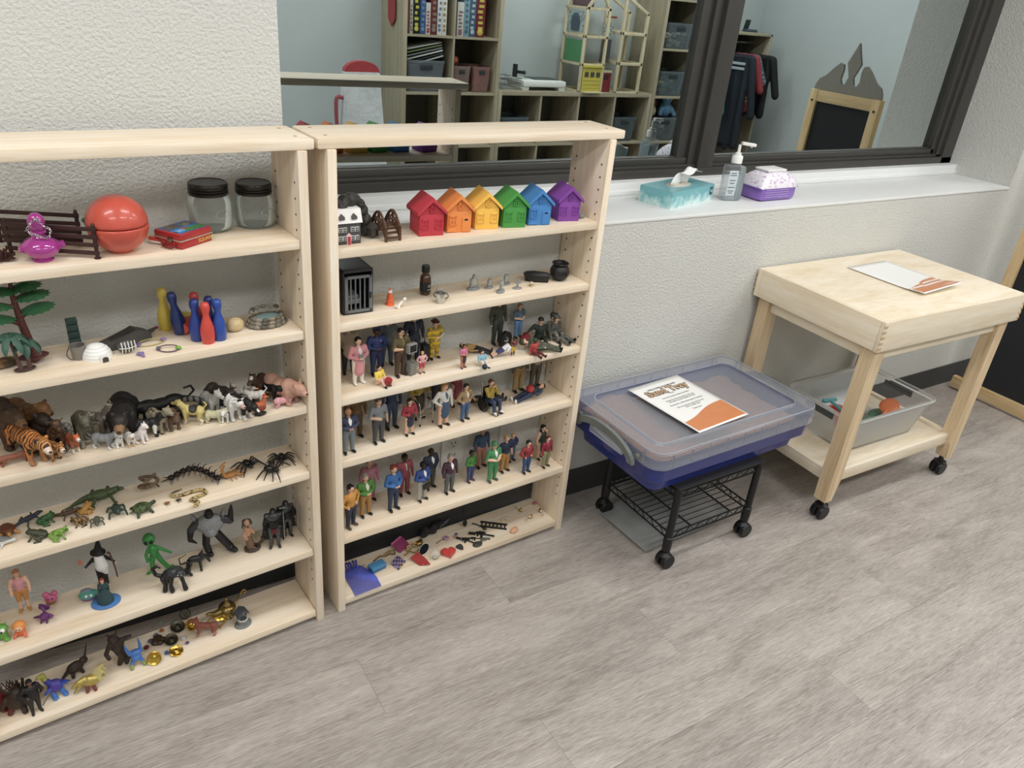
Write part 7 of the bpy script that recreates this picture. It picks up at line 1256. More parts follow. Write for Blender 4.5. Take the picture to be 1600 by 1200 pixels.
# ---- printed sheets
def sheet(label, pos, rz, W_, H_, lines, curl, name='instruction_sheet'):
    t = thing(name, label, 'paper sheet', pos, rz); n = 14
    def zc(x, y): return curl*(.5-.5*math.tanh(9*(y+.36)))*.02*(.4+.6*(x+.5)) + curl*.002
    def surf(pts2, name, m, off):
        vs = [(x*W_, y*H_, zc(x, y)+off) for x, y in pts2]; return vs
    vs = []; fs = []
    for j in range(n):
        for i in range(n): x = i/(n-1)-.5; y = j/(n-1)-.5; vs.append((x*W_, y*H_, zc(x, y)))
    for j in range(n-1):
        for i in range(n-1): a = j*n+i; fs.append((a, a+1, a+n+1, a+n))
    o = MB().add(vs, fs).build('paper', mat('#f3f3f0', .35, 0, .01, 10, coat=.3), t, smooth=60); o.modifiers.new('thick', 'SOLIDIFY').thickness = .0006
    vs = []; fs = []; m_ = 24
    for i in range(m_):
        x = -.47+.94*i/(m_-1); top = -.30+.16*(1/(1+math.exp(-7*x-.5))) ; 
        for k in range(6): y = -.475+(top+.475)*k/5; vs.append((x*W_, y*H_, zc(x, y)+.0007))
    for i in range(m_-1):
        for k in range(5): a = i*6+k; fs.append((a, a+6, a+7, a+1))
    MB().add(vs, fs).build('orange_wave', mat('#d8803c', .35, 0, .1, 30, coat=.3), t, smooth=60)
    ink = mat('#4a4c50', .5)
    text('heading', lines[0], .0115, ink, t, (0, .37*H_, .0010), (0, 0, 0))
    text('title_shadow', 'Sand Tray', .044, mat('#3a2a1c', .5), t, (.0008, .295*H_, .0010), (0, 0, 0), ext=.0002, bold=.0028); text('title', 'Sand Tray', .044, mat('#d8b48a', .5), t, (0, .295*H_, .0014), (0, 0, 0), ext=.0003, bold=.0004)
    y = .225
    for s in lines[1:]:
        if s: text('print_line', s, .0085, ink, t, (0, y*H_, .0012), (0, 0, 0), ext=.0001)
        y -= .030
    return t
SHW, SHH = .228, .295
_c = (1.1192,-0.2438,0.4445)
sheet('printed sand tray sheet on the clear bin lid', (_c[0], _c[1], .4455), .10, SHW, SHH, ['WELCOME TO THE WET', 'Please:', '', 'Use hand sanitizer before and after', '', 'Keep the sand and water in the tray', 'and clean up sand outside the tray', '', 'Remember: a little water goes a long way', '', 'Do not mix wet sand with the dry', 'sand or other toys', '', 'Thank you!'], .0)
# ================================================================ SAND TABLE
TX0, TX1, TY0, TY1, TZ = 1.590, 2.372, -.517, -.012, .752
PLY = [(.25, '#dcc7a4'), (.42, '#e8d8bc'), (.55, '#efe3cd'), (.75, '#f4ebda')]
PX = wood('plywood_top', PLY, 0, (2.2, 9, 9), .5, True, .04, True, 1.1); PY_ = wood('birch_rail_y', PLY, 1, (1.2, 20, 20)); PZ = wood('birch_leg', [(.25, '#c0a27a'), (.42, '#d0b690'), (.55, '#dbc5a4'), (.75, '#e4d3b8')], 2, (1.2, 22, 22))
PXr = wood('birch_rail_x', PLY, 0, (1.2, 20, 20))
tb = thing('sand_table', 'light wooden sand tray table with a lower shelf on casters', 'table', ((TX0+TX1)/2, (TY0+TY1)/2, 0), -.012); tw, td = TX1-TX0, TY1-TY0
MB().box((0, 0, TZ-.004), (tw-.022, td-.022, .008), bev=.001).build('cover_panel', PX, tb)
for s in (-1, 1):
    MB().box((0, s*(td/2-.008), TZ-.050), (tw, .016, .098), bev=.002).build('tray_side', PXr, tb); MB().box((s*(tw/2-.008), 0, TZ-.050), (.016, td-.033, .098), bev=.002).build('tray_side', PY_, tb)
    for q in (-1, 1):
        dv = MB()
        for k in range(5): dv.box((s*(tw/2-.006), q*(td/2-.0005), TZ-.088+.018*k), (.0155, .0025, .0085))
        dv.build('box_joint', mat('#c9a878', .6), tb, smooth=0)
MB().box((0, 0, TZ-.100), (tw-.06, td-.06, .004)).build('tray_floor', PX, tb)
lx, ly = tw/2-.045, td/2-.040
for s in (-1, 1):
    MB().box((0, s*ly, TZ-.122), (2*lx, .020, .046), bev=.002).build('apron', PXr, tb); MB().box((s*lx, 0, TZ-.122), (.020, 2*ly, .046), bev=.002).build('apron', PY_, tb)
    for q in (-1, 1):
        rr = lambda z, w, ox=0: [(s*lx+a*w/2+ox*s, q*ly+b*.046/2, z) for a, b in ((-1, -1), (1, -1), (1, 1), (-1, 1))]
        loft([rr(.078, .034, .006), rr(.155, .052), rr(TZ-.099, .052)], 'leg', PZ, tb)
        for k in (-1, 1): MB().lathe([(.006, -.009), (.0235, -.009), (.0265, -.004), (.0265, .006), (.022, .010), (.005, .010)], TR(s*lx, q*ly+k*.013, .0268, pi/2*k), 20).build('caster_wheel', BL, tb)
        MB().lathe([(.014, .044), (.023, .048), (.023, .054), (.009, .060), (.009, .080)], TR(s*lx, q*ly, 0), 14).build('caster_fork', BL, tb)
ZS = .182
for s in (-1, 1): MB().box((0, s*(ly-.006), ZS-.022), (2*lx-.02, .020, .044), bev=.002).build('shelf_rail', PXr, tb); MB().box((s*(lx-.008), 0, ZS-.022), (.020, 2*ly-.03, .044), bev=.002).build('shelf_rail', PY_, tb)
MB().box((0, 0, ZS-.016), (2*lx-.03, 2*ly-.03, .012), bev=.001).build('lower_shelf', PX, tb)
_c = (2.0443,-0.2566,0.7530)
sheet('printed sand tray sheet curling on the wooden table', (_c[0], _c[1], .7535), .03, SHW, SHH, ['WELCOME TO THE DRY', 'Please:', '', 'Use hand sanitizer before and after', '', 'Keep the sand in the tray and', 'clean up any sand outside the tray', 'please', '', 'Do not mix the dry sand with the wet', '', 'sand or other toys', '', 'Thank you!'], 1.0)
# clear container of sand toys on the lower shelf
cb = thing('clear_container', 'open clear plastic container of sand toys on the lower table shelf', 'container', (2.0, -.275, ZS-.010), -.02); CC = clear('#f8fafa', .08, .972, 'container_plastic')
shell([rrect(.39, .245, .03, .002), rrect(.395, .25, .03, .006), rrect(.455, .30, .035, .135), rrect(.475, .315, .038, .138), rrect(.480, .320, .04, .146), rrect(.475, .315, .038, .148), rrect(.448, .293, .033, .146), rrect(.388, .243, .028, .008)], 'tub', CC, cb, closed_top=True)
MB().tube(rrect(.478, .318, .04, .147), .0028, closed=True, seg=6).build('rim', CC, cb)
for s in (-1, 1): MB().box((s*.226, 0, .118), (.004, .12, .022), bev=.002).build('handle_slot', mat('#4f5654', .4), cb)
def toy(name, label, pos, rz, f_, rot=None): t = thing(name, label, 'sand toy', (2.0+pos[0], -.275+pos[1], ZS+pos[2]), rz, None, rot); f_(t); return t
toy('sand_scoop', 'red sand bowl in the clear container', (-.07, .03, .004), .2, lambda t: (MB().lathe([(.026, 0), (.045, .012), (.055, .040), (.057, .042), (.050, .040), (.040, .014), (.001, .006)], None, 24).build('bowl', mat('#c0442c', .4), t)), (.5, -.3, 0))
def rake_(t): MB().tube([(-.08, 0, .01), (.05, 0, .01)], .006, seg=8).build('handle', mat('#5aa8b0', .4), t); MB().box((.06, 0, .010), (.014, .06, .008), bev=.002).build('head', mat('#5aa8b0', .4), t); [MB().box((.066, -.024+.012*k, .002), (.006, .005, .016)).build('tooth', mat('#5aa8b0', .4), t) for k in range(5)]
toy('sand_rake', 'teal sand rake laid along the container', (-.125, -.01, .085), 1.35, rake_, (0, -.1, 1.35))
def spade_(c, c2=None):
    def f_(t): MB().tube([(-.09, 0, .012), (0, 0, .010)], .007, seg=8).build('handle', mat(c, .4), t); MB().ell((.045, 0, .010), (.055, .034, .008), None, 16, 8).build('blade', mat(c2 or c, .4), t)
    return f_
toy('sand_spade', 'orange sand spade lying across the container', (.09, -.06, .055), .35, spade_('#d87038'), (0, -.18, .35)); toy('sand_spade', 'green sand spade under the orange one', (.07, -.03, .020), .1, spade_('#4f8a6a'))
def roller_(t): MB().lathe([(.030, 0), (.034, .006), (.028, .010), (.028, .016), (.034, .020), (.030, .026)], TR(0, 0, .034, pi/2), 22).build('wheel', mat('#d8b83a', .4), t); MB().lathe([(.008, -.03), (.008, .055)], TR(0, 0, .034, pi/2), 10).build('axle', mat('#3a4a6a', .4), t); MB().lathe([(.026, .03), (.026, .05)], TR(0, 0, .034, pi/2), 20).build('drum', mat('#c9a640', .4), t)
toy('sand_roller', 'yellow and navy sand roller beside the container wall', (-.16, -.07, .008), .5, roller_)
def mold_(c):
    def f_(t): MB().lathe([(.034, 0), (.030, .022), (.020, .034), (.018, .034), (.016, .004)], None, 8).build('mould', mat(c, .4), t, smooth=0)
    return f_
toy('sand_mould', 'lime yellow sand mould in the container', (-.03, -.085, .004), .3, mold_('#c4cc48')); toy('sand_mould', 'navy blue sand mould in the container', (-.10, -.07, .004), .8, mold_('#34407a')); toy('sand_mould', 'dark green sand mould in the container', (.02, .05, .004), .5, mold_('#2f5a44')); toy('sand_mould', 'black sand mould at the back of the container', (.0, .015, .020), .1, mold_('#26282a')); toy('sand_mould', 'pale blue sand mould near the container front', (.04, -.09, .004), .0, mold_('#6aa0b4'))
# ================================================================ PUPPET THEATRE PANEL BY THE CORNER
PINE = wood('pine_post', [(.25, '#bb9a68'), (.42, '#cfb080'), (.55, '#dcc196'), (.75, '#e5d0ac')], 2, (1.2, 18, 18)); PINEY = wood('pine_rail', [(.25, '#bb9a68'), (.42, '#cfb080'), (.55, '#dcc196'), (.75, '#e5d0ac')], 1, (1.2, 18, 18))
th = thing('puppet_theatre', 'wood framed black play panel with a grey crest on top', 'play panel', (3.15, -.285, 0), .0)
for y in (.175, -.205): MB().box((0, y, .61), (.036, .046, 1.17), bev=.003).build('post', PINE, th)
MB().box((-.012, -.09, .038), (.028, .66, .055), bev=.003).build('foot_rail', PINEY, th); MB().box((.05, -.33, .026), (.16, .04, .04), bev=.003).build('stabiliser', PINEY, th)
MB().box((0, -.015, 1.165), (.030, .40, .055), bev=.003).build('top_rail', PINEY, th); MB().box((.002, -.015, .60), (.010, .36, 1.07)).build('panel', mat('#26282c', .85, 0, .1, 60), th, smooth=0)
cr = []
half = [(0, .245), (.022, .19), (.040, .150), (.026, .115), (.014, .085), (.026, .050), (.044, .044), (.058, .070), (.054, .115), (.060, .140), (.080, .146), (.110, .120), (.150, .078), (.185, .058), (.200, .030), (.205, 0)]
cr = [(x, z) for x, z in half] + [(-x, z) for x, z in half[::-1][:-1]]
MB().prism(cr, .014, TR(-.007, -.015, 1.19, 0, 0, -pi/2)).build('crest', mat('#8a867c', .7), th, smooth=0)
for y in (.175, -.205): MB().lathe([(.006, 0), (.006, .003)], TR(-.019, y, 1.14, 0, -pi/2), 10).build('bolt', mat('#3a342c', .5), th)

# ================================================================ THE SIDE OF THE ROOM SEEN IN THE MIRROR
GOK = [(.25, '#8c826f'), (.42, '#a1977f'), (.55, '#b0a68f'), (.75, '#bdb49e')]
GX = wood('grey_oak_x', GOK, 0); GZw = wood('grey_oak_z', GOK, 2); GBK = mat('#5d5a50', .7, 0, .08, 10)
YF, YD = -2.93, .385
def cube_shelf(label, x0, x1, z1, cols, rows, th=.032, ti=.016):
    t = thing('cube_shelf', label, 'shelf unit', (x0, YB+.004, 0), 0); W = x1-x0; D_ = YD
    for x in (th/2, W-th/2): MB().box((x, D_/2, z1/2), (th, D_, z1), bev=.002).build('side_panel', GZw, t)
    for z in (z1-th/2, .02+th/2): MB().box((W/2, D_/2, z), (W-2*th, D_, th), bev=.002).build('top_board' if z > .2 else 'bottom_board', GX, t)
    z0 = .02+th; hh_ = (z1-th-z0-(rows-1)*ti)/rows; ww = (W-2*th-(cols-1)*ti)/cols
    for r in range(1, rows): MB().box((W/2, D_/2, z0+r*(hh_+ti)-ti/2), (W-2*th, D_-.004, ti)).build('shelf', GX, t)
    for r in range(rows):
        for c in range(1, cols): MB().box((th+c*(ww+ti)-ti/2, D_/2, z0+r*(hh_+ti)+hh_/2), (ti, D_-.006, hh_)).build('divider', GZw, t)
    MB().box((W/2, .004, z1/2), (W-.02, .006, z1-.04)).build('back_panel', GBK, t)
    return [(x0+th+c*(ww+ti), z0+r*(hh_+ti), ww, hh_) for r in range(rows) for c in range(cols)]
S1 = cube_shelf('tall grey oak cube shelf of board games in the mirror', 1.845, 2.635, 1.585, 2, 4)
S2 = cube_shelf('low grey oak cube shelf under the dollhouse in the mirror', 2.638, 4.165, .830, 4, 2)
S3 = cube_shelf('tall narrow grey oak shelf of toy bins in the mirror', 4.168, 4.62, 1.96, 1, 5)
# board games stand on the third row of the tall shelf
random.seed(31)
def game(label, x, w, h, z, col, stripe=None, d=.26):
    t = thing('board_game', label, 'board game', (x+w/2, YF-d/2-.02, z), 0, 'board games in the mirror'); MB().box((0, 0, h/2), (w, d, h), bev=.001).build('box', mat(col, .4), t)
    if stripe:
        s = MB(); n = 6
        for k in range(n): s.box((random.uniform(-.1, .1)*w, d/2+.0006, h*(.18+.64*k/n)), (w*random.uniform(.35, .6), .0012, h*.055))
        s.build('spine_print', mat(stripe, .4), t, smooth=0); MB().lathe([(w*.32, 0), (w*.30, .001)], TR(0, d/2+.0004, h*.10, -pi/2), 12).build('spine_emblem', mat(stripe, .4), t)
cells = S1[6:8]; zg = cells[0][1]
x = cells[0][0]+.004
for lab, w, h, c, s in (('brown game box at the end of the row', .020, .24, '#6a3a2a', None), ('short white game box beside the brown one', .022, .24, '#b9b4a8', '#6a5a48'), ('black game box with yellow spine lettering', .050, .335, '#1d241d', '#c8c23a'), ('blue game box in the first cube', .042, .33, '#3a5a8c', '#6a8ab8'), ('small white and red game box', .034, .20, '#c9c2ba', '#a8384a'), ('maroon game box with busy print', .050, .335, '#6a2c30', '#8a7a6a'), ('white puzzle box with blue base', .036, .335, '#d8dad8', '#6a7aa0'), ('white puzzle box next to the divider', .034, .335, '#dcdcd6', '#a88a4a')):
    game(lab, x, w, h, zg, c, s); x += w+.002
x = cells[1][0]+.006
for lab, w, h, c, s in (('dark game box in the second cube', .010, .33, '#23302c', None), ('short white game box in the second cube', .052, .22, '#c8c8c0', '#8a5a6a'), ('pale blue game box in the second cube', .044, .335, '#7aa0b0', '#4a6a7a'), ('blue and white patterned game box', .050, .335, '#44607a', '#b0bcc4'), ('wide dark red game box in the second cube', .072, .335, '#7a2028', '#c8b83a')):
    game(lab, x, w, h, zg, c, s); x += w+.002
def bin_(label, x, z, w, h, d=.28, col='#9aa4ac', fill=None, name='storage_box', am=.55, yo=0.):
    t = thing(name, label, 'storage box', (x, YF-d/2-.03+yo, z), 0, 'clear storage boxes in the mirror'); m = clear(col, .25, am, 'milky_box')
    shell([rrect(w*.88, d*.88, .02, .002), rrect(w*.98, d*.98, .02, h-.02), rrect(w, d, .02, h-.018), rrect(w, d, .02, h), rrect(w*.97, d*.97, .02, h), rrect(w*.86, d*.86, .018, .008)], 'tub', m, t, closed_top=True)
    MB().box((0, d/2*.985, h*.78), (w*.32, .006, h*.14), bev=.002).build('handle_hole', mat('#2c3438', .6), t)
    return t
c = S1[4]; b = bin_('grey storage box of magazines in the tall shelf', c[0]+c[2]/2-.01, c[1], .30, .21, col='#8d969e', am=.55)
for k in range(6):
    t = thing('magazine', ('white magazine lying on top of the pile', 'green edged magazine in the pile', 'grey magazine in the pile', 'white folder in the pile', 'dark magazine in the pile', 'lowest pale magazine in the pile')[k], 'magazine', (c[0]+c[2]/2-.02+.006*k, YF-.15, c[1]+.205+.020*(5-k)), 0, 'magazines in the grey box', (0, -.20-.02*k, .04*k)); MB().box((0, 0, 0), (.27, .20, .008), bev=.001).build('cover', mat(('#d8dcd8', '#8a9a6a', '#9aa0a0', '#e4e6e2', '#3a4040', '#b8bcb8')[k], .4), t)
c = S1[5]; bin_('pink tinted storage tub beside the divider', c[0]+.085, c[1], .15, .18, .22, '#b9a09a', am=.65, yo=.0); bin_('pink tinted storage tub near the shelf side', c[0]+.255, c[1], .15, .18, .22, '#b88f88', am=.6)
PKF = mat('#b0605a', .6, 0, .3, 60)
for k, (dx, lab) in enumerate(((.085, 'pink blocks in the tub by the divider'), (.255, 'pink blocks in the tub by the shelf side'))):
    t = thing('toy_blocks', lab, 'toy blocks', (c[0]+dx, YF-.14, c[1]+.006), 0); mb = MB()
    for q in range(26): mb.box((random.uniform(-.05, .05), random.uniform(-.07, .07), random.uniform(.012, .10)), (.03, .022, .016), TR(0, 0, 0))
    h = mb.build('blocks', PKF, t, smooth=0); h['kind'] = 'stuff'
t = thing('foil_ball', 'shiny orange ball on top of the pink tub', 'ball', (c[0]+.055, YF-.11, c[1]+.178), 0); MB().ell((0, 0, .034), (.034, .034, .034), None, 10, 7).build('ball', mat('#d8704a', .15, .6), t, smooth=0)
# low shelf boxes
for k, lab, col in ((4, 'milky storage box in the first cube of the low shelf', '#8a98a0'), (7, 'milky storage box in the last cube of the low shelf', '#848f96')):
    c = S2[k]; bin_(lab, c[0]+c[2]/2-.02, c[1], .26, .20, col=col, am=.7)
c = S2[7]
for q in range(5): t = thing('wooden_block', 'wooden toy block in the last low cube, %s' % ('front', 'middle', 'tilted', 'small', 'stacked')[q], 'toy block', (c[0]+.06+.05*q, YF-.18, c[1]+.012), .3*q, 'wooden blocks in the low shelf'); MB().box((0, 0, .03), (.05, .05, .06), bev=.004).build('block', mat(('#a88a5a', '#5a6a72', '#b09468', '#6a5a44', '#8a7a5c')[q], .6), t)
# narrow shelf boxes
for k, lab, fc in ((2, 'box of bright bricks in the narrow shelf', ('#3c9a7a', '#c8b43a', '#4a78b0', '#5ab06a')), (3, 'box of pale puzzle pieces in the narrow shelf', ('#c9c0a8', '#b0a890', '#d8d0bc', '#8a8270')), (1, 'lowest box of cream toy figures in the narrow shelf', ('#c8b890', '#7aa0a8', '#8a8fa8', '#b09a70'))):
    c = S3[k]; bin_(lab, c[0]+c[2]/2, c[1], .30, .20, col='#98a4aa', am=.78)
    t = thing('brick_heap', 'heap of small toys inside the ' + lab, 'toy bricks', (c[0]+c[2]/2, YF-.17, c[1]+.006), 0)
    for m_i, cc in enumerate(fc):
        mb = MB()
        for q in range(12): mb.box((0, 0, 0), (.036, .024, .018), TR(random.uniform(-.11, .11), random.uniform(-.09, .09), random.uniform(.012, .11), random.random(), 0, random.random()))
        h = mb.build('bricks', mat(cc, .45), t, smooth=0); h['kind'] = 'stuff'
BUm = mat('#5a8ab0', .6)
blob('plush_toy', 'light blue plush toy sitting on the lowest box of the narrow shelf', 'plush toy', (S3[1][0]+.24, YF-.12, S3[1][1]+.19), .2, [('e', (0, 0, .07), (.06, .05, .07), None, BUm), ('e', (0, .01, .16), (.05, .05, .045), None, BUm), ('c', (.03, 0, .19), .018, (.05, 0, .22), .015, BUm), ('c', (-.03, 0, .19), .018, (-.05, 0, .22), .015, BUm), ('c', (.05, .02, .08), .02, (.07, .05, .03), .02, BUm), ('c', (-.05, .02, .08), .02, (-.07, .05, .03), .02, BUm)], .006, parts=lambda t: MB().ell((-.018, .055, .165), (.010, .006, .010)).ell((.018, .055, .165), (.010, .006, .010)).build('eyes', mat('#e8e8e4', .3), t))
blob('plush_toy', 'red and cream plush toy peeking out of the narrow shelf', 'plush toy', (S3[1][0]+.10, YF-.14, S3[1][1]+.19), .2, [('e', (0, 0, .05), (.045, .04, .05), None, mat('#c8b890', .6)), ('e', (0, 0, .12), (.035, .035, .035), None, mat('#a8483a', .6)), ('c', (-.03, 0, .07), .014, (-.05, .02, .04), .013, mat('#c8b890', .6))], .006)
# toy sink with dish rack
t = thing('toy_sink', 'white toy sink with black tap and wire dish rack', 'toy sink', (3.02, YF-.17, .830), .0); WS = mat('#e9ece8', .4)
MB().box((.06, .0, .050), (.40, .26, .046), bev=.012).build('basin', WS, t)
for x in (-.11, .23): MB().box((x, 0, .014), (.06, .24, .028), bev=.006).build('foot', WS, t)
MB().box((.12, -.02, .075), (.24, .16, .006), TR(0, 0, 0, 0, 0, 0), bev=.002).build('worktop', mat('#3a4644', .3), t); MB().lathe([(.055, .074), (.050, .076)], TR(-.06, 0, 0), 20).build('drain_bowl', mat('#c4ccc8', .4), t)
MB().box((-.10, -.08, .12), (.030, .030, .10), bev=.004).tube([(-.09, -.06, .115), (-.06, -.02, .115)], .012, seg=8).build('tap', mat('#23292a', .4), t); MB().ell((-.055, -.015, .115), (.016, .016, .016)).build('tap_nozzle', mat('#23292a', .4), t)
rw = MB(); WRm = mat('#8d9490', .3, .6)
for k in range(8): rw.tube([(-.33, -.12+.034*k, .012), (-.34, -.12+.034*k, .085)], .0022, seg=4); rw.tube([(-.33, -.12+.034*k, .012), (-.17, -.12+.034*k, .012)], .0022, seg=4); rw.tube([(-.17, -.12+.034*k, .012), (-.16, -.12+.034*k, .085)], .0022, seg=4)
for z in (.012, .05, .085): rw.tube([(-.34, -.13, z), (-.34, .13, z), (-.16, .13, z), (-.16, -.13, z)], .003, closed=True, seg=5)
rw.build('dish_rack', WRm, t)
# dollhouse of pine slats
dh = thing('dollhouse', 'open pine framed dollhouse with yellow garage and red door', 'dollhouse', (3.40, YF-.26, .830), .0); PN = wood('dollhouse_pine', [(.25, '#b9a988'), (.42, '#cbbd9c'), (.55, '#d8ccae'), (.75, '#e2d8be')], 2, (2, 30, 30))
def bar(a, b, r=.010): a = Vector(a); b = Vector(b); d = b-a; q = d.to_track_quat('Z', 'Y').to_matrix().to_4x4(); MB().box((0, 0, d.length/2), (2*r, 2*r, d.length+2*r*.6), Matrix.Translation(a) @ q, bev=.001).build('frame_bar', PN, dh)
xs = (0, .215); ys = (-.05, .23); lev = (0, .205, .41, .61)
for x in xs:
    for y in ys: bar((x, y, 0), (x, y, lev[3]))
for z in lev:
    for y in ys: bar((xs[0], y, z), (xs[1], y, z))
    for x in xs: bar((x, ys[0], z), (x, ys[1], z))
for y in ys: bar((xs[0], y, lev[3]), (.1075, y, .76)); bar((xs[1], y, lev[3]), (.1075, y, .76))
MB().box((.05, .09, .70), (.008, .28, .18), TR(0, 0, 0), bev=.001).build('roof_panel', mat('#7a5a64', .5), dh)
for z in lev[1:3]: MB().box((.1075, .09, z-.006), (.20, .27, .006)).build('storey_floor', PN, dh)
GPm = mat('#4f9a62', .4, 0, .1, 20, trans=.1); MB().box((-.004, .10, .30), (.006, .24, .16)).build('green_window_panel', GPm, dh); MB().box((-.004, .10, .51), (.006, .24, .15)).build('lattice_panel', blotch('#b9c4c2', '#7a8a8c', 90, .5), dh); MB().prism([(-.05, 0), (-.05, .07)] + [(.05*cos(a), .08+.045*sin(a)) for a in [pi-pi*k/8 for k in range(9)]] + [(.05, 0)], .006, TR(-.012, .10, .445, 0, 0, pi/2)).build('arched_window', mat('#4a5a6a', .4), dh)
YEL = mat('#cfc03a', .4); MB().box((.1075, .243, .098), (.185, .008, .178), bev=.002).build('garage_door', YEL, dh); MB().box((.1075, .25, .196), (.195, .02, .018), bev=.003).build('door_lintel', YEL, dh); MB().box((.1075, .27, .004), (.18, .05, .008)).build('ramp', mat('#d8d0a0', .5), dh)
for x in (.05, .1075, .165): MB().box((x, .2485, .135), (.038, .004, .036)).build('garage_window', mat('#4a4a40', .4), dh)
for k in range(3): MB().box((.1075, .248, .03+.03*k), (.17, .002, .003)).build('door_groove', mat('#b0a42e', .4), dh)
MB().box((.285, .20, .075), (.10, .008, .150), bev=.002).build('red_door', mat('#8a2630', .4), dh); MB().box((.285, .206, .115), (.04, .003, .036)).build('red_door_window', mat('#3a2426', .4), dh); bar((.235, .20, .158), (.335, .20, .158)); bar((.235, .20, 0), (.235, .20, .15)); 
MB().box((.285, .15, .31), (.09, .006, .17)).build('grey_window_panel', mat('#5a5a60', .4), dh); MB().box((.285, .15, .47), (.10, .006, .09)).build('white_lattice', blotch('#d0d8d4', '#8a9694', 90, .5), dh); MB().box((.29, .17, .56), (.09, .02, .014)).build('red_balcony', mat('#a8343a', .4), dh)
xs = (.36, .60)
lev = (0, .225, .45)
for x in xs:
    for y in (0, .24): bar((x, y, 0), (x, y, .60 if x > .5 else .72), .011)
for z in lev:
    for y in (0, .24): bar((xs[0], y, z), (xs[1], y, z), .011)
    for x in xs: bar((x, 0, z), (x, .24, z), .011)
for y in (0, .24): bar((xs[0], y, .72), (xs[1], y, .60), .011)
for z in lev[1:]: MB().box((.48, .12, z-.008), (.23, .23, .006)).build('storey_floor', PN, dh)
# white cloth covered easel with a red top
ez = thing('covered_easel', 'white sheet draped easel with a rounded red top', 'easel', (1.46, -2.72, 0), .0); WC = mat('#d6dade', .8, 0, .06, 30, .5)
out = []
vs = []; fs = []; nx, nz_ = 18, 26
for side in (1, -1):
    for j in range(nz_):
        for i in range(nx):
            z = .10+.86*j/(nz_-1); w = .175-.055*(z-.1)/.86; u = i/(nx-1)*2-1; vs.append((u*w, side*(.10-.07*(z-.1)/.86)*(1-.1*u*u)+.012*noise.noise((u*4, z*7, side*3)), z))
for s_ in range(2):
    for j in range(nz_-1):
        for i in range(nx-1): a = s_*nx*nz_+j*nx+i; fs.append((a, a+1, a+nx+1, a+nx) if s_ == 0 else (a+nx, a+nx+1, a+1, a))
n1 = nx*nz_
for j in range(nz_-1): fs.append((j*nx, (j+1)*nx, n1+(j+1)*nx, n1+j*nx)); fs.append((j*nx+nx-1, n1+j*nx+nx-1, n1+(j+1)*nx+nx-1, (j+1)*nx+nx-1))
fs.append(tuple([(nz_-1)*nx+i for i in range(nx)] + [n1+(nz_-1)*nx+i for i in range(nx-1, -1, -1)]))
MB().add(vs, fs).build('sheet', WC, ez, smooth=60)
MB().prism([(-.118, .955)] + [(.118*cos(a), .965+.062*sin(a)) for a in [pi-pi*k/14 for k in range(15)]] + [(.118, .955)], .05, TR(0, -.025, 0)).build('red_top', mat('#b83a40', .5), ez)
MB().tube([(-.135, .02, .80), (-.175, .02, .80), (-.18, .02, .70), (-.17, .02, .58), (-.15, .02, .57)], .013, sub=3, seg=8).build('side_handle', mat('#a84a54', .5), ez)
for s in (-1, 1): MB().box((s*.15, 0, .05), (.03, .10, .10), bev=.003).build('leg', PN, ez)
# red toy pennant hanging on the shelf side
t = thing('wall_pennant', 'red and white pennant hanging on the tall shelf side', 'pennant', (1.838, -3.10, 1.22), 0); MB().prism([(-.06, .36), (.06, .36), (.06, .05), (0, 0), (-.06, .05)], .006, TR(-.003, 0, 0, 0, 0, pi/2)).build('cloth', mat('#a83a3c', .6), t, smooth=0); MB().box((-.007, 0, .22), (.003, .05, .14)).build('white_patch', mat('#d8d0c8', .6), t)
# dress-up rack with costumes
RX, RYb = 4.86, YB+.01
rk = thing('dressup_rack', 'grey oak dress-up rack of costumes in the mirror corner', 'clothes rack', (RX, RYb, 0), 0); RW, RD, RH = min(.60, XR-RX-.03), .40, 1.36
for x in (.012, RW-.012): MB().box((x, RD/2, RH/2), (.024, RD, RH), bev=.004).build('side_panel', GZw, rk)
MB().box((RW/2, RD/2, RH-.012), (RW, RD, .024), bev=.003).build('top_shelf', GX, rk); MB().box((RW/2, RD/2, .30), (RW-.05, RD-.02, .022)).build('lower_shelf', GX, rk); MB().box((RW/2, .006, RH/2), (RW-.05, .008, RH-.05)).build('back_panel', GBK, rk); MB().tube([(.02, RD*.55, RH-.09), (RW-.02, RD*.55, RH-.09)], .010, seg=10).build('rail', mat('#a9aeac', .3, .7), rk)
def costume(label, x, col, L_, d, extra=None, rz=-.30):
    t = thing('costume', label, 'costume', (RX+x, RYb+RD*.66, RH-.09), rz, 'costumes on the dress-up rack'); m = mat(col, .7, 0, .12, 40) if isinstance(col, str) else col
    P = [('c', (0, -.15, -.11), .030, (0, .17+d, -.11), .030, m)]
    for k in range(6): y = -.13+(.27+d)*k/5; P.append(('c', (0, y, -.14), .032, (.010*sin(2.1*k), y*1.12, -L_+.03*(k % 2)), .030+.006*(k % 2), m))
    P.append(('b', (0, .02+d/2, -.12-(L_-.14)/2), (.045, .27+d, L_-.16), None, m))
    P.append(('c', (0, .18+d, -.12), .036, (.01, .27+d, -L_*.66), .034, m))
    organic('cloth', P, .009, t)
    MB().tube([(0, 0, -.005), (0, .012, .012), (0, -.004, .016), (0, -.012, .004)], .003, sub=3, seg=6).tube([(0, 0, -.005), (0, 0, -.07)], .0025, seg=5).tube([(0, -.14, -.11), (0, 0, -.065), (0, .14, -.11)], .004, seg=5).build('hanger', mat('#2c3234', .5), t)
    if extra: extra(t, m)
    return t
def bands(cs):
    def f_(t, m):
        for z, c in cs: MB().box((0, .10, z), (.078, .36, .022), TR(0, 0, 0), bev=.004).build('trim_band', mat(c, .6), t)
    return f_
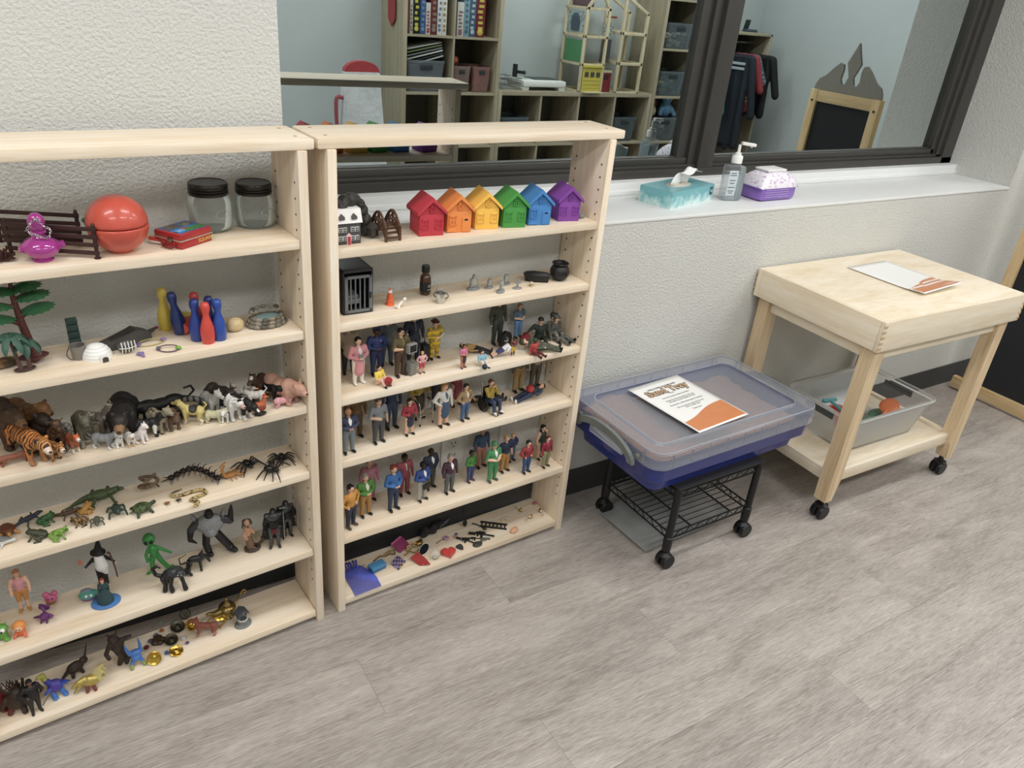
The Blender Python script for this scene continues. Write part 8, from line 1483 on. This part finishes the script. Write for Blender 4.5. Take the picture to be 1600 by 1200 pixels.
costume('shiny green costume cape nearest the window mullion', .045, '#3a9a6a', .86, -.04, None, .1); costume('long dark navy costume robe with white cuffs', .12, '#1c2430', .88, .14, bands([(-.16, '#a9b4bc'), (-.20, '#a9b4bc')])); costume('red firefighter costume jacket with yellow bands', .25, '#9a2f3a', .56, .08, bands([(-.26, '#d8d860'), (-.29, '#d8d860'), (-.44, '#d8d860'), (-.47, '#d8d860')])); costume('grey and white patterned costume jacket', .33, blotch('#8a8fa0', '#3a3c48', 60, .5), .46, .03); costume('black costume jacket at the end of the rack', .44, '#16191b', .62, .10)
t = thing('mesh_basket', 'clear blue tub of toys on top of the dress-up rack', 'tub', (RX+.10, RYb+.22, RH), 0); shell([rrect(.18, .18, .02, .002), rrect(.21, .21, .02, .15), rrect(.20, .20, .02, .15), rrect(.17, .17, .018, .008)], 'tub', clear('#7a94b4', .2, .55), t, closed_top=True)
blob('doll_heap', 'pink and white soft toy on the clear blue tub', 'soft toy', (RX+.10, RYb+.22, RH+.135), .3, [('e', (0, 0, .03), (.06, .05, .03), None, mat('#c08a9a', .6)), ('e', (.04, .02, .07), (.035, .03, .03), None, mat('#d8d4d0', .6)), ('c', (-.03, 0, .05), .015, (-.07, .02, .07), .012, mat('#3a4a54', .6))], .006)
t = thing('toy_jar', 'clear jar of peach toys beside the blue tub', 'jar', (RX+.27, RYb+.22, RH), 0); MB().lathe([(.05, 0), (.055, .01), (.055, .09), (.05, .095)], None, 20).build('jar', clear('#c8b0a0', .1, .55), t); MB().lathe([(.045, .006), (.045, .045)], None, 14).build('contents', mat('#c89a74', .6), t)
t = thing('toy_stand', 'dark toy tablet leaning on the dress-up rack top', 'toy', (RX+.40, RYb+.24, RH), .2); MB().box((0, 0, .05), (.05, .012, .10), TR(0, 0, 0, -.25), bev=.003).build('panel', mat('#2c3832', .5), t); MB().box((.02, .05, .012), (.12, .06, .022), bev=.006).build('base', mat('#4a5464', .5), t)

# ================================================================ let everything on the shelves rest on its board, clear of side panels and edges
bpy.context.view_layer.update()
def settle(case, zs, x0, x1):
    inv = case.matrix_world.inverted(); R3 = case.matrix_world.to_3x3()
    for o in [q for q in COL.objects if q.parent is None and q.type == 'EMPTY' and q is not case and q.get('category') not in ('wall plate', 'bookcase')]:
        l = inv @ o.matrix_world.translation
        if not (x0-.02 < l.x < x1+.02 and -.2 < l.y < .06 and l.z < HU): continue
        r = [z for z in zs if z <= l.z+.03]
        if not r: continue
        lo = np.full(3, 1e9); hi = -lo
        for ch in o.children_recursive:
            if ch.type != 'MESH': continue
            co = np.empty(len(ch.data.vertices)*3); ch.data.vertices.foreach_get('co', co); M = np.array(inv @ ch.matrix_world); co = co.reshape(-1, 3) @ M[:3, :3].T + M[:3, 3]
            lo = np.minimum(lo, co.min(0)); hi = np.maximum(hi, co.max(0))
        d = Vector((0, 0, 0))
        if lo[0] < x0+TB+.001: d.x = x0+TB+.001-lo[0]
        if hi[0] > x1-TB-.001: d.x = x1-TB-.001-hi[0]
        if hi[1] > .042: d.y = .042-hi[1]
        if lo[1] < -DS-.034: d.y = -DS-.034-lo[1]
        if lo[2] < r[0] or r[0]+.003 < lo[2] < r[0]+.03: d.z = r[0]+.0003-lo[2]
        if o.name.startswith('toy_feather'): d.z = 0
        if d.length > 0: o.location += R3 @ d
settle(case1, U1Z, -.76, 0); settle(case2, U2Z, 0, .76)
